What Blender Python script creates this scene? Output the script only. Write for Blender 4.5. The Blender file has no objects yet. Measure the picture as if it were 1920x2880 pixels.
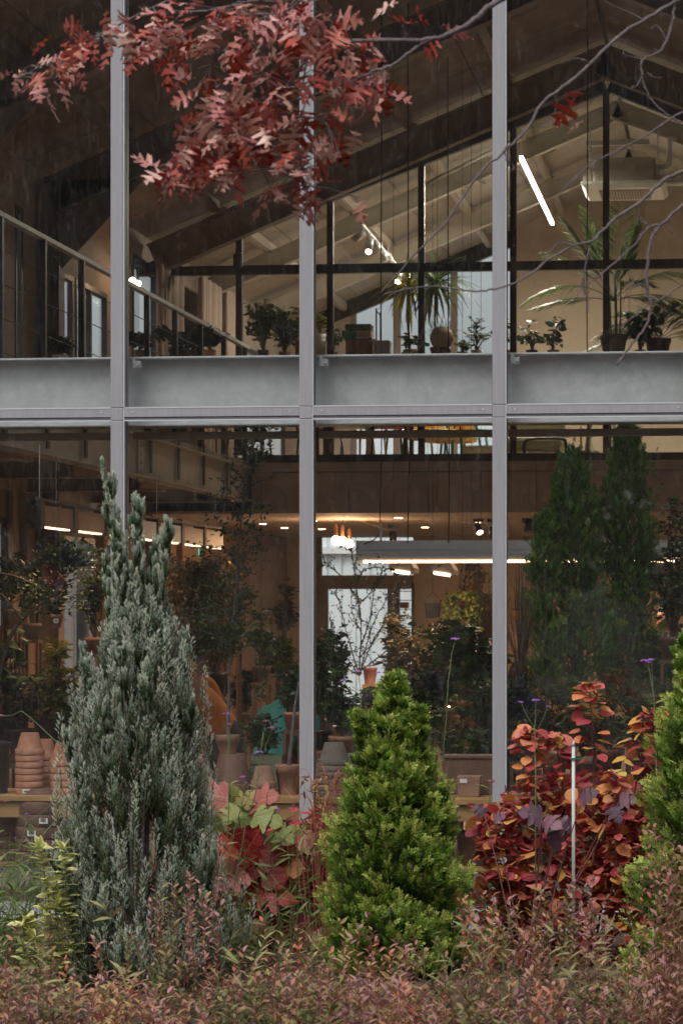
import bpy, math, random
import numpy as np
from mathutils import Vector, Matrix, Euler

random.seed(7)
rng = np.random.default_rng(11)
S = bpy.context.scene
C = S.collection
PI = math.pi

# ------------------------------------------------------------------ camera, sky, sun, exposure
TH = math.atan(0.11)
CAM = Vector((0.0, -15.7, 2.0))
FPX, PX0, PY0 = 7000.0, 1300.0, 1720.0
cd = bpy.data.cameras.new('camera')
cam = bpy.data.objects.new('camera', cd); C.objects.link(cam)
cam.location = CAM; cam.rotation_euler = (PI/2, 0, TH)
cd.sensor_fit = 'HORIZONTAL'; cd.sensor_width = 24.0; cd.lens = 24.0*FPX/1920.0
cd.shift_x = (960-PX0)/1920.0; cd.shift_y = (PY0-1440)/1920.0
cd.clip_start = 0.1; cd.clip_end = 3000
cd.dof.use_dof = True; cd.dof.focus_distance = 16.4; cd.dof.aperture_fstop = 5.6
S.camera = cam

w = bpy.data.worlds.new('World'); S.world = w; w.use_nodes = True
nt = w.node_tree; bg = nt.nodes['Background']
sky = nt.nodes.new('ShaderNodeTexSky'); sky.sky_type = 'NISHITA'; sky.sun_disc = False
SUN_EL, SUN_ROT = math.radians(60), math.radians(200)
sky.sun_elevation = SUN_EL; sky.sun_rotation = SUN_ROT
sky.air_density = 1.0; sky.dust_density = 5.0; sky.ozone_density = 0.6
hs = nt.nodes.new('ShaderNodeHueSaturation'); hs.inputs['Saturation'].default_value = 0.33   # an overcast, greyish sky
nt.links.new(sky.outputs[0], hs.inputs['Color']); nt.links.new(hs.outputs[0], bg.inputs[0])
bg.inputs[1].default_value = 0.15
sd = bpy.data.lights.new('sun', 'SUN'); sd.energy = 1.0; sd.angle = math.radians(25); sd.color = (1.0, 0.97, 0.93)
sun = bpy.data.objects.new('sun', sd); C.objects.link(sun)
# sky's sun direction: rotation clockwise from +Y
sdir = Vector((math.sin(SUN_ROT)*math.cos(SUN_EL), math.cos(SUN_ROT)*math.cos(SUN_EL), math.sin(SUN_EL)))
sun.rotation_euler = sdir.to_track_quat('Z', 'Y').to_euler()
sun.location = (0, -20, 20)
S.view_settings.view_transform = 'Standard'; S.view_settings.look = 'None'
S.view_settings.gamma = 1.0; S.view_settings.exposure = 0.22; S.view_settings.use_curve_mapping = False
S.cycles.use_denoising = True
S.cycles.max_bounces = 7; S.cycles.diffuse_bounces = 3; S.cycles.glossy_bounces = 2
S.cycles.transparent_max_bounces = 10; S.cycles.transmission_bounces = 3
S.cycles.sample_clamp_indirect = 6.0
S.cycles.use_light_tree = True

_c, _s = math.cos(TH), math.sin(TH)
def at(px, py, Y):
    """the point of the plane y = Y that a pixel of the 1920 x 2880 photograph looks at"""
    u = (px-PX0)/FPX; v = (PY0-py)/FPX
    dx = -_s + u*_c; dy = _c + u*_s
    t = (Y-CAM.y)/dy
    return Vector((CAM.x+t*dx, Y, CAM.z+t*v))
def X_(px, Y): return at(px, PY0, Y).x
def Z_(py, Y, px=1000): return at(px, py, Y).z
def onX(px, X):
    """depth Y at which a pixel column meets the plane x = X"""
    u = (px-PX0)/FPX
    dx = -_s + u*_c; dy = _c + u*_s
    return CAM.y + (X-CAM.x)/dx*dy

# ------------------------------------------------------------------ materials
def _new(name):
    m = bpy.data.materials.new(name); m.use_nodes = True
    n = m.node_tree; p = n.nodes['Principled BSDF']
    return m, n, p
def mat(name, col, rough=0.6, metal=0.0, var=0.15, scale=6.0, bump=0.0, bscale=None, stretch=None, spec=0.5, col2=None, detail=5):
    m, n, p = _new(name)
    p.inputs['Roughness'].default_value = rough; p.inputs['Metallic'].default_value = metal
    p.inputs['Specular IOR Level'].default_value = spec
    tc = n.nodes.new('ShaderNodeTexCoord'); mp = n.nodes.new('ShaderNodeMapping')
    n.links.new(tc.outputs['Object'], mp.inputs[0])
    if stretch: mp.inputs['Scale'].default_value = stretch
    no = n.nodes.new('ShaderNodeTexNoise'); no.inputs['Scale'].default_value = scale; no.inputs['Detail'].default_value = detail
    no.inputs['Roughness'].default_value = 0.65
    n.links.new(mp.outputs[0], no.inputs['Vector'])
    r = n.nodes.new('ShaderNodeValToRGB')
    r.color_ramp.elements[0].position = 0.3; r.color_ramp.elements[1].position = 0.7
    a = [max(0, x*(1-var)) for x in col]; b = [min(1, x*(1+var)) for x in (col2 or col)]
    r.color_ramp.elements[0].color = (*a, 1); r.color_ramp.elements[1].color = (*b, 1)
    n.links.new(no.outputs['Fac'], r.inputs[0]); n.links.new(r.outputs[0], p.inputs['Base Color'])
    if bump:
        nb = n.nodes.new('ShaderNodeTexNoise'); nb.inputs['Scale'].default_value = bscale or scale*6; nb.inputs['Detail'].default_value = 4
        n.links.new(mp.outputs[0], nb.inputs['Vector'])
        bu = n.nodes.new('ShaderNodeBump'); bu.inputs['Strength'].default_value = bump; bu.inputs['Distance'].default_value = 0.02
        n.links.new(nb.outputs['Fac'], bu.inputs['Height']); n.links.new(bu.outputs[0], p.inputs['Normal'])
    return m
def emit(name, col, strength):
    m, n, p = _new(name)
    p.inputs['Base Color'].default_value = (*col, 1)
    p.inputs['Emission Color'].default_value = (*col, 1); p.inputs['Emission Strength'].default_value = strength
    return m
def leafmat(name, stops, source='attr', trans=0.25, rough=0.5, spec=0.4, vein=False, edge=None, bump=0.0, mot=0.28):
    """stops: list of (pos, rgb); source attr = the mesh's per-leaf tint, obj = each leaf object's own random"""
    m, n, p = _new(name)
    r = n.nodes.new('ShaderNodeValToRGB'); cr = r.color_ramp
    while len(cr.elements) < len(stops): cr.elements.new(0.5)
    for e, (q, c) in zip(cr.elements, stops): e.position = q; e.color = (*c, 1)
    if source == 'attr':
        a = n.nodes.new('ShaderNodeAttribute'); a.attribute_name = 'tint'; src = a.outputs['Fac']
    else:
        a = n.nodes.new('ShaderNodeObjectInfo'); src = a.outputs['Random']
    tc = n.nodes.new('ShaderNodeTexCoord')
    no = n.nodes.new('ShaderNodeTexNoise'); no.inputs['Scale'].default_value = 14; no.inputs['Detail'].default_value = 3
    n.links.new(tc.outputs['Object'], no.inputs['Vector'])
    ma = n.nodes.new('ShaderNodeMath'); ma.operation = 'MULTIPLY_ADD'; ma.inputs[1].default_value = mot; ma.inputs[2].default_value = -mot*0.5
    n.links.new(no.outputs['Fac'], ma.inputs[0])
    ad = n.nodes.new('ShaderNodeMath'); ad.operation = 'ADD'; ad.use_clamp = True
    n.links.new(src, ad.inputs[0]); n.links.new(ma.outputs[0], ad.inputs[1])
    n.links.new(ad.outputs[0], r.inputs[0])
    colout = r.outputs[0]
    if edge:
        ea = n.nodes.new('ShaderNodeAttribute'); ea.attribute_name = 'edge'
        mx = n.nodes.new('ShaderNodeMix'); mx.data_type = 'RGBA'
        n.links.new(ea.outputs['Fac'], mx.inputs['Factor']); n.links.new(colout, mx.inputs['A']); mx.inputs['B'].default_value = (*edge, 1)
        colout = mx.outputs['Result']
    if vein:      # pale midrib and side veins, pigment of the leaf
        def mth(op, a, b=None):
            q = n.nodes.new('ShaderNodeMath'); q.operation = op
            for k, v in enumerate((a, b)):
                if v is None: continue
                if isinstance(v, (int, float)): q.inputs[k].default_value = v
                else: n.links.new(v, q.inputs[k])
            return q.outputs[0]
        sx = n.nodes.new('ShaderNodeSeparateXYZ'); n.links.new(tc.outputs['Object'], sx.inputs[0])
        ax = mth('ABSOLUTE', sx.outputs[0]); rib = mth('LESS_THAN', ax, 0.014)
        fr = mth('FRACT', mth('MULTIPLY', mth('SUBTRACT', sx.outputs[1], mth('MULTIPLY', ax, 0.8)), 7.0))
        vv = mth('MAXIMUM', rib, mth('MULTIPLY', mth('GREATER_THAN', fr, 0.90), 0.6))
        mv = n.nodes.new('ShaderNodeMix'); mv.data_type = 'RGBA'; n.links.new(mth('MULTIPLY', vv, 0.55), mv.inputs['Factor'])
        n.links.new(colout, mv.inputs['A']); mv.inputs['B'].default_value = (*vein, 1); colout = mv.outputs['Result']
    n.links.new(colout, p.inputs['Base Color'])
    p.inputs['Roughness'].default_value = rough; p.inputs['Specular IOR Level'].default_value = spec
    t = n.nodes.new('ShaderNodeBsdfTranslucent'); n.links.new(colout, t.inputs[0])
    mi = n.nodes.new('ShaderNodeMixShader'); mi.inputs[0].default_value = trans
    out = n.nodes['Material Output']
    n.links.new(p.outputs[0], mi.inputs[1]); n.links.new(t.outputs[0], mi.inputs[2]); n.links.new(mi.outputs[0], out.inputs[0])
    return m
def glassmat(name, dirt=0.05, base=0.06):
    m = bpy.data.materials.new(name); m.use_nodes = True; n = m.node_tree
    for x in list(n.nodes): n.nodes.remove(x)
    out = n.nodes.new('ShaderNodeOutputMaterial')
    tr = n.nodes.new('ShaderNodeBsdfTransparent'); tr.inputs[0].default_value = (0.975, 0.985, 0.98, 1)
    gl = n.nodes.new('ShaderNodeBsdfGlossy'); gl.inputs['Roughness'].default_value = 0.015
    lw = n.nodes.new('ShaderNodeLayerWeight'); lw.inputs['Blend'].default_value = 0.5
    pw = n.nodes.new('ShaderNodeMath'); pw.operation = 'POWER'; pw.inputs[1].default_value = 5
    n.links.new(lw.outputs['Facing'], pw.inputs[0])
    ma = n.nodes.new('ShaderNodeMath'); ma.operation = 'MULTIPLY_ADD'; ma.inputs[1].default_value = 0.9; ma.inputs[2].default_value = base
    n.links.new(pw.outputs[0], ma.inputs[0])
    mx = n.nodes.new('ShaderNodeMixShader'); n.links.new(ma.outputs[0], mx.inputs[0])
    n.links.new(tr.outputs[0], mx.inputs[1]); n.links.new(gl.outputs[0], mx.inputs[2])
    last = mx.outputs[0]
    if dirt:
        df = n.nodes.new('ShaderNodeBsdfDiffuse'); df.inputs[0].default_value = (0.62, 0.60, 0.57, 1)
        tc = n.nodes.new('ShaderNodeTexCoord')
        tot = None
        for k, (rot, sc) in enumerate((((0, 0.9, 0), 12), ((0, -0.7, 0), 15), ((0, 1.5, 0), 10))):   # fine wipe marks and scratches at three slants
            mp = n.nodes.new('ShaderNodeMapping'); mp.inputs['Rotation'].default_value = rot
            mp.inputs['Scale'].default_value = (1.0, 1.0, 0.16); mp.inputs['Location'].default_value = (k*3.1, 0, k*1.7)
            n.links.new(tc.outputs['Object'], mp.inputs[0])
            dn = n.nodes.new('ShaderNodeTexNoise'); dn.inputs['Scale'].default_value = sc; dn.inputs['Detail'].default_value = 6
            dn.inputs['Distortion'].default_value = 0.6
            n.links.new(mp.outputs[0], dn.inputs['Vector'])
            sb = n.nodes.new('ShaderNodeMath'); sb.operation = 'SUBTRACT'; sb.inputs[1].default_value = 0.5; n.links.new(dn.outputs['Fac'], sb.inputs[0])
            ab = n.nodes.new('ShaderNodeMath'); ab.operation = 'ABSOLUTE'; n.links.new(sb.outputs[0], ab.inputs[0])
            ls = n.nodes.new('ShaderNodeMath'); ls.operation = 'LESS_THAN'; ls.inputs[1].default_value = 0.0035; n.links.new(ab.outputs[0], ls.inputs[0])
            if tot is None: tot = ls.outputs[0]
            else:
                a2 = n.nodes.new('ShaderNodeMath'); a2.operation = 'ADD'; n.links.new(tot, a2.inputs[0]); n.links.new(ls.outputs[0], a2.inputs[1]); tot = a2.outputs[0]
        big = n.nodes.new('ShaderNodeTexNoise'); big.inputs['Scale'].default_value = 2.2; big.inputs['Detail'].default_value = 6
        n.links.new(tc.outputs['Object'], big.inputs['Vector'])
        m1 = n.nodes.new('ShaderNodeMath'); m1.operation = 'MULTIPLY'; n.links.new(tot, m1.inputs[0]); n.links.new(big.outputs['Fac'], m1.inputs[1])
        m2 = n.nodes.new('ShaderNodeMath'); m2.operation = 'MULTIPLY_ADD'; m2.inputs[1].default_value = dirt
        n.links.new(m1.outputs[0], m2.inputs[0])
        m3 = n.nodes.new('ShaderNodeMath'); m3.operation = 'MULTIPLY'; m3.inputs[1].default_value = dirt*0.25; n.links.new(big.outputs['Fac'], m3.inputs[0])
        n.links.new(m3.outputs[0], m2.inputs[2])
        m4 = n.nodes.new('ShaderNodeMixShader'); n.links.new(m2.outputs[0], m4.inputs[0])
        n.links.new(last, m4.inputs[1]); n.links.new(df.outputs[0], m4.inputs[2]); last = m4.outputs[0]
    n.links.new(last, out.inputs[0])
    return m

M = {}
M['alu'] = mat('powder_coated_aluminium', (0.315, 0.315, 0.336), 0.42, 0.0, 0.085, 9, bump=0.03, bscale=300, stretch=(6, 6, 0.35))
M['alu_hi'] = mat('bright_aluminium_edge', (0.56, 0.56, 0.60), 0.35, 0.0, 0.05, 5)
M['galv'] = mat('galvanised_steel', (0.50, 0.515, 0.53), 0.5, 0.15, 0.12, 9, bump=0.04, bscale=60, detail=8)
M['darksteel'] = mat('dark_brown_steel', (0.030, 0.022, 0.020), 0.45, 0.0, 0.25, 5, bump=0.03)
M['rafter'] = mat('brown_painted_steel', (0.23, 0.18, 0.148), 0.6, 0.0, 0.18, 3, bump=0.03)
M['ceil'] = mat('brown_ceiling_board', (0.24, 0.175, 0.135), 0.75, 0.0, 0.22, 2.2, bump=0.06, bscale=30)
M['plaster'] = mat('beige_plaster', (0.46, 0.37, 0.28), 0.8, 0.0, 0.09, 1.5, bump=0.10, bscale=14, detail=8)
M['osb'] = mat('plywood', (0.30, 0.195, 0.115), 0.7, 0.0, 0.18, 3, bump=0.05, bscale=18, stretch=(1, 1, 0.25))
M['fascia'] = mat('brown_fascia_board', (0.37, 0.295, 0.235), 0.75, 0.0, 0.16, 2.5, bump=0.12, bscale=9, detail=8)
M['upper'] = mat('beige_upper_wall', (0.50, 0.42, 0.32), 0.8, 0.0, 0.07, 2, bump=0.06, bscale=12)
M['paleroof'] = mat('pale_painted_roof', (0.40, 0.36, 0.29), 0.7, 0.0, 0.08, 2, bump=0.04)
M['palesteel'] = mat('cream_painted_steel', (0.46, 0.41, 0.33), 0.5, 0.0, 0.06, 5)
M['white'] = mat('white_paint', (0.78, 0.79, 0.78), 0.5, 0.0, 0.05, 4)
M['siding'] = mat('pale_corrugated_siding', (0.80, 0.85, 0.88), 0.5, 0.0, 0.04, 4)
M['wood'] = mat('pale_pine_wood', (0.37, 0.215, 0.085), 0.6, 0.0, 0.22, 5, bump=0.08, bscale=20, stretch=(0.5, 4, 4))
M['darkwood'] = mat('dark_wood', (0.10, 0.055, 0.032), 0.55, 0.0, 0.25, 5, bump=0.06, stretch=(1, 1, 0.3))
M['concrete'] = mat('concrete', (0.30, 0.29, 0.27), 0.85, 0.0, 0.18, 3, bump=0.1)
M['black'] = mat('black_plastic', (0.014, 0.014, 0.015), 0.45, 0.0, 0.2, 6)
M['cable'] = mat('black_cable', (0.01, 0.01, 0.01), 0.5, 0, 0.1)
M['silver'] = mat('satin_aluminium', (0.74, 0.75, 0.77), 0.35, 0.10, 0.05, 4)
M['copper'] = mat('brown_copper_sheet', (0.17, 0.075, 0.038), 0.35, 0.45, 0.15, 5)
M['terra'] = mat('terracotta', (0.38, 0.135, 0.070), 0.8, 0.0, 0.22, 9, bump=0.12, bscale=50, col2=(0.44, 0.23, 0.15), detail=8)
M['terra_pale'] = mat('weathered_terracotta', (0.29, 0.165, 0.115), 0.85, 0.0, 0.25, 7, bump=0.12, bscale=40, detail=8)
M['terra_dark'] = mat('dark_brown_pot', (0.13, 0.065, 0.045), 0.65, 0.0, 0.25, 9, bump=0.10)
M['greypot'] = mat('grey_clay', (0.17, 0.14, 0.125), 0.85, 0.0, 0.22, 8, bump=0.14, bscale=40, detail=8)
M['soil'] = mat('dark_soil', (0.035, 0.025, 0.018), 0.95, 0, 0.4, 20, bump=0.4)
M['mulch'] = mat('garden_mulch', (0.075, 0.050, 0.035), 0.95, 0, 0.5, 9, bump=0.8, bscale=40, detail=8)
M['bark'] = mat('grey_brown_bark', (0.13, 0.105, 0.105), 0.85, 0, 0.35, 30, bump=0.4, bscale=90, detail=8)
M['twig'] = mat('brown_twig', (0.085, 0.052, 0.035), 0.8, 0, 0.3, 30, bump=0.2)
M['redtwig'] = mat('reddish_stem', (0.15, 0.055, 0.045), 0.7, 0, 0.3, 30)
M['greenstem'] = mat('green_stem', (0.14, 0.19, 0.075), 0.6, 0, 0.25, 20)
M['paper'] = mat('white_paper', (0.72, 0.72, 0.70), 0.7, 0, 0.05)
M['ink'] = mat('dark_ink', (0.03, 0.03, 0.03), 0.7, 0, 0.1)
M['curtain'] = mat('linen_curtain', (0.42, 0.33, 0.27), 0.85, 0, 0.12, 4, stretch=(6, 6, 0.4))
M['glass'] = glassmat('window_glass')
M['glass_clean'] = glassmat('clear_glass', dirt=0.0, base=0.03)
M['warm'] = emit('warm_light', (1.0, 0.62, 0.36), 9.0)
M['warm_soft'] = emit('warm_strip_light', (1.0, 0.66, 0.40), 3.5)
M['cool'] = emit('white_light', (1.0, 0.92, 0.78), 14.0)
M['bulb'] = emit('bulb_light', (1.0, 0.60, 0.32), 30.0)

# ------------------------------------------------------------------ object helpers
def root_of(o):
    while o.parent: o = o.parent
    return o
def link(name, me, m=None, parent=None, smooth=False):
    o = bpy.data.objects.new(name, me); C.objects.link(o)
    if m is not None: me.materials.append(m)
    if parent is not None: o.parent = parent
    if smooth and len(me.polygons): me.polygons.foreach_set('use_smooth', [True]*len(me.polygons))
    return o
def tag(o, label=None, cat=None, group=None, kind=None):
    if label: o['label'] = label
    if cat: o['category'] = cat
    if group: o['group'] = group
    if kind: o['kind'] = kind
    return o
def thing(name, loc, label, cat, group=None, rz=0):
    o = bpy.data.objects.new(name, None); C.objects.link(o); o.empty_display_size = 0.05
    o.location = loc; o.rotation_euler = (0, 0, rz)
    return tag(o, label, cat, group)
def copy_tree(o, parent=None):
    c = o.copy(); C.objects.link(c); c.parent = parent
    for ch in o.children: copy_tree(ch, c)
    return c

class MB:
    """collects shapes into one mesh"""
    def __init__(s): s.v = []; s.f = []
    def poly(s, vs, fs):
        b = len(s.v); s.v += [tuple(x) for x in vs]; s.f += [tuple(b+i for i in f) for f in fs]; return s
    def box(s, x0, x1, y0, y1, z0, z1):
        return s.poly([(x0,y0,z0),(x1,y0,z0),(x1,y1,z0),(x0,y1,z0),(x0,y0,z1),(x1,y0,z1),(x1,y1,z1),(x0,y1,z1)],
                      [(0,3,2,1),(4,5,6,7),(0,1,5,4),(1,2,6,5),(2,3,7,6),(3,0,4,7)])
    def obox(s, c, size, R):
        hx, hy, hz = [q/2 for q in size]; c = Vector(c)
        vs = [c + R @ Vector((x*hx, y*hy, z*hz)) for z in (-1,1) for x, y in ((-1,-1),(1,-1),(1,1),(-1,1))]
        return s.poly(vs, [(0,3,2,1),(4,5,6,7),(0,1,5,4),(1,2,6,5),(2,3,7,6),(3,0,4,7)])
    def beam(s, a, b, w, h, up=(0,0,1)):
        """rectangular bar from a to b"""
        a = Vector(a); b = Vector(b); d = (b-a); L = d.length; d.normalize(); up = Vector(up)
        x = d.cross(up)
        if x.length < 1e-4: x = d.cross(Vector((1,0,0)))
        x.normalize(); z = x.cross(d)
        R = Matrix((x, d, z)).transposed()
        return s.obox((a+b)/2, (w, L, h), R)
    def prism(s, pts, y0, y1):
        """polygon in x,z extruded along y"""
        n = len(pts)
        vs = [(x, y0, z) for x, z in pts] + [(x, y1, z) for x, z in pts]
        return s.poly(vs, [tuple(range(n)), tuple(range(2*n-1, n-1, -1))] + [(i, n+i, n+(i+1) % n, (i+1) % n) for i in range(n)])
    def tube(s, pts, r, n=6, cap=True):
        pts = [Vector(p) for p in pts]; m = len(pts)
        if not hasattr(r, '__len__'): r = [r]*m
        vs = []; prev = None
        for i, p in enumerate(pts):
            d = (pts[min(i+1, m-1)] - pts[max(i-1, 0)])
            if d.length < 1e-9: d = Vector((0,0,1))
            d.normalize()
            if prev is None:
                a = Vector((0,0,1)) if abs(d.z) < 0.9 else Vector((1,0,0)); x = d.cross(a).normalized()
            else:
                x = prev - d*prev.dot(d)
                x = x.normalized() if x.length > 1e-6 else d.orthogonal().normalized()
            prev = x; y = d.cross(x)
            for k in range(n):
                a = 2*PI*k/n
                vs.append(p + (x*math.cos(a) + y*math.sin(a))*r[i])
        fs = [(i*n+k, i*n+(k+1) % n, (i+1)*n+(k+1) % n, (i+1)*n+k) for i in range(m-1) for k in range(n)]
        if cap: fs += [tuple(range(n-1, -1, -1)), tuple((m-1)*n+k for k in range(n))]
        return s.poly(vs, fs)
    def lathe(s, prof, c=(0,0,0), n=24, sx=1.0, sy=1.0):
        vs = []
        for r, z in prof:
            for k in range(n):
                a = 2*PI*k/n; vs.append((c[0]+r*math.cos(a)*sx, c[1]+r*math.sin(a)*sy, c[2]+z))
        m = len(prof)
        fs = [(i*n+k, i*n+(k+1) % n, (i+1)*n+(k+1) % n, (i+1)*n+k) for i in range(m-1) for k in range(n)]
        if prof[0][0] > 1e-5: fs.append(tuple(range(n-1, -1, -1)))
        if prof[-1][0] > 1e-5: fs.append(tuple((m-1)*n+k for k in range(n)))
        return s.poly(vs, fs)
    def ball(s, c, r, n=16, sc=(1,1,1)):
        prof = [(math.sin(PI*i/(n//2))*r, -math.cos(PI*i/(n//2))*r) for i in range(n//2+1)]
        b = len(s.v); s.lathe([(max(a, 1e-5), z) for a, z in prof], (0,0,0), n)
        for i in range(b, len(s.v)):
            v = s.v[i]; s.v[i] = (c[0]+v[0]*sc[0], c[1]+v[1]*sc[1], c[2]+v[2]*sc[2])
        return s
    def build(s, name, m, parent=None, smooth=False, bevel=0, local=False):
        me = bpy.data.meshes.new(name)
        vs = s.v
        if parent is not None and not local:
            o = root_of(parent).location
            vs = [(x-o[0], y-o[1], z-o[2]) for x, y, z in vs]
        me.from_pydata(vs, [], s.f); me.update()
        ob = link(name, me, m, parent, smooth)
        if bevel:
            b = ob.modifiers.new('bevel', 'BEVEL'); b.width = bevel; b.segments = 2; b.limit_method = 'ANGLE'
        return ob
def smooth_curve(pts, sub=4, jit=0.0):
    """Catmull-Rom through points"""
    P = [Vector(p) for p in pts]; out = []
    for i in range(len(P)-1):
        p0, p1, p2, p3 = P[max(i-1,0)], P[i], P[i+1], P[min(i+2, len(P)-1)]
        for k in range(sub):
            t = k/sub
            q = 0.5*((2*p1)+(-p0+p2)*t+(2*p0-5*p1+4*p2-p3)*t*t+(-p0+3*p1-3*p2+p3)*t**3)
            if jit: q += Vector([random.uniform(-jit, jit) for _ in range(3)])
            out.append(q)
    out.append(P[-1]); return out
def taper(n, a, b, p=1.0): return [a+(b-a)*(i/(n-1))**p for i in range(n)]

# ------------------------------------------------------------------ leaves: templates and fast scattering
def T_diamond(w=0.3, fold=0.06):
    V = np.array([(0,0,0),(-w/2,0.45,fold),(0,1,0),(w/2,0.45,fold),(0,0.5,0)], float)
    return V, [(0,4,1),(1,4,2),(0,3,4),(3,2,4)]
def T_oval(w=0.5, curl=0.12):
    ys = [0, .2, .5, .8, 1]; ws = [0, .75, 1, .62, 0]
    V = []; F = []
    for y, q in zip(ys, ws):
        z = -curl*(y*y)
        V += [(-w/2*q, y, z+0.08*q), (0, y, z), (w/2*q, y, z+0.08*q)]
    for i in range(4):
        a = i*3
        for k in (0, 1): F += [(a+k, a+k+1, a+k+4), (a+k, a+k+4, a+k+3)]
    return np.array(V, float), F
def T_needles(n=5, w=0.10):
    V = []; F = []
    for k in range(n):
        a = 2*PI*k/n*1.0; y0 = 0.12*k
        dx, dz = math.cos(a*2.4)*0.30, math.sin(a*2.4)*0.30
        b = len(V); px, pz = -dz*w/0.3, dx*w/0.3
        V += [(px, y0, pz), (-px, y0, -pz), (dx*0.9, y0+0.5, dz*0.9)]; F.append((b, b+1, b+2))
    b = len(V); V += [(-w*0.6, 0, 0), (w*0.6, 0, 0), (0, 1.1, 0)]; F.append((b, b+1, b+2))
    b = len(V); V += [(0, 0, -w*0.6), (0, 0, w*0.6), (0, 1.1, 0)]; F.append((b, b+1, b+2))
    return np.array(V, float), F
def T_fan(n=7, w=0.11, droop=0.30, fork=True):
    """flat spray of a thuja: a midrib with side lobes, each again forked"""
    V = []; F = []
    def lobe(x, y, a, L, ww):
        b = len(V); dx, dy = math.sin(a), math.cos(a)
        mx, my = x+dx*L*0.55, y+dy*L*0.55
        z0 = -droop*(x*x+y*y); z1 = -droop*((x+dx*L)**2+(y+dy*L)**2); zm = -droop*(mx*mx+my*my)+0.02
        V.extend([(x, y, z0), (mx-dy*ww, my+dx*ww, zm), (x+dx*L, y+dy*L, z1), (mx+dy*ww, my-dx*ww, zm)])
        F.extend([(b, b+3, b+1), (b+1, b+3, b+2)])
    lobe(0, 0, 0, 0.45, w*0.5); lobe(0, 0.4, 0, 0.62, w*0.6)
    for i in range(n):
        y = 0.10+0.72*i/n; sg = 1 if i % 2 else -1
        L = 0.50*(1-0.55*i/n)
        a = sg*0.75
        lobe(0, y, a, L, w*0.62)
        lobe(math.sin(a)*L*0.45, y+math.cos(a)*L*0.45, a-sg*0.6, L*0.5, w*0.5)
        if fork: lobe(math.sin(a)*L*0.5, y+math.cos(a)*L*0.5, a+sg*0.5, L*0.4, w*0.45)
    return np.array(V, float), F
def outline_leaf(half, curl=0.15, ripple=0.03, seed=0):
    """half outline (x, y) from base to tip -> symmetric leaf with midrib"""
    r = random.Random(seed); V = []; F = []; n = len(half)
    for x, y in half:
        V.append((0, y, -curl*y*y))
    off = n
    for sg in (-1, 1):
        for x, y in half:
            V.append((sg*x, y, -curl*y*y - curl*0.9*x*x + 0.18*x + r.uniform(-ripple, ripple)))
    for k, sg in ((0, -1), (1, 1)):
        for i in range(n-1):
            a, b2, c2, d2 = i, i+1, off+k*n+i, off+k*n+i+1
            t = [(a, b2, d2), (a, d2, c2)]
            if sg < 0: t = [(p, r_, q) for p, q, r_ in t]
            F += t
    return np.array(V, float), F
OAK_HALF = [(0.012,0),(0.018,0.17),(0.10,0.20),(0.33,0.17),(0.20,0.27),(0.05,0.33),(0.045,0.42),(0.20,0.45),(0.50,0.50),(0.46,0.56),(0.52,0.66),(0.28,0.59),(0.055,0.60),(0.05,0.68),(0.20,0.76),(0.42,0.90),(0.34,0.93),(0.16,0.84),(0.05,0.85),(0.09,0.95),(0.16,1.08),(0.05,1.02),(0.0,1.16)]
HYD_HALF = [(0.02,0),(0.18,0.02),(0.40,0.06),(0.52,0.20),(0.44,0.30),(0.30,0.38),(0.46,0.44),(0.60,0.62),(0.46,0.66),(0.28,0.60),(0.22,0.66),(0.30,0.80),(0.20,0.92),(0.0,1.08)]
ROUND_HALF = [(0.02,0),(0.22,0.02),(0.40,0.14),(0.48,0.34),(0.46,0.54),(0.34,0.74),(0.16,0.90),(0.0,0.98)]

def frames(D, roll=None, up=None):
    D = D/np.maximum(np.linalg.norm(D, axis=1, keepdims=True), 1e-9)
    if up is None: up = rng.normal(size=D.shape)
    Xx = np.cross(D, up); Xx /= np.maximum(np.linalg.norm(Xx, axis=1, keepdims=True), 1e-9)
    Zz = np.cross(Xx, D)
    return np.stack([Xx, D, Zz], axis=2)      # columns x,y,z
def scatter(tpl, P, D, Sc, up=None, tint=None):
    V, F = tpl; V = np.asarray(V); F = np.asarray(F)
    R = frames(D, up=up); N = len(P)
    Sc = np.asarray(Sc).reshape(-1, 1, 1)*np.ones((N,1,1))
    VV = np.einsum('nij,kj->nki', R, V)*Sc + P[:, None, :]
    FF = F[None] + (np.arange(N)*len(V))[:, None, None]
    tt = np.repeat(tint if tint is not None else rng.random(N), len(V))
    return VV.reshape(-1, 3), FF.reshape(-1, 3), tt
def cloud(name, pieces, m, parent=None, kind=None, edge=None, smooth=False):
    """pieces: list of (V, F, tint) joined into one mesh"""
    if parent is not None: o = np.array(root_of(parent).location)
    else: o = np.zeros(3)
    Vs = []; Fs = []; Ts = []; b = 0
    for V, F, t in pieces:
        Vs.append(V-o); Fs.append(F+b); Ts.append(t); b += len(V)
    V = np.concatenate(Vs); F = np.concatenate(Fs); T = np.concatenate(Ts)
    me = bpy.data.meshes.new(name)
    me.vertices.add(len(V)); me.vertices.foreach_set('co', V.astype(np.float32).ravel())
    me.loops.add(F.size); me.loops.foreach_set('vertex_index', F.astype(np.int32).ravel())
    me.polygons.add(len(F)); me.polygons.foreach_set('loop_start', np.arange(0, F.size, 3, dtype=np.int32))
    try: me.polygons.foreach_set('loop_total', np.full(len(F), 3, dtype=np.int32))
    except Exception: pass
    a = me.attributes.new('tint', 'FLOAT', 'POINT'); a.data.foreach_set('value', T.astype(np.float32))
    if edge is not None:
        a = me.attributes.new('edge', 'FLOAT', 'POINT'); a.data.foreach_set('value', np.asarray(edge, dtype=np.float32))
    me.update(calc_edges=True)
    ob = link(name, me, m, parent, smooth)
    if kind: ob['kind'] = kind
    return ob
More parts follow.
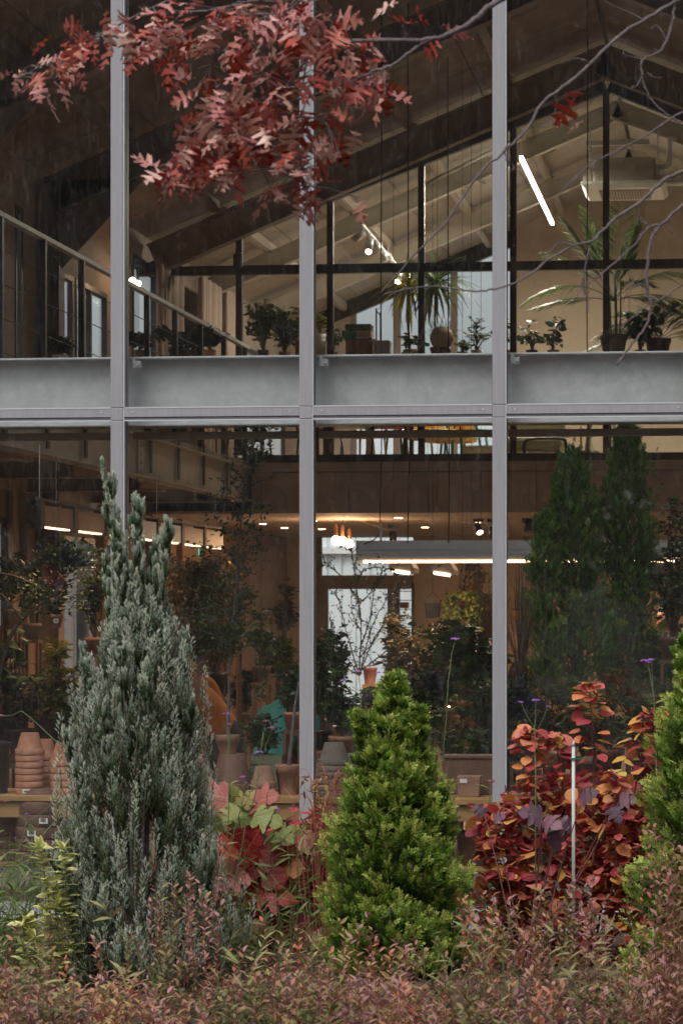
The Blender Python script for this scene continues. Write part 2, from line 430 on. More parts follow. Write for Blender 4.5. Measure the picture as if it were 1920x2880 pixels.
def tpl_mesh(name, tpl, m, scale=1.0, smooth=True):
    me = bpy.data.meshes.new(name); me.from_pydata([tuple(v*scale) for v in tpl[0]], [], [tuple(f) for f in tpl[1]]); me.update()
    me.materials.append(m)
    if smooth: me.polygons.foreach_set('use_smooth', [True]*len(me.polygons))
    return me
def leaf_obj(me, P, D, sc, parent, up=None, name='leaf'):
    D = Vector(D).normalized(); up = Vector(up) if up is not None else Vector([random.gauss(0,1) for _ in range(3)])
    x = D.cross(up)
    if x.length < 1e-4: x = D.orthogonal()
    x.normalize(); z = x.cross(D)
    R = Matrix((x, D, z)).transposed().to_4x4()
    o = bpy.data.objects.new(name, me); C.objects.link(o); o.parent = parent
    o.matrix_local = Matrix.Translation(Vector(P)-root_of(parent).location) @ R @ Matrix.Scale(sc, 4)
    return o
# ================================================================== THE BUILDING
XW, XR, RIDGE = -6.6, 3.8, -1.43           # left wall, right wall, ridge
YP, YB = 11.8, 20.6                         # glazed partition / edge of the mezzanine, back wall
ZM, ZC = 3.73, 3.10                         # mezzanine floor, ceiling under it
ZR = 8.35                                   # underside of the roof at the ridge
SL = 0.413
def roofz(x): return ZR - SL*abs(x-RIDGE)

M['kerb'] = mat('pale_stone_kerb', (0.42, 0.42, 0.41), 0.85, 0, 0.2, 6, bump=0.15)
g = MB(); g.poly([(-60,-60,0),(60,-60,0),(60,60,0),(-60,60,0)], [(0,1,2,3)])
tag(g.build('garden_ground', M['mulch']), kind='structure')
g = MB(); g.box(XW, XR, 0.3, YB, 0.004, 0.05)
tag(g.build('concrete_floor', M['concrete']), kind='structure')

B = thing('glass_front_building', (0, 0, 0), 'gabled cafe greenhouse behind the tall glazed front with pale aluminium bars', 'building')

# ---- roof: boards, purlins, rafters
g = MB()
for sx in (-1, 1):
    xe = (XW-0.5) if sx < 0 else (XR+0.5)
    if sx < 0: g.prism([(RIDGE, ZR+0.06), (RIDGE, ZR+0.26), (xe, roofz(xe)+0.26), (xe, roofz(xe)+0.06)], -0.3, YB+0.5)
    else: g.prism([(RIDGE+0.002, ZR+0.06), (xe, roofz(xe)+0.06), (xe, roofz(xe)+0.26), (RIDGE+0.002, ZR+0.26)], -0.3, YB+0.5)
g.build('roof', M['rafter'], B)
def board_row(y0, y1, m, nb=4):
    for sx in (-1, 1):
        xe = (XW-0.3) if sx < 0 else (XR+0.3)
        ws = np.linspace(RIDGE+sx*0.02, xe, nb+1)
        for i in range(nb):
            a, b2 = ws[i]+sx*0.006, ws[i+1]-sx*0.006
            q = MB(); pts = [(a, roofz(a)), (b2, roofz(b2)), (b2, roofz(b2)+0.045), (a, roofz(a)+0.045)]
            if sx > 0: pts = pts[::-1]
            q.prism(pts, y0+0.007, y1-0.007); q.build('ceiling_board', m, B)
rows = [-0.2, 1.0, 2.2, 3.4, 4.6, 5.8, 7.0, 8.2, 9.4, 10.6, 11.8]
for a, b2 in zip(rows[:-1], rows[1:]): board_row(a, b2, M['ceil'])
for a, b2 in zip([11.8, 13.0, 14.2, 15.4, 16.6, 17.8, 19.0], [13.0, 14.2, 15.4, 16.6, 17.8, 19.0, 20.6]): board_row(a, b2, M['paleroof'])
def ibeam_slope(Y, m, depth=0.34, fl=0.16, name='rafter'):
    for sx in (-1, 1):
        xe = (XW+0.05) if sx < 0 else (XR-0.05)
        a = Vector((RIDGE+sx*0.01, Y, ZR-0.13)); b2 = Vector((xe, Y, roofz(xe)-0.13))
        n = Vector((SL*sx, 0, 1)).normalized()
        q = MB()
        for off, hh, ww in ((-0.008, 0.014, fl), (-depth, 0.014, fl), (-depth/2, depth-0.03, 0.012)):
            q.beam(a+n*off, b2+n*off, ww, hh, up=n)
        q.build(name, m, B)
for Y in (0.5, 3.8, 7.4, 11.62): ibeam_slope(Y, M['rafter'])
for Y in (14.6, 17.6): ibeam_slope(Y, M['palesteel'], 0.22, 0.12)
for i in range(1, 6):
    for sx in (-1, 1):
        x = RIDGE+sx*i*1.08
        if not XW < x < XR: continue
        for (y0, y1, m) in ((0.1, YP-0.3, M['rafter']), (YP+0.1, YB, M['palesteel'])):
            q = MB(); q.box(x-0.045, x+0.045, y0, y1, roofz(x)-0.115, roofz(x)-0.005)
            q.box(x-0.045, x+0.02*sx+0.045, y0, y1, roofz(x)-0.125, roofz(x)-0.116); q.build('purlin', m, B)
# horizontal ties and diagonal braces of the pale back room
for Y in (14.6, 17.6):
    z = 2+Z_(405, 14.6, 1700)-2
    half = (ZR-0.5-z)/SL
    q = MB(); q.beam((RIDGE-half, Y-0.08, z), (RIDGE+half, Y-0.08, z), 0.06, 0.06); q.build('tie_beam', M['palesteel'], B)
for (p, q2, Y) in (((1190,520),(1440,395),13.2), ((1180,560),(1560,420),15.6), ((1720,330),(1900,390),13.6)):
    MB().tube([at(*p, Y), at(*q2, Y+0.7)], 0.022, 8).build('brace', M['palesteel'], B, True)
# ridge joint plates
for Y in (3.73, 7.33):
    q = MB(); q.prism([(RIDGE-0.35, ZR-0.30), (RIDGE+0.35, ZR-0.30), (RIDGE+0.35, ZR-0.62), (RIDGE, ZR-0.55), (RIDGE-0.35, ZR-0.62)], Y, Y+0.012); q.build('gusset_plate', M['rafter'], B)

# ---- walls with openings (left wall along Y)
def wall_x(x, y0, y1, z0, z1, holes, m, th=0.18, name='wall'):
    """wall in the plane x, with rectangular holes (ya, yb, za, zb)"""
    ys = sorted({y0, y1, *[h[0] for h in holes], *[h[1] for h in holes]})
    for a, b2 in zip(ys[:-1], ys[1:]):
        hs_ = sorted([(h[2], h[3]) for h in holes if h[0] <= a+1e-6 and h[1] >= b2-1e-6])
        z = z0
        for (za, zb) in hs_ + [(z1, z1)]:
            if za > z+1e-4:
                MB().box(x-th, x, a, b2, z, za).build(name, m, B)
            z = zb
def wall_y(y, x0, x1, z0, z1, holes, m, th=0.2, name='wall'):
    xs = sorted({x0, x1, *[h[0] for h in holes], *[h[1] for h in holes]})
    for a, b2 in zip(xs[:-1], xs[1:]):
        hs_ = sorted([(h[2], h[3]) for h in holes if h[0] <= a+1e-6 and h[1] >= b2-1e-6])
        z = z0
        for (za, zb) in hs_ + [(z1, z1)]:
            if za > z+1e-4:
                MB().box(a, b2, y, y+th, z, za).build(name, m, B)
            z = zb
def yw(px): return onX(px, XW)
lo = [(yw(-60), yw(20), 0.5, 2.85), (yw(147), yw(266), 0.4, 2.75), (yw(288), yw(318), 0.4, 2.75), (yw(420), yw(452), 0.6, 2.6), (yw(462), yw(478), 0.6, 2.6)]
wall_x(XW, 0.0, YB, 0, ZC, lo, M['osb'], th=0.05)
up_ = [(yw(42), yw(62), 3.9, 5.75), (yw(160), yw(205), 4.15, 5.35), (yw(212), yw(300), 4.15, 5.35), (yw(372), yw(437), 4.0, 5.95), (yw(680), yw(800), 4.2, 5.6)]
wall_x(XW, 0.0, YB, ZC+0.001, 6.35, up_, M['fascia'], th=0.05)
def window_x(y0, y1, z0, z1, m, nmul=1, dark=True):
    f = MB(); x = XW-0.02; t = 0.05
    f.box(x-0.025, x+0.03, y0, y0+t, z0, z1); f.box(x-0.025, x+0.03, y1-t, y1, z0, z1)
    f.box(x-0.05, x+0.03, y0+t, y1-t, z0, z0+t); f.box(x-0.05, x+0.03, y0+t, y1-t, z1-t, z1)
    for k in range(1, nmul+1):
        yy = y0+(y1-y0)*k/(nmul+1); f.box(x-0.04, x+0.02, yy-0.025, yy+0.025, z0+t, z1-t)
    fo = f.build('window_frame', m, B)
    MB().box(x-0.012, x-0.006, y0+t, y1-t, z0+t, z1-t).build('window_pane', M['glass_clean'], fo)
for i, h in enumerate(lo): window_x(h[0], h[1], h[2], h[3], M['darksteel'] if i in (0,3,4) else M['alu'], 1 if i == 1 else 0)
for i, h in enumerate(up_): window_x(h[0], h[1], h[2], h[3], M['darksteel'], 1 if i in (2, 4) else 0)
# right wall, off to the side
wall_x(XR+0.18, 0.0, YB, 0, roofz(XR)-0.02, [(3.0, 6.5, 0.9, 2.6)], M['plaster'])
# plywood pilasters on the lower left wall
for px in (22, 62, 134, 278, 330, 415, 500):
    y = yw(px); MB().box(XW, XW+0.07, y-0.06, y+0.06, 0.05, ZC).build('pilaster', M['osb'], B)

# ---- back wall, ground floor: plaster with glazed door
d0, d1 = X_(880, YB), X_(1162, YB)
door_top = Z_(1511, YB, 1000)
wall_y(YB, XW, XR, 0, ZC+0.3, [(d0, d1, 0.06, door_top)], M['plaster'])
f = MB(); yb = YB+0.02
zt0, zt1 = Z_(1618, YB), Z_(1657, YB)
fx = [d0, X_(903, YB), X_(921, YB), X_(1088, YB), X_(1118, YB), X_(1158, YB), d1]
f.box(fx[0], fx[1], yb, yb+0.09, 0.06, door_top)
f.box(fx[1], d1, yb, yb+0.09, zt1, zt0)                     # transom bar
f.box(fx[1], fx[2], yb+0.01, yb+0.07, 0.06, zt1); f.box(fx[3], fx[4], yb, yb+0.09, 0.06, zt1)
f.box(fx[5], fx[6], yb, yb+0.09, 0.06, zt1)
f.box(fx[2], fx[3], yb+0.01, yb+0.07, 0.06, 0.30)
fo = f.build('door_frame', M['rafter'], B)
MB().box(fx[1], d1, yb+0.03, yb+0.036, zt0, door_top).build('glass_pane', M['glass_clean'], fo)
MB().box(fx[2], fx[3], yb+0.03, yb+0.036, 0.30, zt1).build('glass_pane', M['glass_clean'], fo)
MB().box(fx[4], fx[5], yb+0.03, yb+0.036, 0.06, zt1).build('glass_pane', M['glass_clean'], fo)
MB().tube([(fx[2]-0.02, yb-0.03, 1.35), (fx[2]-0.02, yb-0.03, 1.0)], 0.012, 8).build('handle', M['silver'], fo)
# dark doorway with a pale trim, right of the glazed door
a0, a1 = X_(1258, YB), X_(1402, YB); zt = Z_(1655, YB); 
f = MB(); f.box(a0, a0+0.07, YB-0.05, YB-0.001, 0.05, zt); f.box(a0+0.07, a1, YB-0.05, YB-0.001, zt-0.08, zt); f.box(a1, a1+0.07, YB-0.05, YB-0.001, 0.05, zt)
f.build('doorway_trim', M['plaster'], B)
MB().box(a0+0.07, a1, YB-0.03, YB-0.002, 0.05, zt-0.081).build('door_leaf', M['darksteel'], B)

# ---- back gable above the mezzanine: glazed left of the beige wall
xs = X_(1441, YB)
q = MB(); q.prism([(xs, ZM), (XR, ZM), (XR, roofz(XR)), (max(xs, RIDGE), roofz(max(xs, RIDGE)))] + ([(xs, roofz(xs))] if xs < RIDGE else []), YB, YB+0.15)
q.build('gable_wall', M['upper'], B)
q = MB(); q.beam((XW, YB+0.05, roofz(XW)-0.12), (xs, YB+0.05, roofz(xs)-0.12), 0.12, 0.22); q.build('gable_beam', M['darksteel'], B)
xg = X_(985, YB)
q = MB(); q.prism([(XW, ZM), (xg, ZM), (xg, roofz(xg)-0.2), (XW, roofz(XW)-0.2)], YB, YB+0.15); q.build('gable_wall', M['fascia'], B)
for x in (xg+0.03, X_(1115, YB), X_(1275, YB)):
    MB().box(x-0.05, x+0.05, YB+0.02, YB+0.1, ZM, roofz(x)-0.2).build('gable_post', M['rafter'], B)
q = MB(); q.prism([(xg+0.08, ZM), (xs-0.01, ZM), (xs-0.01, roofz(xs)-0.24), (xg+0.08, roofz(xg)-0.24)], YB+0.055, YB+0.061); q.build('gable_glass', M['glass_clean'], B)
# beige wall panel joints upstairs are real gaps: battens
for px in (1765, 1800):
    x = X_(px, YB); MB().box(x-0.02, x+0.02, YB-0.03, YB-0.001, ZM, roofz(x)-0.1).build('wall_batten', M['upper'], B)

# ---- mezzanine across the back, its fascia of boards, and along the left
MB().box(XW, XR, YP+0.02, YB, ZC+0.30, ZM).build('mezzanine_slab', M['fascia'], B)
zj = Z_(1328, YP)
xs_ = [XW+1.2, -4.3, -3.4, -2.2, -1.0, 0.2, 1.4, 2.6, XR]
for a, b2 in zip(xs_[:-1], xs_[1:]):
    MB().box(a+0.004, b2-0.004, YP-0.03, YP+0.019, zj+0.006, ZM-0.06).build('fascia_board', M['fascia'], B)
    MB().box(a+0.004, b2-0.004, YP-0.03, YP+0.019, ZC, zj-0.006).build('fascia_board', M['fascia'], B)
MB().box(XW, XR, YP+0.02, YB, ZC, ZC+0.03).build('lower_ceiling', M['plaster'], B)
XG = -5.44
g = MB(); zt, zb = Z_(1322, YP, 660), Z_(1410, YP, 660)
g.box(XG, XG+0.012, 1.2, YP-0.04, zb, zt); g.box(XG-0.08, XG+0.10, 1.2, YP-0.04, zb-0.014, zb); g.box(XG-0.08, XG+0.10, 1.2, YP-0.04, zt, zt+0.014)
g.build('mezzanine_girder', M['palesteel'], B)
q = MB(); q.box(XW, XG, 1.2, YP-0.04, zt+0.016, zt+0.09); q.build('gallery_floor', M['fascia'], B)
q = MB(); q.box(XW, XG-0.09, 1.2, YP-0.04, zb+0.10, zb+0.13); q.build('gallery_ceiling', M['osb'], B)
for y in np.arange(2.4, YP, 2.35):
    g = MB(); g.box(XW, XG-0.09, y-0.05, y+0.05, zb-0.10, zb+0.02); g.box(XW, XG+0.13, y-0.09, y+0.09, zb-0.115, zb-0.102)
    g.build('cross_beam', M['rafter'], B)
for y in (2.4, 6.6, 10.8):
    MB().box(XG+0.012, XG+0.03, y-0.09, y+0.09, zb-0.05, zt-0.002).build('splice_plate', M['palesteel'], B)
    for k in range(4):
        z = zb+0.05+k*0.075
        MB().tube([(XG+0.03, y, z), (XG+0.045, y, z)], 0.014, 6).build('bolt', M['galv'], B)
# steel columns along the left
for Y in (3.8, 7.4):
    x = XW+0.13; g = MB(); h = roofz(x)-0.16
    MB().prism([(x+0.101, h-0.02), (x+0.95, h+0.03-0.34+0.85*SL), (x+0.101, h-0.85)], Y-0.006, Y+0.006).build('knee_plate', M['rafter'], B)
    g.box(x-0.10, x-0.088, Y-0.1, Y+0.1, 0.05, h); g.box(x+0.088, x+0.10, Y-0.1, Y+0.1, 0.05, h); g.box(x-0.087, x+0.087, Y-0.006, Y+0.006, 0.05, h)
    g.build('steel_column', M['rafter'], B)

# ---- glazed partition at the mezzanine's edge: dark frame
def pf(px): return X_(px, YP)
vx = [pf(673), pf(929), pf(1185), pf(1443), pf(1704), pf(1962), pf(2220)]
zh = Z_(755, YP)
bot = ZM-0.055
g = MB(); xl = pf(410)
def dark(q, name='partition_frame'): return q.build(name, M['darksteel'], B)
for x in vx:
    zt_ = 7.80-(7.80-zh-0.02)/(RIDGE-xl)*abs(x-RIDGE)-0.062 if x < RIDGE else 7.80-SL*abs(x-RIDGE)-0.062
    dark(MB().box(x-0.035, x+0.035, YP-0.04, YP+0.04, bot+0.08, zh-0.052), 'partition_post')
    if zt_ > zh+0.1: dark(MB().box(x-0.035, x+0.035, YP-0.04, YP+0.04, zh+0.052, zt_), 'partition_post')
dark(MB().box(xl-0.1, XR, YP-0.045, YP+0.045, zh-0.05, zh+0.05), 'partition_rail')
dark(MB().box(XG, XR, YP-0.045, YP+0.045, bot, bot+0.078), 'partition_rail')
dark(MB().beam((xl, YP, zh+0.02), (RIDGE, YP, 7.80), 0.09, 0.12), 'partition_rail')
dark(MB().beam((XR, YP, 7.80-SL*(XR-RIDGE)), (RIDGE+0.03, YP, 7.80), 0.09, 0.12), 'partition_rail')
# bolt row on the underside of a near rafter
for k in range(14):
    p = at(690-k*9, 575+k*4.2, 7.4-0.09); MB().ball(p, 0.016, 8).build('bolt', M['rafter'], B, True)
# wall-mounted speaker-like unit on the partition and small white screen
p = at(670, 740, YP-0.12); q = MB(); q.lathe([(0.05,-0.05),(0.055,0.0),(0.055,0.1),(0.03,0.12)], p, 14); q.box(p.x-0.06,p.x-0.0,YP-0.12,YP-0.06,p.z-0.06,p.z+0.09)
tag(q.build('security_camera', M['black']), 'small black security camera on the dark partition post above the gallery rail', 'camera')

# ---- railing of the left gallery
zfl = zt+0.09
RL = thing('gallery_railing', (XG, YP, zfl), 'steel railing with thin cables descending in view along the left gallery', 'railing')
zr = Z_(980, YP, 682)
def rail_y(px): return onX(px, XG)
MB().beam((XG, 1.4, zr), (XG, YP-0.05, zr), 0.06, 0.035).build('handrail', M['galv'], RL)
y = YP-0.2
while y > 1.5:
    MB().box(XG-0.025, XG+0.025, y-0.02, y+0.02, zfl, zr-0.018).build('post', M['darksteel'], RL)
    MB().box(XG+0.032, XG+0.046, y-0.04, y+0.04, zb+0.05, zt+0.12).build('bracket', M['darksteel'], RL)
    y -= 1.16
for k in range(1, 5):
    z = zfl+(zr-zfl)*k/5
    MB().tube([(XG, 1.5, z), (XG, YP-0.1, z)], 0.004, 5).build('cable', M['cable'], RL)

# ================================================================== THE FRONT: mullions, transoms, panes, beam
mx = [X_(334, 0), X_(863, 0), X_(1404, 0)]
sp = (mx[2]-mx[0])/2
mxs = [mx[0]-5*sp+0, mx[0]-4*sp, mx[0]-3*sp, mx[0]-2*sp, mx[0]-sp, mx[0], mx[1], mx[2], mx[2]+sp, mx[2]+2*sp, mx[2]+3*sp]
mxs = [x for x in mxs if XW-0.3 < x < XR+0.3]
MW = 0.040
zT1, zT0 = Z_(1144, 0, 860), Z_(1180, 0, 860)
for x in mxs:
    h = roofz(x)-0.02
    for (za, zb_) in ((0.10, zT0-0.0), (zT1+0.0, h), (zT0+0.0015, zT1-0.0015)):
        MB().box(x-MW, x+MW, -0.055, 0.11, za+0.0005, zb_-0.0005).build('mullion', M['alu'], B, bevel=0.003)
    MB().box(x+MW+0.0005, x+MW+0.008, -0.050, -0.012, 0.10, h).build('return_highlight', M['alu_hi'], B)  # highlight on the mullion's right return, put in as a lighter strip
for a, b2 in zip(mxs[:-1], mxs[1:]):
    x0, x1 = a+MW+0.001, b2-MW-0.001
    zA = zT1; zB = zT0
    MB().box(x0, x1, -0.048, 0.05, zB+0.022, zA).build('transom', M['alu'], B, bevel=0.002)
    MB().box(x0, x1, -0.036, 0.05, zB+0.008, zB+0.019).build('transom_lip', M['alu'], B)
    MB().box(x0, x1, -0.044, -0.02, zB-0.004, zB+0.005).build('transom_lip', M['alu_hi'], B)
    MB().box(x0, x1, -0.050, -0.046, zA-0.004, zA+0.004).build('transom_edge', M['alu_hi'], B)
    gx0, gx1 = x0+0.008, x1
    for xx in (x0+0.0085, x1-0.0035):
        MB().box(xx, xx+0.003, -0.012, -0.002, 0.12, zB-0.006).build('gasket', M['black'], B)
        MB().box(xx, xx+0.003, -0.012, -0.002, zA+0.004, roofz(xx)-0.03).build('gasket', M['black'], B)
    for xx in (x0+0.06, x1-0.06):
        MB().tube([(xx, -0.0485, (zA+zB)/2+0.012), (xx, -0.052, (zA+zB)/2+0.012)], 0.006, 8).build('screw', M['galv'], B)
    MB().box(gx0, gx1, 0.0, 0.008, 0.12, zB-0.006).build('glass_pane', M['glass'], B)
    pts = [(gx0, zA+0.004), (gx1, zA+0.004), (gx1, roofz(gx1)-0.02)]
    if gx0 < RIDGE < gx1: pts.append((RIDGE, ZR-0.02))
    pts.append((gx0, roofz(gx0)-0.02))
    MB().prism(pts, 0.0, 0.008).build('glass_pane', M['glass'], B)
    MB().box(x0, x1, -0.05, 0.05, 0.045, 0.115).build('bottom_sill', M['alu'], B, bevel=0.003)
MB().box(XW-0.2, XR+0.2, -0.17, 0.12, 0.0, 0.04).build('stone_kerb', M['kerb'], B)
# galvanised H beam behind the glass, in lengths between the mullions' brackets
zf1, zf0 = Z_(1001, 0.2, 860), Z_(1197, 0.2, 860)
for a, b2 in zip(mxs[:-1], mxs[1:]):
    x0, x1 = a-0.02+0.003, b2-0.02-0.003
    q = MB(); q.box(x0, x1, 0.13, 0.33, zf1-0.012, zf1); q.box(x0, x1, 0.13, 0.33, zf0, zf0+0.012); q.box(x0, x1, 0.225, 0.235, zf0+0.012, zf1-0.012)
    q.build('steel_beam', M['galv'], B, bevel=0.002)
    q = MB(); x = a+MW+0.022
    q.box(x, x+0.055, 0.112, 0.128, zf1-0.075, zf1-0.030); q.box(x, x+0.02, 0.1, 0.128, zf1-0.075, zf1-0.01)
    br = q.build('bracket', M['galv'], B, bevel=0.003)
    MB().tube([(x+0.04, 0.10, zf1-0.052), (x+0.04, 0.113, zf1-0.052)], 0.008, 8).build('bolt', M['alu_hi'], br)
# dark steel angle right under the beam with leaf debris
for a, b2 in zip(mxs[:-1], mxs[1:]):
    MB().box(a+0.03, b2-0.05, 0.26, 0.34, zf0-0.075, zf0-0.03).build('angle_rail', M['rafter'], B)

# ---- what lies behind: a pale corrugated neighbour seen through the back door, and yard
N = thing('neighbour_building', (-1, 27, 0), 'pale corrugated shed seen through the glazed back door', 'building')
for i in range(64):
    x = -9+i*0.25
    MB().prism([(x, 0), (x+0.19, 0), (x+0.19, 5.2), (x, 5.2)][::1], 27.0, 27.04).build('siding_panel', M['siding'], N)
MB().box(-9.02, 7.02, 27.04, 27.3, 0, 5.3).build('wall', M['siding'], N)
MB().box(-9.02, 7.02, 26.9, 27.0, 3.0, 3.12).build('gutter', M['white'], N)
MB().box(XW-7, XW-6.8, -2, 34, 0, 3.4).build('garden_wall', M['siding'])
tag(bpy.data.objects['garden_wall'], 'pale plain wall outside the left windows', 'wall')
# ================================================================== LAMPS AND FITTINGS
def area(name, loc, sx, sy, power, col, rot=(0,0,0), parent=None, spread=None):
    l = bpy.data.lights.new(name, 'AREA'); l.shape = 'RECTANGLE'; l.size = sx; l.size_y = sy; l.energy = power; l.color = col
    if spread: l.spread = spread
    o = bpy.data.objects.new(name, l); C.objects.link(o)
    if parent is not None: o.parent = parent; loc = Vector(loc)-root_of(parent).location
    o.location = loc; o.rotation_euler = rot
    return o
WARM = (1.0, 0.60, 0.34); NEUT = (1.0, 0.88, 0.70)
def linear_pendant(x0, x1, Y, zb, label, power, tilt=1):
    t = thing('linear_pendant', ((x0+x1)/2, Y, zb), label, 'pendant lamp', 'brushed metal linear pendants')
    prof = [(-0.02,0.012),(0.055,0.022),(0.075,0.040),(0.072,0.062),(0.056,0.078),(0.060,0.094),(0.050,0.112),(0.030,0.124),(0.020,0.150),(0.015,0.205),(0.008,0.205)]
    inner = [(y-0.008 if y > 0 else y, z+0.002) for y, z in prof][::-1]
    P = [(-y, z) for y, z in prof]+[(-y+0.006, z) for y, z in reversed(prof)]
    q = MB(); n = len(P)
    vs = [(x0, Y+y, zb+z) for y, z in P]+[(x1, Y+y, zb+z) for y, z in P]
    q.poly(vs, [(i, (i+1) % n, n+(i+1) % n, n+i) for i in range(n)])
    q.box(x0, x1, Y, Y+0.06, zb+0.199, zb+0.204); q.box(x0-0.004, x0, Y-0.07, Y+0.06, zb+0.0, zb+0.204); q.box(x1, x1+0.004, Y-0.07, Y+0.06, zb, zb+0.204)
    q.build('housing', M['silver'], t, smooth=False)
    MB().box(x0+0.06, x1-0.03, Y-0.052, Y+0.04, zb+0.001, zb+0.016).build('light_strip', M['warm'], t)
    area('lamp_light', ((x0+x1)/2, Y, zb-0.01), (x1-x0)*0.95, 0.04, power, WARM, parent=t)
    for x in (x0+0.23, x1-0.23):
        MB().box(x-0.010, x+0.010, Y-0.085, Y-0.080, zb+0.13, zb+0.36).build('hanger', M['silver'], t)
    return t
YL = 7.0
zl = Z_(1583, YL, 1200)
linear_pendant(X_(1005, YL), X_(1498, YL), YL, zl, 'brushed metal linear pendant lamp hanging over the plants, mostly between the second and third mullion', 38)
linear_pendant(X_(1512, YL), X_(2060, YL), YL, zl, 'brushed metal linear pendant lamp half hidden behind the tall dark green conifers', 40)
def cable(pts, label, grp='black cables hanging from the roof'):
    q = MB(); q.tube(smooth_curve(pts, 5), 0.0055, 5)
    return tag(q.build('hanging_cable', M['cable']), label, 'cable', grp)
def plumb(p, Y, top=None):
    """a cable from the roof down through the photo's points"""
    pts = [at(*a, Y) for a in p]
    x = pts[0].x; pts = [Vector((x, Y, min(roofz(x)-0.12, top or 99)))] + pts
    return pts
cable(plumb([(1073,400),(1071,800),(1073,1200),(1068,1440),(1072,1480),(1055,1515),(1022,1531)], 6.95), 'leftmost long black cable curling down to the pendant end')
cable(plumb([(1147,300),(1148,700),(1152,1200),(1148,1400),(1146,1528)], 6.95), 'straight black cable dropping to the middle of the bright pendant lamp')
cable(plumb([(1259,400),(1260,900),(1263,1300),(1261,1528)], 6.95, top=Z_(165, 6.95)), 'third long black cable, reaching the pendant just left of the ringed wind chime')
cable(plumb([(1652,400),(1650,800),(1652,1200),(1654,1400),(1660,1570)], 6.95), 'black cable in the right bay passing behind the gap of the conifers')
for px, dx in ((1106, 0), (1230, 1)):
    q = MB(); q.tube([(X_(px, 6.2), 6.2, roofz(X_(px, 6.2))-0.2), (X_(px, 6.2), 6.2, Z_(1440, 6.2))], 0.002, 4)
    tag(q.build('hanging_cable', M['cable']), ['hair-thin wire hanging between the two left cables', 'hair-thin wire hanging just left of the third cable'][dx], 'cable', 'black cables hanging from the roof')

# left copper track lights, running away from us along the gallery
y0, y1 = onX(95, -5.15), onX(617, -5.15)
XT = -5.15; zt2 = 2.84; zb2 = Z_(1484, y0, 95)
t = thing('track_pendant', (XT, y0, zb2), 'brown copper pendant of six boxed light strips running away on the left', 'pendant lamp')
ys = [y0, onX(192, XT), onX(282, XT), onX(358, XT), onX(428, XT), onX(497, XT), onX(560, XT), y1]
MB().box(XT-0.02, XT+0.02, y0-0.05, y1+0.05, zb2+0.20, zb2+0.225).build('rail', M['darksteel'], t)
for i, (a, b2) in enumerate(zip(ys[:-1], ys[1:])):
    a2, b3 = a+0.12, b2-0.05
    q = MB(); q.box(XT+0.045, XT+0.05, a2, b3, zb2+0.015, zb2+0.17); q.box(XT-0.05, XT-0.045, a2, b3, zb2+0.015, zb2+0.17); q.box(XT-0.045, XT+0.045, a2, b3, zb2+0.165, zb2+0.17)
    m_ = M['copper'] if i not in (3, 4) else M['silver']
    q.build('shade', m_, t)
    MB().box(XT-0.012, XT+0.03, a2+0.01, b3-0.01, zb2+0.004, zb2+0.016).build('light_strip', M['warm_soft'], t)
    MB().box(XT-0.055, XT+0.055, a, a+0.10, zb2-0.005, zb2+0.20).build('end_block', M['black'], t)
    area('lamp_light', (XT, (a2+b3)/2, zb2-0.01), 0.03, b3-a2, 7, WARM, parent=t)
for y in (y0+0.15, (y0+y1)/2-1.2, (y0+y1)/2+0.6, y1-0.2):
    MB().tube([(XT, y, zb2+0.22), (XT, y, zb-0.0)], 0.004, 5).build('suspension_wire', M['silver'], t)

# bulb cluster on a ceiling rail
Yk = 13.6
t = thing('bulb_cluster', at(965, 1450, Yk), 'three glowing bare bulbs in brown sockets hanging under the low ceiling', 'lamp')
MB().tube([at(935, 1452, Yk), at(1010, 1462, Yk+0.5), at(1090, 1490, Yk+1.5)], 0.012, 6).build('rail', M['palesteel'], t)
for px, py, dy in ((944, 1520, 0), (963, 1522, 0.15), (982, 1530, 0.3)):
    p = at(px, py, Yk+dy)
    b_ = MB().ball(p, 0.052, 16, (1, 1, 1.05)).build('bulb', M['bulb'], t, True)
    MB().lathe([(0.020,0.05),(0.024,0.06),(0.024,0.17),(0.012,0.19)], p, 12).build('socket', M['copper'], t, True)
    MB().tube([p+Vector((0,0,0.19)), Vector((p.x, p.y, ZC))], 0.004, 5).build('cord', M['black'], t)
pl = bpy.data.lights.new('bulb_light', 'POINT'); pl.energy = 40; pl.color = WARM; pl.shadow_soft_size = 0.12
o = bpy.data.objects.new('bulb_light', pl); C.objects.link(o); o.parent = t; o.location = at(964, 1545, Yk)-t.location

def spot_lamp(px, py, Y, label, col='black', on=True, tilt=(0.6, 0.0), ztop=None, r=0.045, L=0.13, grp='spotlights on rails', m=None):
    p = at(px, py, Y); t = thing('spotlight', p, label, 'spotlight', grp)
    d = Vector((math.sin(tilt[1])*math.sin(tilt[0]), -math.cos(tilt[1])*math.sin(tilt[0]), -math.cos(tilt[0])))
    q = MB(); q.tube([p-d*L*0.6, p-d*L*0.5, p+d*L*0.4], [r*0.7, r, r*1.05], 14, cap=True); q.build('housing', m or M['black'], t, True)
    MB().tube([p+d*(L*0.41), p+d*(L*0.43)], [r*0.8, r*0.8], 14).build('lens', M['bulb'] if on else M['darksteel'], t)
    q = MB(); q.box(p.x-0.01, p.x+0.01, Y-0.01, Y+0.01, p.z+L*0.3, (ztop or ZC)); q.box(p.x-0.06, p.x+0.06, Y-0.03, Y+0.03, (ztop or ZC)-0.05, (ztop or ZC)-0.01); q.build('mount', m or M['black'], t)
    return t
spot_lamp(1105, 1512, 15.2, 'small black spotlight on the ceiling left of the straight cable, aimed down', tilt=(0.3, 0.3))
spot_lamp(1345, 1488, 13.4, 'lit black spotlight right of the ringed wind chime', tilt=(0.7, 0.6))
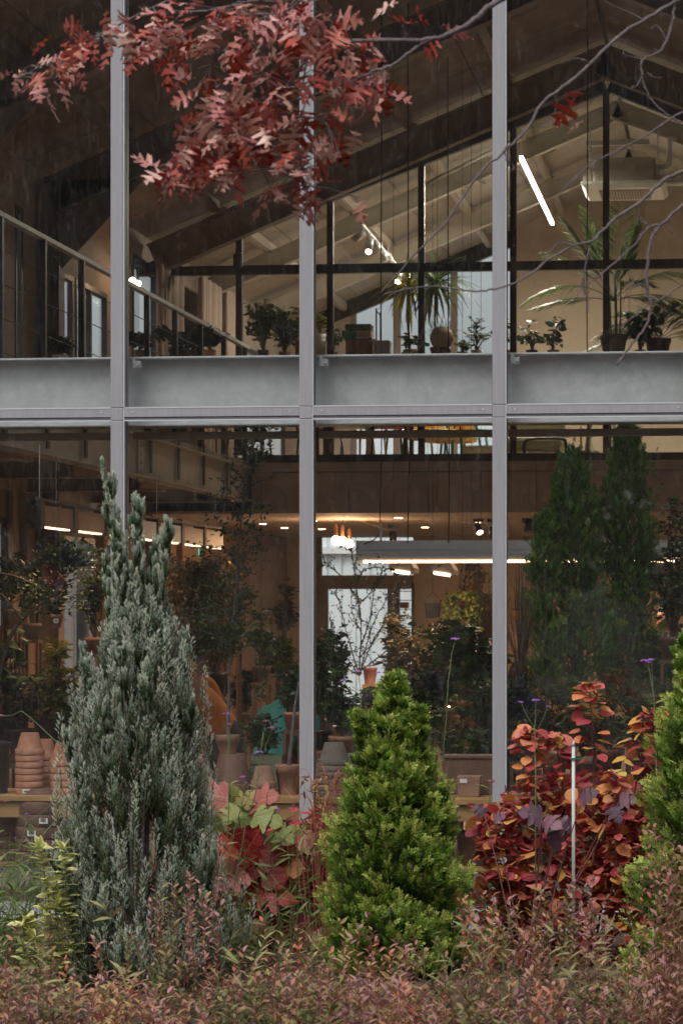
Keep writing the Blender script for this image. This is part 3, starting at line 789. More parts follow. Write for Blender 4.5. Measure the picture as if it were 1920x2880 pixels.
spot_lamp(1384, 1500, 13.4, 'black spotlight just left of the third mullion', on=False, tilt=(0.2, 0))
spot_lamp(1483, 1478, 13.6, 'unlit black spotlight in the right bay below the brown fascia', on=False, tilt=(0.35, 0.5), r=0.055, L=0.17)
MB_r = MB().tube([at(1295, 1462, 13.4), at(1345, 1474, 13.4), at(1392, 1480, 13.4)], 0.012, 6).build('ceiling_rail', M['silver'])
tag(MB_r, 'short metal rail carrying the lit spotlight by the wind chime', 'rail')
# slot vents and downlights of the low ceiling
q = MB()
for k in range(6): q.box(X_(1075, 14.5)+0.0+k*0.0, X_(1200, 14.5), 14.0+k*0.035, 14.02+k*0.035, ZC-0.012, ZC-0.001)
tag(q.build('ceiling_vent', M['rafter']), 'long slotted air vent flush in the low warm ceiling', 'vent'); bpy.data.objects['ceiling_vent']['kind'] = 'stuff'
del bpy.data.objects['ceiling_vent']['kind']
for px, Y in ((880, 14), (905, 17), (1120, 13.2), (1195, 16.5), (1340, 14.8), (1525, 14.2), (740, 15), (800, 16.5)):
    x = X_(px, Y); l = MB(); l.lathe([(0.05,-0.008),(0.045,-0.001)], (x, Y, ZC), 16)
    tag(l.build('downlight', M['warm']), 'small round downlight in the warm low ceiling, '+{880: 'nearest the left of the bulb cluster', 905: 'deep behind the bulb cluster', 1120: 'above the leftmost end of the long pendant', 1195: 'deep, beyond the vent', 1340: 'over the lit black spotlight', 1525: 'beside the unlit right spotlight', 740: 'nearer one left of the second mullion', 800: 'deeper one left of the second mullion'}[px], 'ceiling light', 'downlights in the low ceiling')
# invisible-to-nobody: these are the downlights' own light
for (x, y, p) in ((-3.2, 14.5, 60), (-0.9, 14.5, 60), (1.4, 14.5, 60), (-3.2, 18.3, 50), (-0.9, 18.3, 55), (1.6, 18.3, 55)):
    area('downlight_glow', (x, y, ZC-0.02), 1.3, 0.5, p*0.33, WARM)

# two short grey pendants seen end-on under the long lamp
for px, py, w_, lab in ((1127, 1597, 72, 'short grey hood pendant with a lit strip, under the left part of the long lamp'), (1243, 1603, 66, 'grey bell-shaped hood pendant with dangling cord, over the hanging black pot')):
    Y = 12.9; p = at(px, py, Y); wd = w_/(7000/28.6)
    t = thing('hood_pendant', p, lab, 'pendant lamp', 'short grey hood pendants')
    q = MB(); prof = [(-wd/2, -0.02), (-wd/2, 0.03), (-wd*0.30, 0.10), (-wd*0.22, 0.19), (wd*0.22, 0.19), (wd*0.30, 0.10), (wd/2, 0.0), (wd/2, -0.06), (wd*0.30, -0.07)]
    q.prism([(p.x+a, p.z+b2) for a, b2 in prof], Y, Y+0.5); q.build('hood', M['silver'], t, bevel=0.008)
    q = MB(); q.beam((p.x-wd*0.36, Y-0.004, p.z-0.035), (p.x+wd*0.34, Y-0.004, p.z-0.065), 0.012, 0.03); q.build('light_strip', M['warm'], t)
    MB().tube(smooth_curve([(p.x-wd*0.1, Y-0.01, p.z+0.16), (p.x-0.04, Y-0.03, p.z+0.03), (p.x+0.03, Y-0.02, p.z+0.12)], 4), 0.005, 5).build('cord', M['black'], t)
# wind chime of two rings
p = at(1312, 1505, 12.2); t = thing('ring_chime', p, 'hanging ornament of two thin pale rings above the long pendant', 'ornament')
def ring(c, r, rr=0.006, n=24): 
    pts = [(c[0]+r*math.cos(2*PI*k/n), c[1], c[2]+r*math.sin(2*PI*k/n)) for k in range(n+1)]
    return MB().tube(pts, rr, 5)
ring((p.x, p.y, p.z+0.02), 0.042).build('ring', M['palesteel'], t); ring((p.x, p.y, p.z-0.09), 0.075).build('ring', M['palesteel'], t)
MB().tube([p+Vector((0,0,0.06)), Vector((p.x, p.y, ZC))], 0.002, 4).build('string', M['black'], t)

# upper back room: tilted fluorescent batten
Yf = 13.0
pA = at(1465, 440, 13.0); zf = pA.z; X_f = pA.x; yB_ = onX(1553, X_f+0.0)
t = thing('batten_lamp', pA, 'bright white linear batten lamp hanging in the upper room under the gable', 'lamp')
n_ = 2; yE = min(yB_, 18.0)
for k in range(2):
    ya, yb2 = 13.0+(yE-13.0)*k/2, 13.0+(yE-13.0)*(k+1)/2-0.01
    MB().box(X_f-0.02, X_f+0.02, ya, yb2, zf-0.03, zf+0.01).build('tube', M['cool'], t)
    MB().box(X_f-0.02, X_f+0.02, ya, yb2, zf+0.011, zf+0.04).build('housing', M['white'], t)
for yy in (13.05, yE-0.1): MB().tube([(X_f, yy, zf+0.04), (X_f, yy, roofz(X_f)-0.1)], 0.004, 5).build('wire', M['silver'], t)
area('lamp_light', (X_f, (13+yE)/2, zf-0.04), 0.03, yE-13, 290, NEUT, parent=t)
# unseen lamp added further right in the same room to brighten its walls
X_g = 1.6
t = thing('batten_lamp', (X_g, 15, zf), 'second linear batten lamp of the upper room beyond the right edge', 'lamp')
MB().box(X_g-0.028, X_g+0.028, 13.0, yE, zf-0.03, zf+0.01).build('tube', M['cool'], t)
area('lamp_light', (X_g, 15.5, zf-0.04), 0.1, 4.5, 800, NEUT, parent=t)

# track of spots on the upper left
Ys = 13.0
t = thing('spot_track', at(1015, 628, Ys), 'white angled track with spotlights in the upper room beside the yellow dracaena', 'track light')
pa, pb = at(1015, 628, 12.6), at(1150, 790, 15.6)
MB().beam(pa, pb, 0.035, 0.03).build('track', M['white'], t)
for k, (px, py, Y, on) in enumerate(((1003, 668, 12.7, False), (1038, 695, 12.9, True), (1062, 700, 13.3, False), (1080, 722, 13.8, False), (1098, 735, 14.2, False), (1120, 780, 14.6, True), (1146, 793, 15.2, True))):
    p = at(px, py, Y); d = Vector((0.35 if not on else -0.05, -0.35, -0.8)).normalized(); 
    if k == 0: d = Vector((-0.6, -0.3, -0.5)).normalized()
    h = MB().tube([p-d*0.11, p-d*0.10, p+d*0.05], [0.03, 0.042, 0.045], 12).build('spot_head', M['silver'], t, True)
    if on: MB().ball(p+d*0.055, 0.036, 12).build('lamp_lens', M['bulb'], h, True)
    MB().tube([p-d*0.08, p-d*0.1+Vector((0,0,0.10))], 0.006, 5).build('arm', M['silver'], t)

# ceiling cassette air conditioner
Ya = 13.6
p0 = at(1633, 540, Ya); p1 = at(1872, 540, Ya); cx = (p0.x+p1.x)/2; wd = (p1.x-p0.x)
zc_ = Z_(515, Ya, 1700)
t = thing('air_conditioner', (cx, Ya+wd/2, zc_), 'cream ceiling cassette air conditioner hung on threaded rods in the gable room', 'air conditioner')
q = MB(); q.poly([(cx-wd/2, Ya, zc_+0.0),(cx+wd/2, Ya, zc_),(cx+wd/2, Ya+wd, zc_),(cx-wd/2, Ya+wd, zc_),
    (cx-wd/2+0.05, Ya+0.05, zc_-0.05),(cx+wd/2-0.05, Ya+0.05, zc_-0.05),(cx+wd/2-0.05, Ya+wd-0.05, zc_-0.05),(cx-wd/2+0.05, Ya+wd-0.05, zc_-0.05),
    (cx-wd/2, Ya, zc_+0.03),(cx+wd/2, Ya, zc_+0.03),(cx+wd/2, Ya+wd, zc_+0.03),(cx-wd/2, Ya+wd, zc_+0.03)],
    [(4,7,6,5),(0,4,5,1),(1,5,6,2),(2,6,7,3),(3,7,4,0),(0,1,9,8),(1,2,10,9),(2,3,11,10),(3,0,8,11),(8,9,10,11)])
pan = q.build('panel', M['white'], t, bevel=0.006)
q = MB(); q.box(cx-wd*0.30, cx+wd*0.30, Ya+0.16, Ya+wd-0.16, zc_-0.056, zc_-0.051); q.build('grille', M['rafter'], pan)
q = MB()
for k in range(18): q.box(cx-wd*0.30+k*wd*0.6/18, cx-wd*0.30+k*wd*0.6/18+0.012, Ya+0.16, Ya+wd-0.16, zc_-0.062, zc_-0.0565)
s_ = q.build('grille_slats', M['palesteel'], pan); s_['kind'] = 'stuff'
q = MB(); q.box(cx-wd*0.37, cx+wd*0.37, Ya+0.12, Ya+wd-0.12, zc_+0.032, zc_+0.33); q.build('body', M['palesteel'], t, bevel=0.03)
q = MB()
for k in range(4): q.box(cx-wd*0.372, cx+wd*0.372, Ya+0.116, Ya+0.119, zc_+0.09+k*0.05, zc_+0.095+k*0.05)
q.box(cx-0.02, cx+0.14, Ya+0.110, Ya+0.115, zc_+0.10, zc_+0.24); q.build('ridge', M['palesteel'], t)
for sx in (-1, 1):
    q = MB(); q.box(cx+sx*wd*0.43-0.05, cx+sx*wd*0.43+0.05, Ya+0.14, Ya+0.5, zc_+0.032, zc_+0.12); q.box(cx+sx*wd*0.40-0.02, cx+sx*wd*0.40+0.02, Ya+0.12, Ya+0.16, zc_+0.12, zc_+0.22); q.build('side_bracket', M['palesteel'], t, bevel=0.005)
    MB().tube([(cx+sx*wd*0.40, Ya+0.14, zc_+0.12), (cx+sx*wd*0.40, Ya+0.14, Z_(405, 14.6, 1700)+0.02)], 0.008, 6).build('rod', M['galv'], t)
MB().tube(smooth_curve([(cx+wd*0.38, Ya+0.4, zc_+0.25), (cx+wd*0.50, Ya+0.38, zc_+0.25), (cx+wd*0.53, Ya+0.38, zc_+0.32), (cx+wd*0.53, Ya+0.38, zc_+0.6)], 5), 0.035, 10).build('pipe', M['white'], t, True)
MB().tube(smooth_curve([(cx+wd*0.38, Ya+0.3, zc_+0.08), (cx+wd*0.60, Ya+0.28, zc_+0.05), (cx+wd*0.72, Ya+0.3, zc_+0.12), (cx+wd*0.74, Ya+0.3, zc_+0.6)], 6), 0.045, 10).build('pipe', M['white'], t, True)

# ================================================================== MEZZANINE FURNITURE AND UPSTAIRS OBJECTS
FT = thing('plant_shelf', (-1.5, YP+0.5, ZM), 'long dark counter behind the upper glazing carrying plants and books', 'counter')
zs = Z_(1003, YP+0.5, 1200)
MB().box(X_(640, YP+0.5), X_(2100, YP+0.5), YP+0.62, YP+1.25, zs-0.03, zs).build('top', M['darkwood'], FT)
for px in (650, 880, 1130, 1400, 1700, 2050):
    for dy in (0.66, 1.19): MB().box(X_(px, YP+0.5), X_(px, YP+0.5)+0.04, YP+dy, YP+dy+0.04, ZM+0.012, zs-0.03).build('leg', M['darkwood'], FT)

def chair(x, y, rz, label, seatm, legm, back='slats', z0=ZM+0.002, seat=0.45):
    t = thing('chair', (x, y, z0), label, 'chair', 'chairs on the mezzanine', rz)
    q = MB(); q.box(-0.22, 0.22, -0.21, 0.21, seat-0.03, seat+0.02); q.build('seat', seatm, t, bevel=0.012, local=True)
    for sx in (-1, 1):
        for sy in (-1, 1):
            MB().tube([(sx*0.19, sy*0.18, seat-0.03), (sx*0.22, sy*0.21, 0)], [0.016, 0.012], 8).build('leg', legm, t, True, local=True)
    q = MB(); q.tube([(-0.20, 0.20, seat), (-0.20, 0.25, seat+0.40)], 0.014, 8); q.tube([(0.20, 0.20, seat), (0.20, 0.25, seat+0.40)], 0.014, 8)
    q.build('back_post', legm, t, True, local=True)
    if back == 'slats':
        for k in range(3): MB().box(-0.20, 0.20, 0.205+0.015*k, 0.225+0.015*k, seat+0.12+k*0.10, seat+0.18+k*0.10).build('back_slat', seatm, t, local=True)
    else: MB().box(-0.21, 0.21, 0.20, 0.25, seat+0.12, seat+0.42).build('backrest', seatm, t, bevel=0.02, local=True)
    return t
M['redseat'] = mat('red_cushion', (0.38, 0.05, 0.03), 0.8, 0, 0.1)
M['cream'] = mat('cream_paint', (0.55, 0.50, 0.34), 0.5, 0, 0.08)
M['greenpaint'] = mat('grey_green_paint', (0.16, 0.17, 0.11), 0.5, 0, 0.15)
M['teal'] = mat('teal_lacquer', (0.03, 0.19, 0.20), 0.45, 0, 0.1)
m_, n_, p_ = _new('orange_patterned_fabric')
vo = n_.nodes.new('ShaderNodeTexVoronoi'); vo.inputs['Scale'].default_value = 9; tc_ = n_.nodes.new('ShaderNodeTexCoord'); n_.links.new(tc_.outputs['Object'], vo.inputs['Vector'])
r_ = n_.nodes.new('ShaderNodeValToRGB'); r_.color_ramp.interpolation = 'CONSTANT'
r_.color_ramp.elements[0].color = (0.80, 0.36, 0.03, 1); r_.color_ramp.elements[1].position = 0.42; r_.color_ramp.elements[1].color = (0.85, 0.62, 0.25, 1)
n_.links.new(vo.outputs['Distance'], r_.inputs[0]); n_.links.new(r_.outputs[0], p_.inputs['Base Color']); p_.inputs['Roughness'].default_value = 0.85
M['orange'] = m_
def stool(px, Y, label, topm, legm, w_=0.3):
    x = X_(px, Y); t = thing('stool', (x, Y, ZM+0.002), label, 'stool', 'stools on the mezzanine')
    MB().box(-w_, w_, -0.2, 0.2, 0.42, 0.46).build('seat', topm, t, bevel=0.01, local=True)
    for sx in (-1, 1):
        for sy in (-1, 1): MB().beam((sx*(w_-0.08), sy*0.15, 0.42), (sx*(w_-0.04), sy*0.18, 0), 0.035, 0.035).build('leg', legm, t, local=True)
stool(985, 13.2, 'pale painted stool seen between the second mullion and the leftmost cable, under the steel beam', M['cream'], M['cream'])
chair(X_(1088, 13.2), 13.2, 0.3, 'chair with red cushion seen under the steel beam beside the leftmost cable', M['redseat'], M['darksteel'])
chair(X_(1022, 14.8), 14.8, -0.5, 'dark chair with reddish seat behind the pale stool', M['redseat'], M['greenpaint'])
chair(X_(1150, 14.4), 14.4, 2.6, 'dark wooden chair left of the orange patterned chair', M['darkwood'], M['greenpaint'])
# orange patterned chairs
for px, Y, rz, lab in ((1215, 13.0, 0.5, 'armchair in orange patterned fabric, left one of the orange pair under the beam'), (1265, 13.5, -0.6, 'armchair in orange patterned fabric with teal legs, right one of the orange pair')):
    x = X_(px, Y); t = thing('armchair', (x, Y, ZM+0.002), lab, 'armchair', 'orange armchairs', rz)
    MB().box(-0.24, 0.24, -0.24, 0.24, 0.26, 0.38).build('seat', M['orange'], t, bevel=0.04, local=True)
    q = MB(); q.obox((0, 0.22, 0.50), (0.48, 0.08, 0.40), Euler((-0.25, 0, 0)).to_matrix()); q.build('backrest', M['orange'], t, bevel=0.04, local=True)
    for sx in (-1, 1):
        MB().tube(smooth_curve([(sx*0.26, -0.26, 0), (sx*0.26, -0.22, 0.42), (sx*0.26, -0.05, 0.50), (sx*0.26, 0.18, 0.44), (sx*0.26, 0.28, 0)], 4), 0.014, 8).build('arm_frame', M['teal'], t, True, local=True)
chair(X_(1305, 14.2), 14.2, 0.9, 'teal framed chair right of the orange pair', M['teal'], M['teal'])
# pale low sofa and cream pedestal table in the right bay
x = X_(1510, 13.4); t = thing('sofa', (x, 13.4, ZM+0.002), 'low pale olive sofa with black tube arm seen under the beam in the right bay', 'sofa')
M['olive'] = mat('pale_olive_fabric', (0.36, 0.35, 0.22), 0.85, 0, 0.08)
MB().box(-0.42, 0.30, -0.3, 0.3, 0.14, 0.30).build('seat', M['olive'], t, bevel=0.05, local=True)
MB().box(-0.42, 0.30, 0.22, 0.34, 0.30, 0.62).build('backrest', M['olive'], t, bevel=0.05, local=True)
MB().tube(smooth_curve([(-0.12,-0.33,0.0),(-0.12,-0.33,0.22),(-0.02,-0.33,0.27),(0.3,-0.33,0.27),(0.36,-0.33,0.2),(0.36,-0.33,0)], 4), 0.018, 8).build('arm_tube', M['black'], t, True, local=True)
for sx in (-0.38, 0.26):
    for sy in (-0.26, 0.26): MB().tube([(sx, sy, 0.15), (sx, sy, 0)], 0.02, 8).build('leg', M['darkwood'], t, local=True)
x = X_(1650, 13.2); t = thing('pedestal_table', (x, 13.2, ZM+0.002), 'cream swivel chair base with five feet and curved column, right bay upstairs', 'chair')
for k in range(5):
    a = 2*PI*k/5+0.3; MB().tube(smooth_curve([(0,0,0.12),(0.15*math.cos(a),0.15*math.sin(a),0.10),(0.30*math.cos(a),0.30*math.sin(a),0.02)], 4), [0.03]*4+[0.025]*4+[0.02], 8).build('foot', M['cream'], t, True, local=True)
MB().tube([(0,0,0.1),(0.02,0,0.34),(0.03,0,0.44)], [0.035,0.022,0.03], 10).build('column', M['cream'], t, True, local=True)
MB().box(-0.2, 0.24, -0.2, 0.2, 0.44, 0.50).build('seat', M['cream'], t, bevel=0.03, local=True)
t = thing('low_table', (X_(1350, 13.6), 13.6, ZM+0.002), 'pale low box table left of the third mullion upstairs', 'table')
MB().box(-0.2, 0.25, -0.2, 0.2, 0.0, 0.20).build('box', M['cream'], t, bevel=0.01, local=True)
MB().box(-0.22, 0.27, -0.22, 0.22, 0.201, 0.22).build('top', M['cream'], t, local=True)
for px, Y, lab in ((1560, 15.2, 'slatted pale chair behind the sofa upstairs'), (1605, 14.6, 'pale slatted chair left of the cream swivel base')):
    chair(X_(px, Y), Y, 0.4, lab, M['cream'], M['olive'])
for px, Y in ((900, 14.0), (700, 14.6)): chair(X_(px, Y), Y, 1.2, 'dark chair upstairs left of the second mullion' if px == 900 else 'dark chair upstairs near the gallery end, behind the tree top', M['darkwood'], M['darksteel'])

# books, box, metal case, sphere, on the upper counter
def text_obj(body, size, loc, rot, m, parent, name='lettering'):
    cu = bpy.data.curves.new(name, 'FONT'); cu.body = body; cu.size = size; cu.extrude = 0.0008; cu.align_x = 'CENTER'; cu.align_y = 'CENTER'
    to = bpy.data.objects.new(name, cu); dg = bpy.context.evaluated_depsgraph_get()
    C.objects.link(to); dg.update(); me = bpy.data.meshes.new_from_object(to.evaluated_get(dg)); bpy.data.objects.remove(to)
    me.materials.clear()
    o = link(name, me, m, parent); o.location = Vector(loc)-root_of(parent).location; o.rotation_euler = rot
    return o
Yc = YP+0.78
M['bookg'] = mat('dark_green_cover', (0.05, 0.10, 0.06), 0.6, 0, 0.1); M['bookc'] = mat('pale_cover', (0.50, 0.48, 0.40), 0.6, 0, 0.06); M['bookm'] = mat('green_cover', (0.035, 0.24, 0.13), 0.5, 0, 0.1)
M['gold'] = mat('pale_print', (0.45, 0.42, 0.30), 0.6)
x0, x1 = X_(972, Yc), X_(1042, Yc); zc0, zc1 = zs, Z_(953, Yc)
t = thing('storage_box', ((x0+x1)/2, Yc, zs), 'reddish wooden box under the stacked books', 'box')
MB().box(x0, x1, Yc-0.02, Yc+0.3, zs+0.001, zc1-0.012).build('body', mat('reddish_wood', (0.26, 0.12, 0.07), 0.6, 0, 0.2, 6, bump=0.05), t, bevel=0.004); MB().box(x0-0.01, x1+0.01, Yc-0.03, Yc+0.31, zc1-0.011, zc1).build('lid', M['darkwood'], t)
zb1, zb2_ = zc1+0.001, Z_(930, Yc)
t = thing('book', ((x0+x1)/2, Yc, zb1), 'thick book with green and pale spine lying under the dark green book', 'book')
xx = X_(1003, Yc)
MB().box(X_(963, Yc), xx, Yc-0.06, Yc+0.16, zb1, zb2_-0.002).build('cover', M['bookm'], t, bevel=0.003); MB().box(xx+0.0006, X_(1046, Yc), Yc-0.06, Yc+0.16, zb1, zb2_-0.002).build('spine_label', M['bookc'], t, bevel=0.003)
text_obj('1000x', 0.062, (X_(1021, Yc), Yc-0.0625, (zb1+zb2_)/2-0.008), (PI/2, PI, 0), M['ink'], t)
q = MB()
for k in range(7): q.box(X_(1007+k*4, Yc), X_(1009.5+k*4, Yc), Yc-0.0625, Yc-0.0612, zb2_-0.022, zb2_-0.018)
q.build('small_print', M['ink'], t)
zb3 = Z_(912, Yc)
t = thing('book', ((x0+x1)/2, Yc, zb2_), 'dark green book with pale lettering on top of the stack', 'book')
MB().box(X_(972, Yc), X_(1044, Yc), Yc-0.05, Yc+0.17, zb2_, zb3).build('cover', M['bookg'], t, bevel=0.006)
text_obj('COLLECTION', 0.055, (X_(1010, Yc), Yc-0.0525, (zb3+zb2_)/2), (PI/2, 0, 0), M['gold'], t)
t = thing('metal_case', (X_(1075, Yc), Yc, zs), 'grey metal case beside the stacked books against the bright gable window', 'case')
MB().box(X_(1055, Yc), X_(1096, Yc), Yc, Yc+0.2, zs+0.001, Z_(957, Yc)).build('body', M['galv'], t, bevel=0.01)
MB().box(X_(1048, Yc), X_(1056, Yc), Yc+0.05, Yc+0.2, zs+0.001, Z_(952, Yc)).build('side', M['silver'], t)
# small rack of two uprights
t = thing('upright_rack', (X_(1050, Yc), Yc+0.3, zs), 'thin black two-legged rack standing up behind the metal case', 'rack')
for px in (1047, 1059): MB().box(X_(px, Yc)-0.008, X_(px, Yc)+0.008, Yc+0.3, Yc+0.316, zs+0.001, Z_(858 if px == 1047 else 868, Yc)).build('upright', M['black'], t)
MB().beam((X_(1047, Yc), Yc+0.308, Z_(866, Yc)), (X_(1059, Yc), Yc+0.308, Z_(878, Yc)), 0.012, 0.012).build('crossbar', M['black'], t)
p = at(1242, 950, Yc)
t = thing('globe_lamp', p, 'round dusty pink globe standing before the bright gable window', 'ornament')
MB().ball(p, 0.138, 28).build('globe', mat('dusty_pink_clay', (0.42, 0.32, 0.25), 0.7, 0, 0.15, 6, bump=0.05), t, True)
MB().lathe([(0.10,-0.17),(0.11,-0.16),(0.10,-0.12),(0.05,-0.10)], p, 20).build('base', M['darkwood'], t, True)

# linen curtains and cupboards on the upper left
def curtain(pxa, pxb, ya, yb, label):
    y0c, y1c = onX(pxa, XW+0.25), onX(pxb, XW+0.25); n = 46
    q = MB(); z0c, z1c = 3.95, ya
    vs = []
    for i in range(n+1):
        y = y0c+(y1c-y0c)*i/n; x = XW+0.25+0.05*math.sin(i*1.35)+0.012*math.sin(i*0.5+1)
        vs += [(x, y, z0c), (x, y, z1c)]
    q.poly(vs, [(2*i, 2*i+2, 2*i+3, 2*i+1) for i in range(n)])
    o = q.build('curtain', M['curtain'], None, True); tag(o, label, 'curtain', 'linen curtains'); sm = o.modifiers.new('solid', 'SOLIDIFY'); sm.thickness = 0.004
    return o
curtain(443, 512, 5.95, 0, 'pale linen curtain hanging right of the bright gallery window')
curtain(562, 618, 6.0, 0, 'pale linen curtain hanging nearest the dark partition post')
curtain(630, 662, 6.0, 0, 'narrow linen curtain at the far end of the gallery wall')
MB_ = MB(); 
p = at(640, 920, YP+3.5); t = thing('hanging_garment', p, 'dark brown coat hung on the far gallery wall', 'coat')
q = MB(); q.prism([(p.x-0.10, p.z-0.45), (p.x+0.12, p.z-0.45), (p.x+0.10, p.z+0.15), (p.x+0.02, p.z+0.24), (p.x-0.04, p.z+0.24), (p.x-0.12, p.z+0.12)], p.y, p.y+0.08); q.build('cloth', M['darkwood'], t, bevel=0.03)
q = MB(); q.tube([(p.x, p.y+0.04, p.z+0.22), (p.x, p.y+0.04, p.z+0.30)], 0.008, 6); q.build('hook', M['silver'], t)
# lamp reflections at the gallery window, put in as small glowing balls
p = at(380, 793, onX(380, XW+0.3)); t = thing('lamp_reflection', p, 'pair of small lit bulbs at the top of the bright gallery window', 'lamp')
for k in (-1, 1):
    b_ = MB().ball(p+Vector((0, k*0.12, 0)), 0.035, 12).build('bulb', M['bulb'], t, True); MB().tube([p+Vector((0, k*0.12, 0.03)), p+Vector((0, k*0.12, 0.16))], 0.012, 8).build('stem', M['black'], t)

# exit sign
p = at(547, 1552, 14.5); t = thing('exit_sign', p, 'small lit green exit sign hanging at the end of the copper track lamp', 'sign')
MB().box(p.x-0.05, p.x+0.05, p.y, p.y+0.04, p.z-0.06, p.z+0.06).build('box', emit('green_sign_light', (0.05, 0.75, 0.45), 1.2), t)
text_obj('EXIT', 0.035, (p.x, p.y-0.002, p.z), (PI/2, 0, 0), M['white'], t)
bpy.data.objects.remove([c for c in t.children if c.name.startswith('lettering')][0])
q = MB(); q.tube([(p.x-0.01, p.y-0.004, p.z+0.025), (p.x-0.012, p.y-0.004, p.z-0.005), (p.x+0.012, p.y-0.004, p.z-0.03)], 0.006, 5); q.ball((p.x-0.01, p.y-0.004, p.z+0.036), 0.008, 8); q.build('running_figure', M['white'], t)

# louvred vent, posts and pipes on the lower back wall
t = thing('louvre_vent', at(668, 1575, YB-0.05), 'grey louvred shutter on the back wall behind the slender tree', 'vent')
x0, x1 = X_(642, YB), X_(722, YB); z0, z1 = Z_(1640, YB), Z_(1512, YB)
MB().box(x0, x1, YB-0.03, YB-0.002, z0, z1).build('frame', M['galv'], t)
for k in range(14): 
    z = z0+0.02+k*(z1-z0-0.04)/14; q = MB(); q.obox(((x0+x1)/2, YB-0.045, z+0.02), (x1-x0-0.04, 0.006, 0.04), Euler((0.6, 0, 0)).to_matrix()); q.build('slat', M['galv'], t)
for px, w_ in ((716, 0.05), (728, 0.02), (787, 0.025), (1512, 0.02)):
    x = X_(px, YB-0.1); t = MB().box(x-w_, x+w_, YB-0.16, YB-0.06, 0.06, ZC-0.002).build('wall_post', M['palesteel'])
    tag(t, {716: 'pale square post on the back wall left of centre', 728: 'thin pale post right beside the square post', 787: 'pale conduit post near the second mullion', 1512: 'slotted shelf upright in the right bay'}[px], 'post', 'posts on the back wall')
# narrow shelf rack in the side light of the door
x0, x1 = X_(1120, YB-0.25), X_(1160, YB-0.25)
t = thing('shelf_rack', ((x0+x1)/2, YB-0.25, 0.06), 'narrow dark rack with small boxes in front of the door side light', 'rack')
for x in (x0, x1): MB().box(x-0.012, x+0.012, YB-0.3, YB-0.15, 0.06, Z_(1640, YB)).build('upright', M['darksteel'], t)
for py in (1665, 1690, 1715, 1740, 1765, 1790, 1815): MB().box(x0+0.013, x1-0.013, YB-0.3, YB-0.15, Z_(py, YB), Z_(py, YB)+0.012).build('shelf', M['darksteel'], t)
for py, w_ in ((1713, 0.12), (1788, 0.13)): 
    o = MB().box(x0+0.03, x0+0.03+w_, YB-0.28, YB-0.18, Z_(py, YB)+0.0125, Z_(py, YB)+0.10).build('small_box', M['copper']); tag(o, 'small brown box on the upper part of the narrow rack' if py == 1713 else 'small brown box low on the narrow rack', 'box')
# wall shelf with leaning books in the right bay
Yq = YB-0.4; x0, x1 = X_(1438, Yq), X_(1512, Yq); zq = Z_(1712, Yq)
t = thing('wall_shelf', ((x0+x1)/2, Yq, zq), 'brown wall shelf with drawer beside the third mullion', 'shelf')
MB().box(x0, x1, Yq, Yq+0.35, zq-0.02, zq).build('board', M['darkwood'], t); MB().box(x0+0.02, x1-0.12, Yq+0.01, Yq+0.3, zq-0.15, zq-0.022).build('drawer', M['wood'], t)
for k, (c_, hh) in enumerate(((M['bookm'], 0.20), (M['redseat'], 0.17), (M['bookc'], 0.22), (M['teal'], 0.16))):
    o = MB().obox((x0+0.12+k*0.05, Yq+0.14, zq+hh/2+0.002), (0.025, 0.14, hh), Euler((0, 0.12, 0)).to_matrix()).build('book', c_); tag(o, ['green book leaning leftmost on the brown wall shelf', 'red book second on the brown wall shelf', 'pale book third on the brown wall shelf', 'teal book rightmost on the brown wall shelf'][k], 'book', 'books on the wall shelf')
# narrow framed wall posters
p = at(791, 1700, YB-0.02)
o = MB().box(p.x-0.03, p.x+0.03, YB-0.03, YB-0.002, Z_(1752, YB), Z_(1665, YB)).build('wall_banner', M['teal']); tag(o, 'narrow dark teal banner on the back wall near the second mullion', 'banner')
# emergency kit: bluish framed picture and fairy light glints (small bulbs)
for k, (px, py, Y) in enumerate(((902, 1862, 9), (896, 1868, 9.2), (1236, 1975, 6), (1230, 2003, 6.1), (1243, 2012, 6.2), (1262, 1990, 6.3))):
    o = MB().ball(at(px, py, Y), 0.012, 8).build('tiny_bulb', M['bulb']); tag(o, 'tiny glowing bulb '+['upper one just right of the second mullion', 'lower one just right of the second mullion', 'above the glass jars, highest', 'above the glass jars, leftmost', 'among the glass jars, lowest', 'right of the glass jars'][k], 'bulb', 'tiny bulbs among the plants')
# ================================================================== POTTING TABLE, POTS
YT0, YT1 = 0.36, 1.02
zt_ = Z_(2243, YT0, 700)
T = thing('potting_table', (-1.5, 0.7, 0.05), 'long pale pine potting table just behind the glass carrying the pots', 'table')
xa, xb = X_(-260, YT0), X_(1990, YT0)
n = 4
for k in range(n):
    a = YT0+(YT1-YT0)*k/n; b2 = YT0+(YT1-YT0)*(k+1)/n-0.006
    for (p0, p1) in ((xa, X_(420, YT0)), (X_(420, YT0)+0.003, X_(1180, YT0)), (X_(1180, YT0)+0.003, xb)):
        MB().box(p0, p1, a, b2, zt_-0.038, zt_).build('plank', M['wood'], T, bevel=0.003)
zap = Z_(2310, YT0)
for (p0, p1) in ((xa, X_(640, YT0)), (X_(640, YT0)+0.003, xb)):
    MB().box(p0, p1, YT0+0.03, YT0+0.065, zap, zt_-0.048).build('apron_board', M['wood'], T, bevel=0.003)
MB().box(xa, xb, YT1-0.1, YT1-0.06, zap, zt_-0.048).build('apron_board', M['wood'], T)
for px in (-150, 420, 1180, 1700):
    x = X_(px, YT0)
    for y in (YT0+0.08, YT1-0.16): MB().box(x, x+0.07, y, y+0.07, 0.05, zt_-0.04).build('leg', M['wood'], T)
MB().box(xa, xb, YT0+0.1, YT1-0.1, 0.30, 0.325).build('lower_shelf', M['wood'], T)

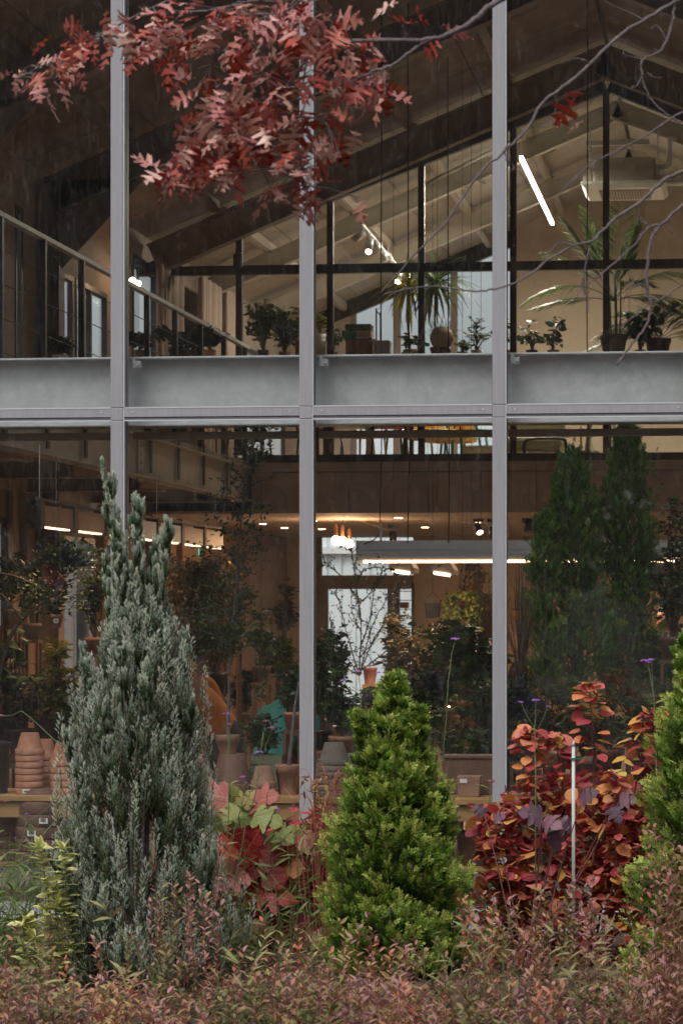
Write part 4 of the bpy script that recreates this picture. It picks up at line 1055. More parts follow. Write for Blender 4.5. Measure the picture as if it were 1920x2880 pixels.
def inv_pot(x, y, z, r, rimh, h, m, label, grp, n=32, notch=True):
    """an upturned clay pot: rim band below, tapering body above"""
    t = thing('clay_pot', (x, y, z), label, 'flower pot', grp)
    jx = random.uniform(-0.003, 0.003)
    q = MB(); rr = r*random.uniform(0.985, 1.01)
    q.lathe([(rr*0.94, 0.002), (rr*0.985, 0.0), (rr, 0.004), (rr*0.995, rimh*0.9), (rr*0.965, rimh)], (jx, 0, 0), n)
    q.build('rim', m, t, True, local=True)
    q = MB(); rt = r*0.60
    q.lathe([(rr*0.90, rimh-0.001), (rr*0.88, rimh*1.1), (rt, h-0.004), (rt*0.96, h), (rt*0.25, h+0.0005), (0.0001, h)], (jx, 0, 0), n)
    q.build('body', m, t, True, local=True)
    return t
ORD = ['top', 'second', 'third', 'fourth', 'fifth', 'sixth', 'seventh', 'eighth']
def pot_stack(px, Y, z, wpx, n, rimh, h, m, desc, grp, labelled=False):
    x = X_(px, Y); r = wpx/2/(7000/(Y+15.9))
    for k in range(n):
        hh = h if k == n-1 else min(h, rimh*2.2)
        zz = z+0.001+k*(rimh+0.004)
        o = 'topmost' if k == n-1 else ORD[n-1-k]+' from the top'
        if k == 0 and n > 1: o = 'lowest'
        t = inv_pot(x+random.uniform(-0.002, 0.002), Y, zz, r, rimh, hh if k < n-1 else h, m, f'{o} pot of {desc}', grp)
        if labelled and k == 0:
            a = -1.45
            q = MB(); q.obox((r*0.05, -r-0.002, rimh*0.5), (0.052, 0.002, rimh*0.72), Matrix.Identity(3))
            lb = q.build('price_label', M['paper'], t, local=True)
            q = MB()
            for i in range(14):
                q.box(-0.014+i*0.0022+r*0.05, -0.014+i*0.0022+0.0012+r*0.05, -r-0.0042, -r-0.0032, rimh*0.34, rimh*0.66)
            q.build('bar_print', M['ink'], t, local=True)
Yp = YT0+0.17
u = 7000/(Yp+15.9)
pot_stack(84, Yp, zt_, 84, 7, 16.8/u, 62/u, M['terra'], 'the tall terracotta stack at far left on the table', 'pots of the tall terracotta stack', True)
pot_stack(124, Yp+0.3, zt_, 78, 6, 16/u, 60/u, M['terra'], 'the stack behind the tall terracotta stack', 'pots of the stack behind')
pot_stack(184, Yp+0.02, zt_, 88, 5, 18/u, 66/u, M['terra'], 'the terracotta stack half behind the blue juniper', 'pots of the stack by the juniper')
pot_stack(560, Yp, zt_, 74, 4, 17/u, 58/u, M['terra_pale'], 'the faded stack right of the blue juniper', 'pots of the faded stack')
pot_stack(742, Yp+0.02, zt_, 74, 2, 20/u, 60/u, M['terra_pale'], 'the short faded stack before the grey crate', 'pots of the short faded stack')
pot_stack(940, Yp, zt_, 92, 6, 16/u, 62/u, M['greypot'], 'the grey clay stack right of the second mullion', 'pots of the grey stack')
pot_stack(1003, Yp+0.22, zt_, 86, 4, 16/u, 62/u, M['greypot'], 'the lower grey stack behind the green thuja', 'pots of the lower grey stack')
def open_pot(x, y, z, r, h, m, label, cat='flower pot', grp=None, base=0.68, rim=0.16, n=32, name='flower_pot', soil=True):
    t = thing(name, (x, y, z), label, cat, grp)
    rh = h*rim
    q = MB(); q.lathe([(0.0001, 0.0), (r*base, 0), (r*base*1.01, 0.003), (r*0.92, h-rh), (r*0.99, h-rh+0.002), (r, h-0.004), (r*0.985, h), (r*0.90, h), (r*0.88, h-0.02), (0.0001, h-0.022)], (0,0,0), n)
    q.build('body', m, t, True, local=True)
    if soil: q = MB(); q.lathe([(r*0.875, h-0.018), (r*0.5, h-0.012), (0.0001, h-0.010)], (0,0,0), 20); q.build('soil', M['soil'], t, True, local=True)
    return t
x = X_(653, YT0+0.34); u2 = 7000/(YT0+0.34+15.9)
inv_pot(x, YT0+0.34, zt_+0.001, 124/2/u2, 30/u2, 112/u2, M['terra_dark'], 'big dark upturned tub in the middle bay, below the tree pot', None)
zpt = zt_+0.001+112/u2+0.001
open_pot(X_(640, YT0+0.34), YT0+0.34, zpt, 68/2/u2, 52/u2, M['terra_pale'], 'wide rimmed pot of the slender indoor tree, standing on the big dark tub', rim=0.38)
x = X_(812, Yp+0.1); open_pot(x, Yp+0.1, zt_+0.001, 76/2/u, 84/u, M['terra_pale'], 'rimmed clay pot holding a thin bare trunk, left of the second mullion', rim=0.28, base=0.75)
q = MB(); tp = thing('bonsai_tree', (x, Yp+0.1, zt_+80/u), 'thin bent grey trunk with few leaves rising from the rimmed pot', 'tree')
trunk = smooth_curve([(x, Yp+0.1, zt_+76/u), (x+0.02, Yp+0.1, Z_(2080, Yp)), (x+0.035, Yp+0.12, Z_(2000, Yp)), (x+0.06, Yp+0.14, Z_(1920, Yp))], 5)
MB().tube(trunk, taper(len(trunk), 0.016, 0.006), 8).build('trunk', M['bark'], tp, True)
# grey slatted crate
x0, x1 = X_(705, Yp+0.3), X_(792, Yp+0.3)
t = thing('slatted_crate', ((x0+x1)/2, Yp+0.4, zt_), 'grey-green slatted crate behind the short faded stack', 'crate')
for k in range(4):
    z = zt_+0.004+k*0.062; MB().box(x0, x1, Yp+0.30, Yp+0.315, z, z+0.05).build('slat', M['greenpaint'], t); MB().box(x0, x1, Yp+0.50, Yp+0.515, z, z+0.05).build('slat', M['greenpaint'], t)
for xx in (x0, x1-0.012): MB().box(xx, xx+0.012, Yp+0.3155, Yp+0.4995, zt_+0.003, zt_+0.25).build('side', M['greenpaint'], t)
# box planter with a paper label
x0, x1 = X_(1284, Yp), X_(1350, Yp)
t = thing('box_planter', ((x0+x1)/2, Yp+0.05, zt_), 'small rough clay box planter with a blank white label, right bay side of the table', 'planter')
q = MB(); z1 = zt_+58/u; q.poly([(x0+0.01,Yp,zt_+0.001),(x1-0.01,Yp,zt_+0.001),(x1-0.01,Yp+0.13,zt_+0.001),(x0+0.01,Yp+0.13,zt_+0.001),(x0,Yp-0.01,z1),(x1,Yp-0.01,z1),(x1,Yp+0.14,z1),(x0,Yp+0.14,z1)], [(0,3,2,1),(4,5,6,7),(0,1,5,4),(1,2,6,5),(2,3,7,6),(3,0,4,7)])
q.build('body', M['terra_pale'], t, bevel=0.004)
MB().obox((x0+0.045, Yp-0.0105, z1-0.03), (0.046, 0.002, 0.028), Matrix.Identity(3)).build('label', M['paper'], t)
x0, x1 = X_(1250, Yp+0.25), X_(1400, Yp+0.25)
t = thing('trough', ((x0+x1)/2, Yp+0.3, zt_), 'long dark brown trough behind the small box planter', 'planter')
MB().box(x0, x1, Yp+0.2, Yp+0.38, zt_+0.001, zt_+0.24).build('body', M['terra_dark'], t, bevel=0.008); MB().box(x0-0.008, x1+0.008, Yp+0.19, Yp+0.39, zt_+0.241, zt_+0.262).build('rim', M['terra_dark'], t, bevel=0.004)
# black nursery pot, left edge
open_pot(X_(-8, Yp), Yp, zt_+0.001, 0.092, 0.34, M['black'], 'black plastic nursery pot cut by the left edge', base=0.75, rim=0.06)
# printed notice on a small stand
x = X_(549, Yp+0.25); z0, z1 = Z_(2100, Yp+0.25), Z_(2056, Yp+0.25)
t = thing('notice_card', (x, Yp+0.25, zt_), 'white printed card leaning on a thin stand above the faded pots', 'notice')
R_ = Euler((-0.15, 0.06, 0)).to_matrix()
MB().obox((x, Yp+0.25, (z0+z1)/2), (0.078, 0.003, 0.10), R_).build('card', M['paper'], t)
q = MB()
for k in range(9):
    q.obox((x-0.004+0.004*(k % 2), Yp+0.25-0.003-0.0013*(4-k)*-1, (z0+z1)/2+0.036-k*0.0085), (0.052-0.006*(k % 3), 0.001, 0.0022), R_)
lp = q.build('printed_lines', M['ink'], t); lp['kind'] = 'stuff'
MB().tube([(x+0.03, Yp+0.26, zt_+0.002), (x+0.03, Yp+0.26, z0+0.02), (x-0.02, Yp+0.26, z0)], 0.004, 6).build('stand', M['black'], t)
q = MB(); q.obox((x+0.022, Yp+0.243, (z0+z1)/2-0.01), (0.018, 0.003, 0.085), Euler((-0.15, 0.2, 0)).to_matrix()); q.build('plant_tag', M['darkwood'], t)
# dark upturned tubs under the table
for (px, wd, base_py, n_, Y) in ((118, 150, 2560, 5, YT0+0.16), (14, 120, 2590, 3, YT0+0.3)):
    x = X_(px, Y)
    z = 0.326
    u3 = 7000/(Y+15.9)
    for k in range(n_):
        rimh = 34/u3
        lab = f"{'topmost' if k == n_-1 else ('lowest' if k == 0 else ORD[n_-1-k]+' from the top')} dark brown tub stack under the table {'left of the juniper' if px > 50 else 'at the left edge'}"
        t = inv_pot(x, Y, z+k*(rimh+0.003), wd/2/u3, rimh, 70/u3 if k == n_-1 else rimh*1.6, M['terra_dark'], lab, 'dark tubs under the table')
        if k in (2, 3) and px > 50:
            for dx in ((-0.02,) if k == 2 else (0.06,)):
                MB().obox((dx, -wd/2/u3-0.002, rimh*0.5), (0.058, 0.002, 0.036), Matrix.Identity(3)).build('price_label', M['paper'], t, local=True)
                q = MB()
                for i in range(12): q.box(dx-0.018+i*0.003, dx-0.018+i*0.003+0.0016, -wd/2/u3-0.0045, -wd/2/u3-0.0035, rimh*0.4, rimh*0.72)
                q.build('bar_print', M['ink'], t, local=True)
for px, m__ , lab in ((880, 'terra_dark', 'spiral-ribbed dark pot under the table beside the second mullion'), (1330, 'terra_dark', 'dark pot under the table near the third mullion'), (730, 'greypot', 'grey pot under the table in the middle bay'), (480, 'terra_dark', 'dark pot under the table hidden behind the juniper')):
    Y = YT0+0.3; open_pot(X_(px, Y), Y, 0.326, 0.12, 0.22, M[m__], lab, rim=0.2)

# ---- counters in the hall with wares
def table(x0, x1, y0, y1, h, label, m, name='table'):
    t = thing(name, ((x0+x1)/2, (y0+y1)/2, 0.05), label, 'table')
    MB().box(x0, x1, y0, y1, h-0.035, h).build('top', m, t, bevel=0.004)
    for x in (x0+0.04, x1-0.09):
        for y in (y0+0.04, y1-0.09): MB().box(x, x+0.05, y, y+0.05, 0.052, h-0.036).build('leg', m, t)
    MB().box(x0+0.05, x1-0.05, y0+0.05, y1-0.05, 0.35, 0.37).build('shelf', m, t)
    return t
TA = (X_(-60, 3.0), X_(560, 3.0), 2.6, 3.4, 0.85)
table(*TA, 'plant table in the left bay behind the terracotta stacks', M['darkwood'])
TB = (X_(900, 4.6), X_(1400, 4.6), 4.3, 5.0, 0.95)
table(*TB, 'pale counter with jars and wrapped flowers between second and third mullion', M['wood'])
TC = (X_(1420, 2.2), X_(2000, 2.2), 1.9, 2.6, 0.7)
table(*TC, 'low plant table in the right bay under the conifers', M['darkwood'])
TD = (X_(720, 8.0), X_(1440, 8.0), 7.7, 8.5, 0.95)
table(*TD, 'far plant table in front of the back door', M['darkwood'])
TE = (X_(380, 10), X_(860, 10), 9.7, 10.5, 0.85)
table(*TE, 'far plant table left of the second mullion', M['wood'])
jar = glassmat('jar_glass', 0.0, 0.08)
for k, px in enumerate((1222, 1240, 1258, 1276, 1232, 1262)):
    y = 4.45+0.14*(k > 3); x = X_(px, y); z = TB[4]+0.001
    t = thing('glass_jar', (x, y, z), f"clear glass jar on the pale counter, {['leftmost of the front four', 'second of the front four', 'third of the front four', 'rightmost of the front four', 'left one behind', 'right one behind'][k]}", 'jar', 'jars on the pale counter')
    MB().lathe([(0.0001, 0), (0.034, 0.0), (0.036, 0.01), (0.036, 0.10+0.02*(k % 3)), (0.028, 0.115+0.02*(k % 3)), (0.030, 0.13+0.02*(k % 3))], (0,0,0), 20).build('glass', jar, t, True, local=True)
    MB().lathe([(0.0001, 0.131+0.02*(k % 3)), (0.032, 0.131+0.02*(k % 3)), (0.032, 0.145+0.02*(k % 3)), (0.0001, 0.146+0.02*(k % 3))], (0,0,0), 20).build('lid', M['copper'], t, True, local=True)
M['kraft'] = mat('kraft_paper', (0.42, 0.20, 0.10), 0.8, 0, 0.15, 12, bump=0.3)
M['boxcol'] = mat('pale_cardboard', (0.50, 0.38, 0.26), 0.8, 0, 0.1)
for k, (px, py) in enumerate(((1325, 2040), (1292, 2060))):
    y = 4.5; p = at(px, py, y); t = thing('wrapped_bouquet', (p.x, y, TB[4]+0.001), ['crumpled kraft paper bouquet on the pale counter near the third mullion', 'smaller kraft paper bundle beside the crumpled bouquet'][k], 'bouquet')
    q = MB(); prof = []; N_ = 18
    rr = [random.uniform(0.75, 1.2) for _ in range(N_)]
    vs = []; H = 0.26-0.06*k
    for i, (r_, z) in enumerate(((0.02, 0), (0.03, H*0.4), (0.07, H*0.75), (0.10, H), (0.05, H*0.9), (0.001, H*0.8))):
        for j in range(N_):
            a = 2*PI*j/N_; q_ = r_*(1 + (rr[j]-1)*(i/3)); vs.append((p.x+q_*math.cos(a), y+q_*math.sin(a), TB[4]+0.001+z*(1+0.12*(rr[j]-1)*i)))
    q.poly(vs, [(i*N_+j, i*N_+(j+1) % N_, (i+1)*N_+(j+1) % N_, (i+1)*N_+j) for i in range(5) for j in range(N_)]); q.build('paper', M['kraft'], t)
for k, (px, w_, h_, m__, lab) in enumerate(((1362, 0.2, 0.18, 'boxcol', 'pale cardboard box at the right end of the pale counter'), (1180, 0.16, 0.10, 'paper', 'white carton left on the pale counter'), (1300, 0.24, 0.05, 'boxcol', 'flat pale box in the middle of the pale counter'), (1000, 0.2, 0.15, 'terra', 'terracotta cube pot on the pale counter behind the thuja'))):
    y = 4.78; x = X_(px, y); t = thing('box', (x, y, TB[4]+0.001), lab, 'box'); MB().box(-w_/2, w_/2, -0.08, 0.08, 0, h_).build('body', M[m__], t, bevel=0.004, local=True); MB().box(-w_/2-0.003, w_/2+0.003, -0.083, 0.083, h_+0.001, h_+0.02).build('lid', M[m__], t, bevel=0.002, local=True)
# terracotta pots standing on the far table, seen over the thuja
for k, (px, py, w_, h_, Y) in enumerate(((1040, 1878, 42, 46, 8.1), (1062, 1985, 40, 34, 4.7), (912, 2115, 44, 50, 2.2), (760, 1910, 44, 52, 10.0))):
    x = X_(px, Y); u4 = 7000/(Y+15.9); z = TD[4]+0.001 if k == 0 else (TB[4]+0.001 if k == 1 else (TE[4]+0.5 if k == 3 else Z_(py+h_, Y)))
    if k == 0: z = Z_(py+h_, Y)
    inv = k == 0
    t = thing('plinth', (x, Y, 0.05), ['slim wooden plinth on the floor carrying an upturned terracotta pot', 'slim plinth behind the pale counter', 'slim plinth right of the second mullion carrying a pot', 'pale plinth carrying a dark potted plant left of the second mullion'][k], 'plinth')
    MB().box(-w_/2/u4*0.9, w_/2/u4*0.9, -0.08, 0.08, 0.0, z-0.052).build('block', M['boxcol'] if k == 3 else M['wood'], t, bevel=0.004, local=True)
    open_pot(x, Y, z, w_/2/u4, h_/u4, M['terra'] if k != 3 else M['black'], ['terracotta pot on a plinth above the tip of the green thuja', 'small terracotta pot behind the thuja on the counter', 'terracotta pot right beside the second mullion', 'dark pot on a pale plinth left of the second mullion'][k], grp=None)

# ================================================================== PEOPLE
M['skin'] = mat('skin', (0.36, 0.19, 0.125), 0.55, 0, 0.06); M['hair'] = mat('black_hair', (0.012, 0.009, 0.008), 0.5, 0, 0.3, 60, stretch=(1, 1, 0.1))
M['brownhair'] = mat('brown_hair', (0.035, 0.014, 0.010), 0.5, 0, 0.3, 60, stretch=(1, 1, 0.1))
M['rust'] = mat('rust_knit', (0.36, 0.135, 0.030), 0.9, 0, 0.12, 14, bump=0.35, bscale=70); M['tealcloth'] = mat('teal_cloth', (0.035, 0.30, 0.31), 0.8, 0, 0.10, 8, bump=0.25, bscale=12)
M['navy'] = mat('navy_cloth', (0.018, 0.022, 0.035), 0.85, 0, 0.2); M['greycloth'] = mat('dark_grey_cloth', (0.035, 0.033, 0.036), 0.85, 0, 0.2); M['cap'] = mat('tan_cloth', (0.25, 0.14, 0.09), 0.85, 0, 0.1)
def skin_mesh(name, joints, edges, radii, m, parent, sub=2, root=0):
    me = bpy.data.meshes.new(name); me.from_pydata([tuple(j) for j in joints], edges, []); me.update()
    me.materials.append(m); o = bpy.data.objects.new(name, me); C.objects.link(o); o.parent = parent
    sk = o.modifiers.new('skin', 'SKIN'); sk.use_smooth_shade = True
    if not me.skin_vertices:
        bpy.context.view_layer.objects.active = o; bpy.ops.mesh.customdata_skin_add()
    for i, r in enumerate(radii):
        sv = me.skin_vertices[0].data[i]; sv.radius = r if hasattr(r, '__len__') else (r, r); sv.use_root = (i == root)
    su = o.modifiers.new('sub', 'SUBSURF'); su.levels = sub; su.render_levels = sub
    return o
def head_mesh(q, c, R, s=1.0):
    """an egg-shaped head with brow, nose, lips, chin and ears, face towards local -Y"""
    nu, nv = 28, 20; b = len(q.v); vs = []
    for i in range(nv+1):
        ph = PI*i/nv; z = -math.cos(ph); rr = math.sin(ph)
        for j in range(nu):
            a = 2*PI*j/nu; x = rr*math.sin(a); y = -rr*math.cos(a)
            X, Y, Z = x*0.075, y*0.095, z*0.115
            if z < 0: X *= 1-0.28*z*z; Y *= 1-0.10*z*z
            if Y < 0:
                f = max(0, -y)
                def bp(x0, z0, sx, sz): return math.exp(-((x-x0)/sx)**2-((z-z0)/sz)**2)
                Y -= f*0.026*bp(0, -0.12, 0.16, 0.20); Y -= f*0.006*bp(0, -0.45, 0.30, 0.07); Y -= f*0.007*bp(0, -0.85, 0.25, 0.15)
                Y += f*0.010*(bp(0.36, 0.08, 0.16, 0.10)+bp(-0.36, 0.08, 0.16, 0.10)); Y -= f*0.005*bp(0, 0.28, 0.6, 0.10)
            vs.append(Vector((X, Y, Z)))
    for sx in (-1, 1):
        pass
    vs = [Vector(c)+R @ (v*s) for v in vs]
    q.poly(vs, [(i*nu+j, i*nu+(j+1) % nu, (i+1)*nu+(j+1) % nu, (i+1)*nu+j) for i in range(nv) for j in range(nu)])
    for sx in (-1, 1):
        n0 = len(q.v); q.ball((0,0,0), 0.03, 10, (0.35, 0.6, 1.0))
        for i in range(n0, len(q.v)): q.v[i] = tuple(Vector(c)+R @ ((Vector(q.v[i])+Vector((sx*0.076, 0.01, -0.005)))*s))
def hair_mesh(q, c, R, length=0.0, s=1.0):
    nu, nv = 30, 16; vs = []
    for i in range(nv+1):
        for j in range(nu):
            a = 2*PI*j/nu; front = max(0, math.cos(a))          # 1 at the face
            zmin = -0.55-length*6 if front < 0.25 else 0.25+0.25*front
            zt = 1.0-(1.0-zmin)*i/nv; zc = max(-0.98, min(1, zt)); rr = math.sqrt(max(0.0, 1-max(zc, -0.35)**2)) if zt > -0.35 else 0.93
            k = 1+0.05*math.sin(j*2.7+i*0.8)*(i/nv)
            vs.append(Vector((rr*math.sin(a)*0.086*k, -rr*math.cos(a)*0.104*k+0.006, zt*0.125)))
    vs = [Vector(c)+R @ (v*s) for v in vs]
    q.poly(vs, [(i*nu+j, i*nu+(j+1) % nu, (i+1)*nu+(j+1) % nu, (i+1)*nu+j) for i in range(nv) for j in range(nu)])
def hand(q, w_, d, side, s=1.0, curl=0.5):
    """palm with four unequal bent fingers and a thumb leaving its side"""
    d = Vector(d).normalized(); up = Vector((0, 0, 1)); x = d.cross(up)
    x = x.normalized() if x.length > 1e-3 else Vector((1, 0, 0)); n_ = x.cross(d)
    q.tube([w_, w_+d*0.035*s, w_+d*0.085*s], [0.024*s, 0.036*s, 0.032*s], 10)
    for k, L in enumerate((0.070, 0.082, 0.076, 0.058)):
        b0 = w_+d*0.08*s+x*(k-1.5)*0.019*s
        p1 = b0+(d*math.cos(curl*0.5)-n_*math.sin(curl*0.5))*L*0.45*s; p2 = p1+(d*math.cos(curl*1.4)-n_*math.sin(curl*1.4))*L*0.32*s; p3 = p2+(d*math.cos(curl*2)-n_*math.sin(curl*2))*L*0.25*s
        q.tube([b0-d*0.02*s, b0, p1, p2, p3], [0.009*s, 0.0095*s, 0.0085*s, 0.0075*s, 0.005*s], 8)
    b0 = w_+d*0.03*s+x*side*0.03*s; q.tube([b0-x*side*0.012*s, b0+x*side*0.012*s+d*0.01*s, b0+x*side*0.03*s+d*0.035*s-n_*0.012*s, b0+x*side*0.032*s+d*0.06*s-n_*0.02*s], [0.014*s, 0.012*s, 0.010*s, 0.006*s], 8)
def person(pos, rz, label, top, bottom, hair, pose='stand', lean=(0, 0), arms=None, head_dir=(0, 0, 0), hairlen=0.0, scale=1.0, bulk=1.0, zoff=0.0):
    """arms: for each side (elbow, wrist) relative to the shoulder, in the body's own frame (face towards -Y)"""
    t = thing('person', pos, label, 'person', rz=rz)
    s = scale
    hip = 0.93 if pose == 'stand' else 0.50
    lx, ly = lean
    pel = Vector((0, 0, hip)); waist = pel+Vector((lx*0.3, -ly*0.3, 0.16)); chest = waist+Vector((lx*0.6, -ly*0.6, 0.19)); nb = chest+Vector((lx*0.6, -ly*0.6, 0.17)); 
    sh = {k: nb+Vector((k*0.185*bulk, 0.0, -0.05)) for k in (-1, 1)}
    neck = nb+Vector((lx*0.2, -ly*0.2-0.01, 0.09)); 
    hr = Euler(head_dir).to_matrix(); hc = neck+Vector((0, -0.015, 0.12))+Vector((lx*0.1, -ly*0.2, 0))
    arms = arms or {-1: (Vector((-0.05, 0, -0.29)), Vector((-0.04, -0.10, -0.52))), 1: (Vector((0.05, 0, -0.29)), Vector((0.04, -0.10, -0.52)))}
    legs = {}
    for k in (-1, 1):
        hj = pel+Vector((k*0.095, 0, -0.04))
        if pose == 'stand': kn = hj+Vector((k*0.01, -0.02, -0.42)); an = kn+Vector((0, 0.03, -0.40)); 
        else: kn = hj+Vector((k*0.05, -0.42, 0.02)); an = Vector((kn.x, kn.y+0.03, 0.08))
        legs[k] = (hj, kn, an, an+Vector((k*0.02, -0.15, -0.05)))
    J = [pel-Vector((0, 0, 0.05)), waist, chest, nb, neck]; E = [(0,1),(1,2),(2,3),(3,4)]; Rr = [(0.165, 0.145), (0.145, 0.125), (0.15, 0.105), (0.09, 0.08), (0.052, 0.055)]
    Jb, Eb, Rb = [pel, waist.copy(), chest.copy(), nb.copy(), neck.copy()], list(E), [0.085, 0.075, 0.075, 0.055, 0.052]
    for k in (-1, 1):
        el = sh[k]+arms[k][0]; wr = sh[k]+arms[k][1]
        b = len(J); J += [sh[k], el, wr]; E += [(3, b), (b, b+1), (b+1, b+2)]; Rr += [(0.075*bulk, 0.07*bulk), (0.058*bulk, 0.058*bulk), (0.047, 0.047)]
        b = len(Jb); Jb += [sh[k], el, wr, wr+(wr-el).normalized()*0.05]; Eb += [(3, b), (b, b+1), (b+1, b+2), (b+2, b+3)]; Rb += [0.040, 0.032, 0.026, 0.022]
        b = len(Jb); Jb += list(legs[k]); Eb += [(0, b), (b, b+1), (b+1, b+2), (b+2, b+3)]; Rb += [0.085, 0.058, 0.040, 0.034]
    sc = lambda L: [j*s for j in L]
    bd = skin_mesh('body', sc(Jb), Eb, [r*s for r in Rb], M['skin'], t)
    tp = skin_mesh('top', sc(J), E, [(a*s*bulk, b2*s*bulk) for a, b2 in Rr], top, t)
    # shorten the jacket at the neck
    JP = [waist.lerp(chest, 0.2), pel]; EP = [(0, 1)]; RP = [0.112, 0.135]
    for k in (-1, 1):
        b = len(JP); JP += [legs[k][0], legs[k][1], legs[k][2]+Vector((0, 0, 0.03))]; EP += [(1, b), (b, b+1), (b+1, b+2)]; RP += [0.105, 0.075, 0.060]
    skin_mesh('trousers', sc(JP), EP, [r*s for r in RP], bottom, t)
    for k in (-1, 1):
        a = legs[k][2]*s; q = MB(); q.ball((a.x, a.y-0.07*s, 0.045*s), 0.05*s, 14, (0.9, 2.6, 0.8)); q.build('shoe', M['black'], t, True, local=True)
        q = MB(); wr = (sh[k]+arms[k][1])*s; el = (sh[k]+arms[k][0])*s; hand(q, wr+(wr-el).normalized()*0.02, wr-el, -k, s); q.build('hand', M['skin'], t, True, local=True)
    q = MB(); head_mesh(q, hc*s, hr, s); q.build('head', M['skin'], t, True, local=True)
    q = MB(); hair_mesh(q, hc*s, hr, hairlen, s); q.build('hair', hair, t, True, local=True)
    for k in (-1, 1):
        q = MB(); c = hc*s+hr @ (Vector((k*0.028, -0.083, 0.010))*s); q.ball(c, 0.0085*s, 8, (1.4, 0.6, 0.7)); q.build('eye', M['ink'], t, True, local=True)
    c = hc*s+hr @ (Vector((0, -0.0905, -0.054))*s); MB().ball(c, 0.012*s, 8, (1.6, 0.35, 0.35)).build('mouth', M['redseat'], t, True, local=True)
    t.location.z += zoff
    return t
# the person in the rust cardigan, back to us, reaching to the left
Y = 5.6; p = at(640, 1900, Y)
person((p.x, Y, 0.05), PI+0.35, 'person in a rust orange cardigan reaching an arm to the left', M['rust'], M['navy'], M['hair'], 'stand', lean=(0.22, 0.25),
       arms={-1: (Vector((-0.10, -0.1, -0.27)), Vector((-0.06, -0.30, -0.30))), 1: (Vector((0.16, -0.06, -0.25)), Vector((0.42, -0.10, -0.27)))}, head_dir=(0.35, 0.2, 0.3), hairlen=0.03, bulk=1.16, scale=0.93)
# the seated person in teal with dark brown hair, head bowed
Y = 4.3; p = at(752, 2060, Y)
t = thing('stool', (p.x, Y+0.05, 0.05), 'low wooden stool under the person in teal', 'stool'); MB().lathe([(0.0001, 0.50), (0.16, 0.50), (0.165, 0.52), (0.16, 0.54), (0.0001, 0.545)], (0,0,0), 20).build('seat', M['wood'], t, local=True)
for k in range(4):
    a = PI/4+k*PI/2; MB().tube([(0.11*math.cos(a), 0.11*math.sin(a), 0.50), (0.15*math.cos(a), 0.15*math.sin(a), 0)], 0.014, 8).build('leg', M['wood'], t, local=True)
person((p.x, Y, 0.05), 2.7, 'person in a teal jacket with long dark brown hair, seated with bowed head', M['tealcloth'], M['navy'], M['brownhair'], 'sit', lean=(0.05, 0.25), head_dir=(0.45, 0.0, -0.2), hairlen=0.06, bulk=1.2, scale=0.98, zoff=0.13,
       arms={-1: (Vector((-0.12, -0.08, -0.27)), Vector((-0.05, -0.28, -0.36))), 1: (Vector((0.12, -0.08, -0.27)), Vector((0.05, -0.28, -0.36)))})
Y = 5.0; p = at(800, 1990, Y)
person((p.x, Y, 0.05), 0.25, 'person with short black hair, head bowed towards us, beside the one in teal', M['greycloth'], M['navy'], M['hair'], 'stand', lean=(0.0, 0.32), head_dir=(0.42, 0.1, 0.0), hairlen=-0.01, scale=0.78)
Y = 4.0; p = at(985, 2030, Y)
person((p.x, Y-0.2, 0.05), 2.6, 'person with dark hair in dark clothes, back turned, left of the green thuja', M['greycloth'], M['navy'], M['hair'], 'stand', lean=(-0.04, 0.15), head_dir=(0.25, 0, 0.1), hairlen=0.02, scale=0.76)
Y = 7.2; p = at(1870, 1770, Y)
person((p.x, Y, 0.05), -0.05, 'man in black with short black hair looking out at the far right', M['greycloth'], M['navy'], M['hair'], 'stand', head_dir=(0.05, 0, 0.1), hairlen=-0.03, scale=(p.z-0.05)/1.56)
Y = 3.4; p = at(1452, 1960, Y)
person((p.x, Y, 0.05), 2.9, 'person with long reddish hair and dark coat, back turned, beside the third mullion', M['navy'], M['navy'], M['brownhair'], 'stand', lean=(0.03, 0.1), hairlen=0.08, scale=0.88, bulk=1.1)
# ================================================================== INDOOR PLANTS
G = {}
G['dark'] = leafmat('dark_green_leaf', [(0, (0.018,0.042,0.018)), (0.5, (0.040,0.085,0.028)), (1, (0.09,0.14,0.04))], rough=0.45)
G['mid'] = leafmat('mid_green_leaf', [(0, (0.03,0.065,0.015)), (0.5, (0.09,0.14,0.022)), (1, (0.22,0.23,0.035))], rough=0.5)
G['olive'] = leafmat('olive_brown_leaf', [(0, (0.05,0.045,0.02)), (0.5, (0.10,0.085,0.03)), (0.8, (0.16,0.10,0.045)), (1, (0.20,0.17,0.05))], rough=0.55)
G['lime'] = leafmat('yellow_green_leaf', [(0, (0.12,0.14,0.015)), (0.5, (0.26,0.27,0.03)), (1, (0.45,0.40,0.05))], rough=0.5)
G['bluegrey'] = leafmat('blue_green_leaf', [(0, (0.02,0.045,0.045)), (0.6, (0.05,0.085,0.08)), (1, (0.09,0.13,0.12))], rough=0.5)
G['conif'] = leafmat('indoor_conifer_leaf', [(0, (0.02,0.06,0.010)), (0.5, (0.07,0.19,0.028)), (0.85, (0.16,0.30,0.04)), (1, (0.24,0.34,0.06))], rough=0.6)
G['palm'] = leafmat('palm_leaf', [(0, (0.05,0.10,0.03)), (0.6, (0.11,0.18,0.05)), (1, (0.22,0.26,0.10))], rough=0.4)
G['red'] = leafmat('dark_red_leaf', [(0, (0.08,0.012,0.012)), (1, (0.25,0.04,0.03))], rough=0.5)
OV = T_oval(0.55); OVN = T_oval(0.30); OVL = T_oval(0.62, 0.3); DIA = T_diamond(0.55); NEE = T_needles(); ROUND = outline_leaf([(x*1.0, y) for x, y in ROUND_HALF[::1]], 0.2)

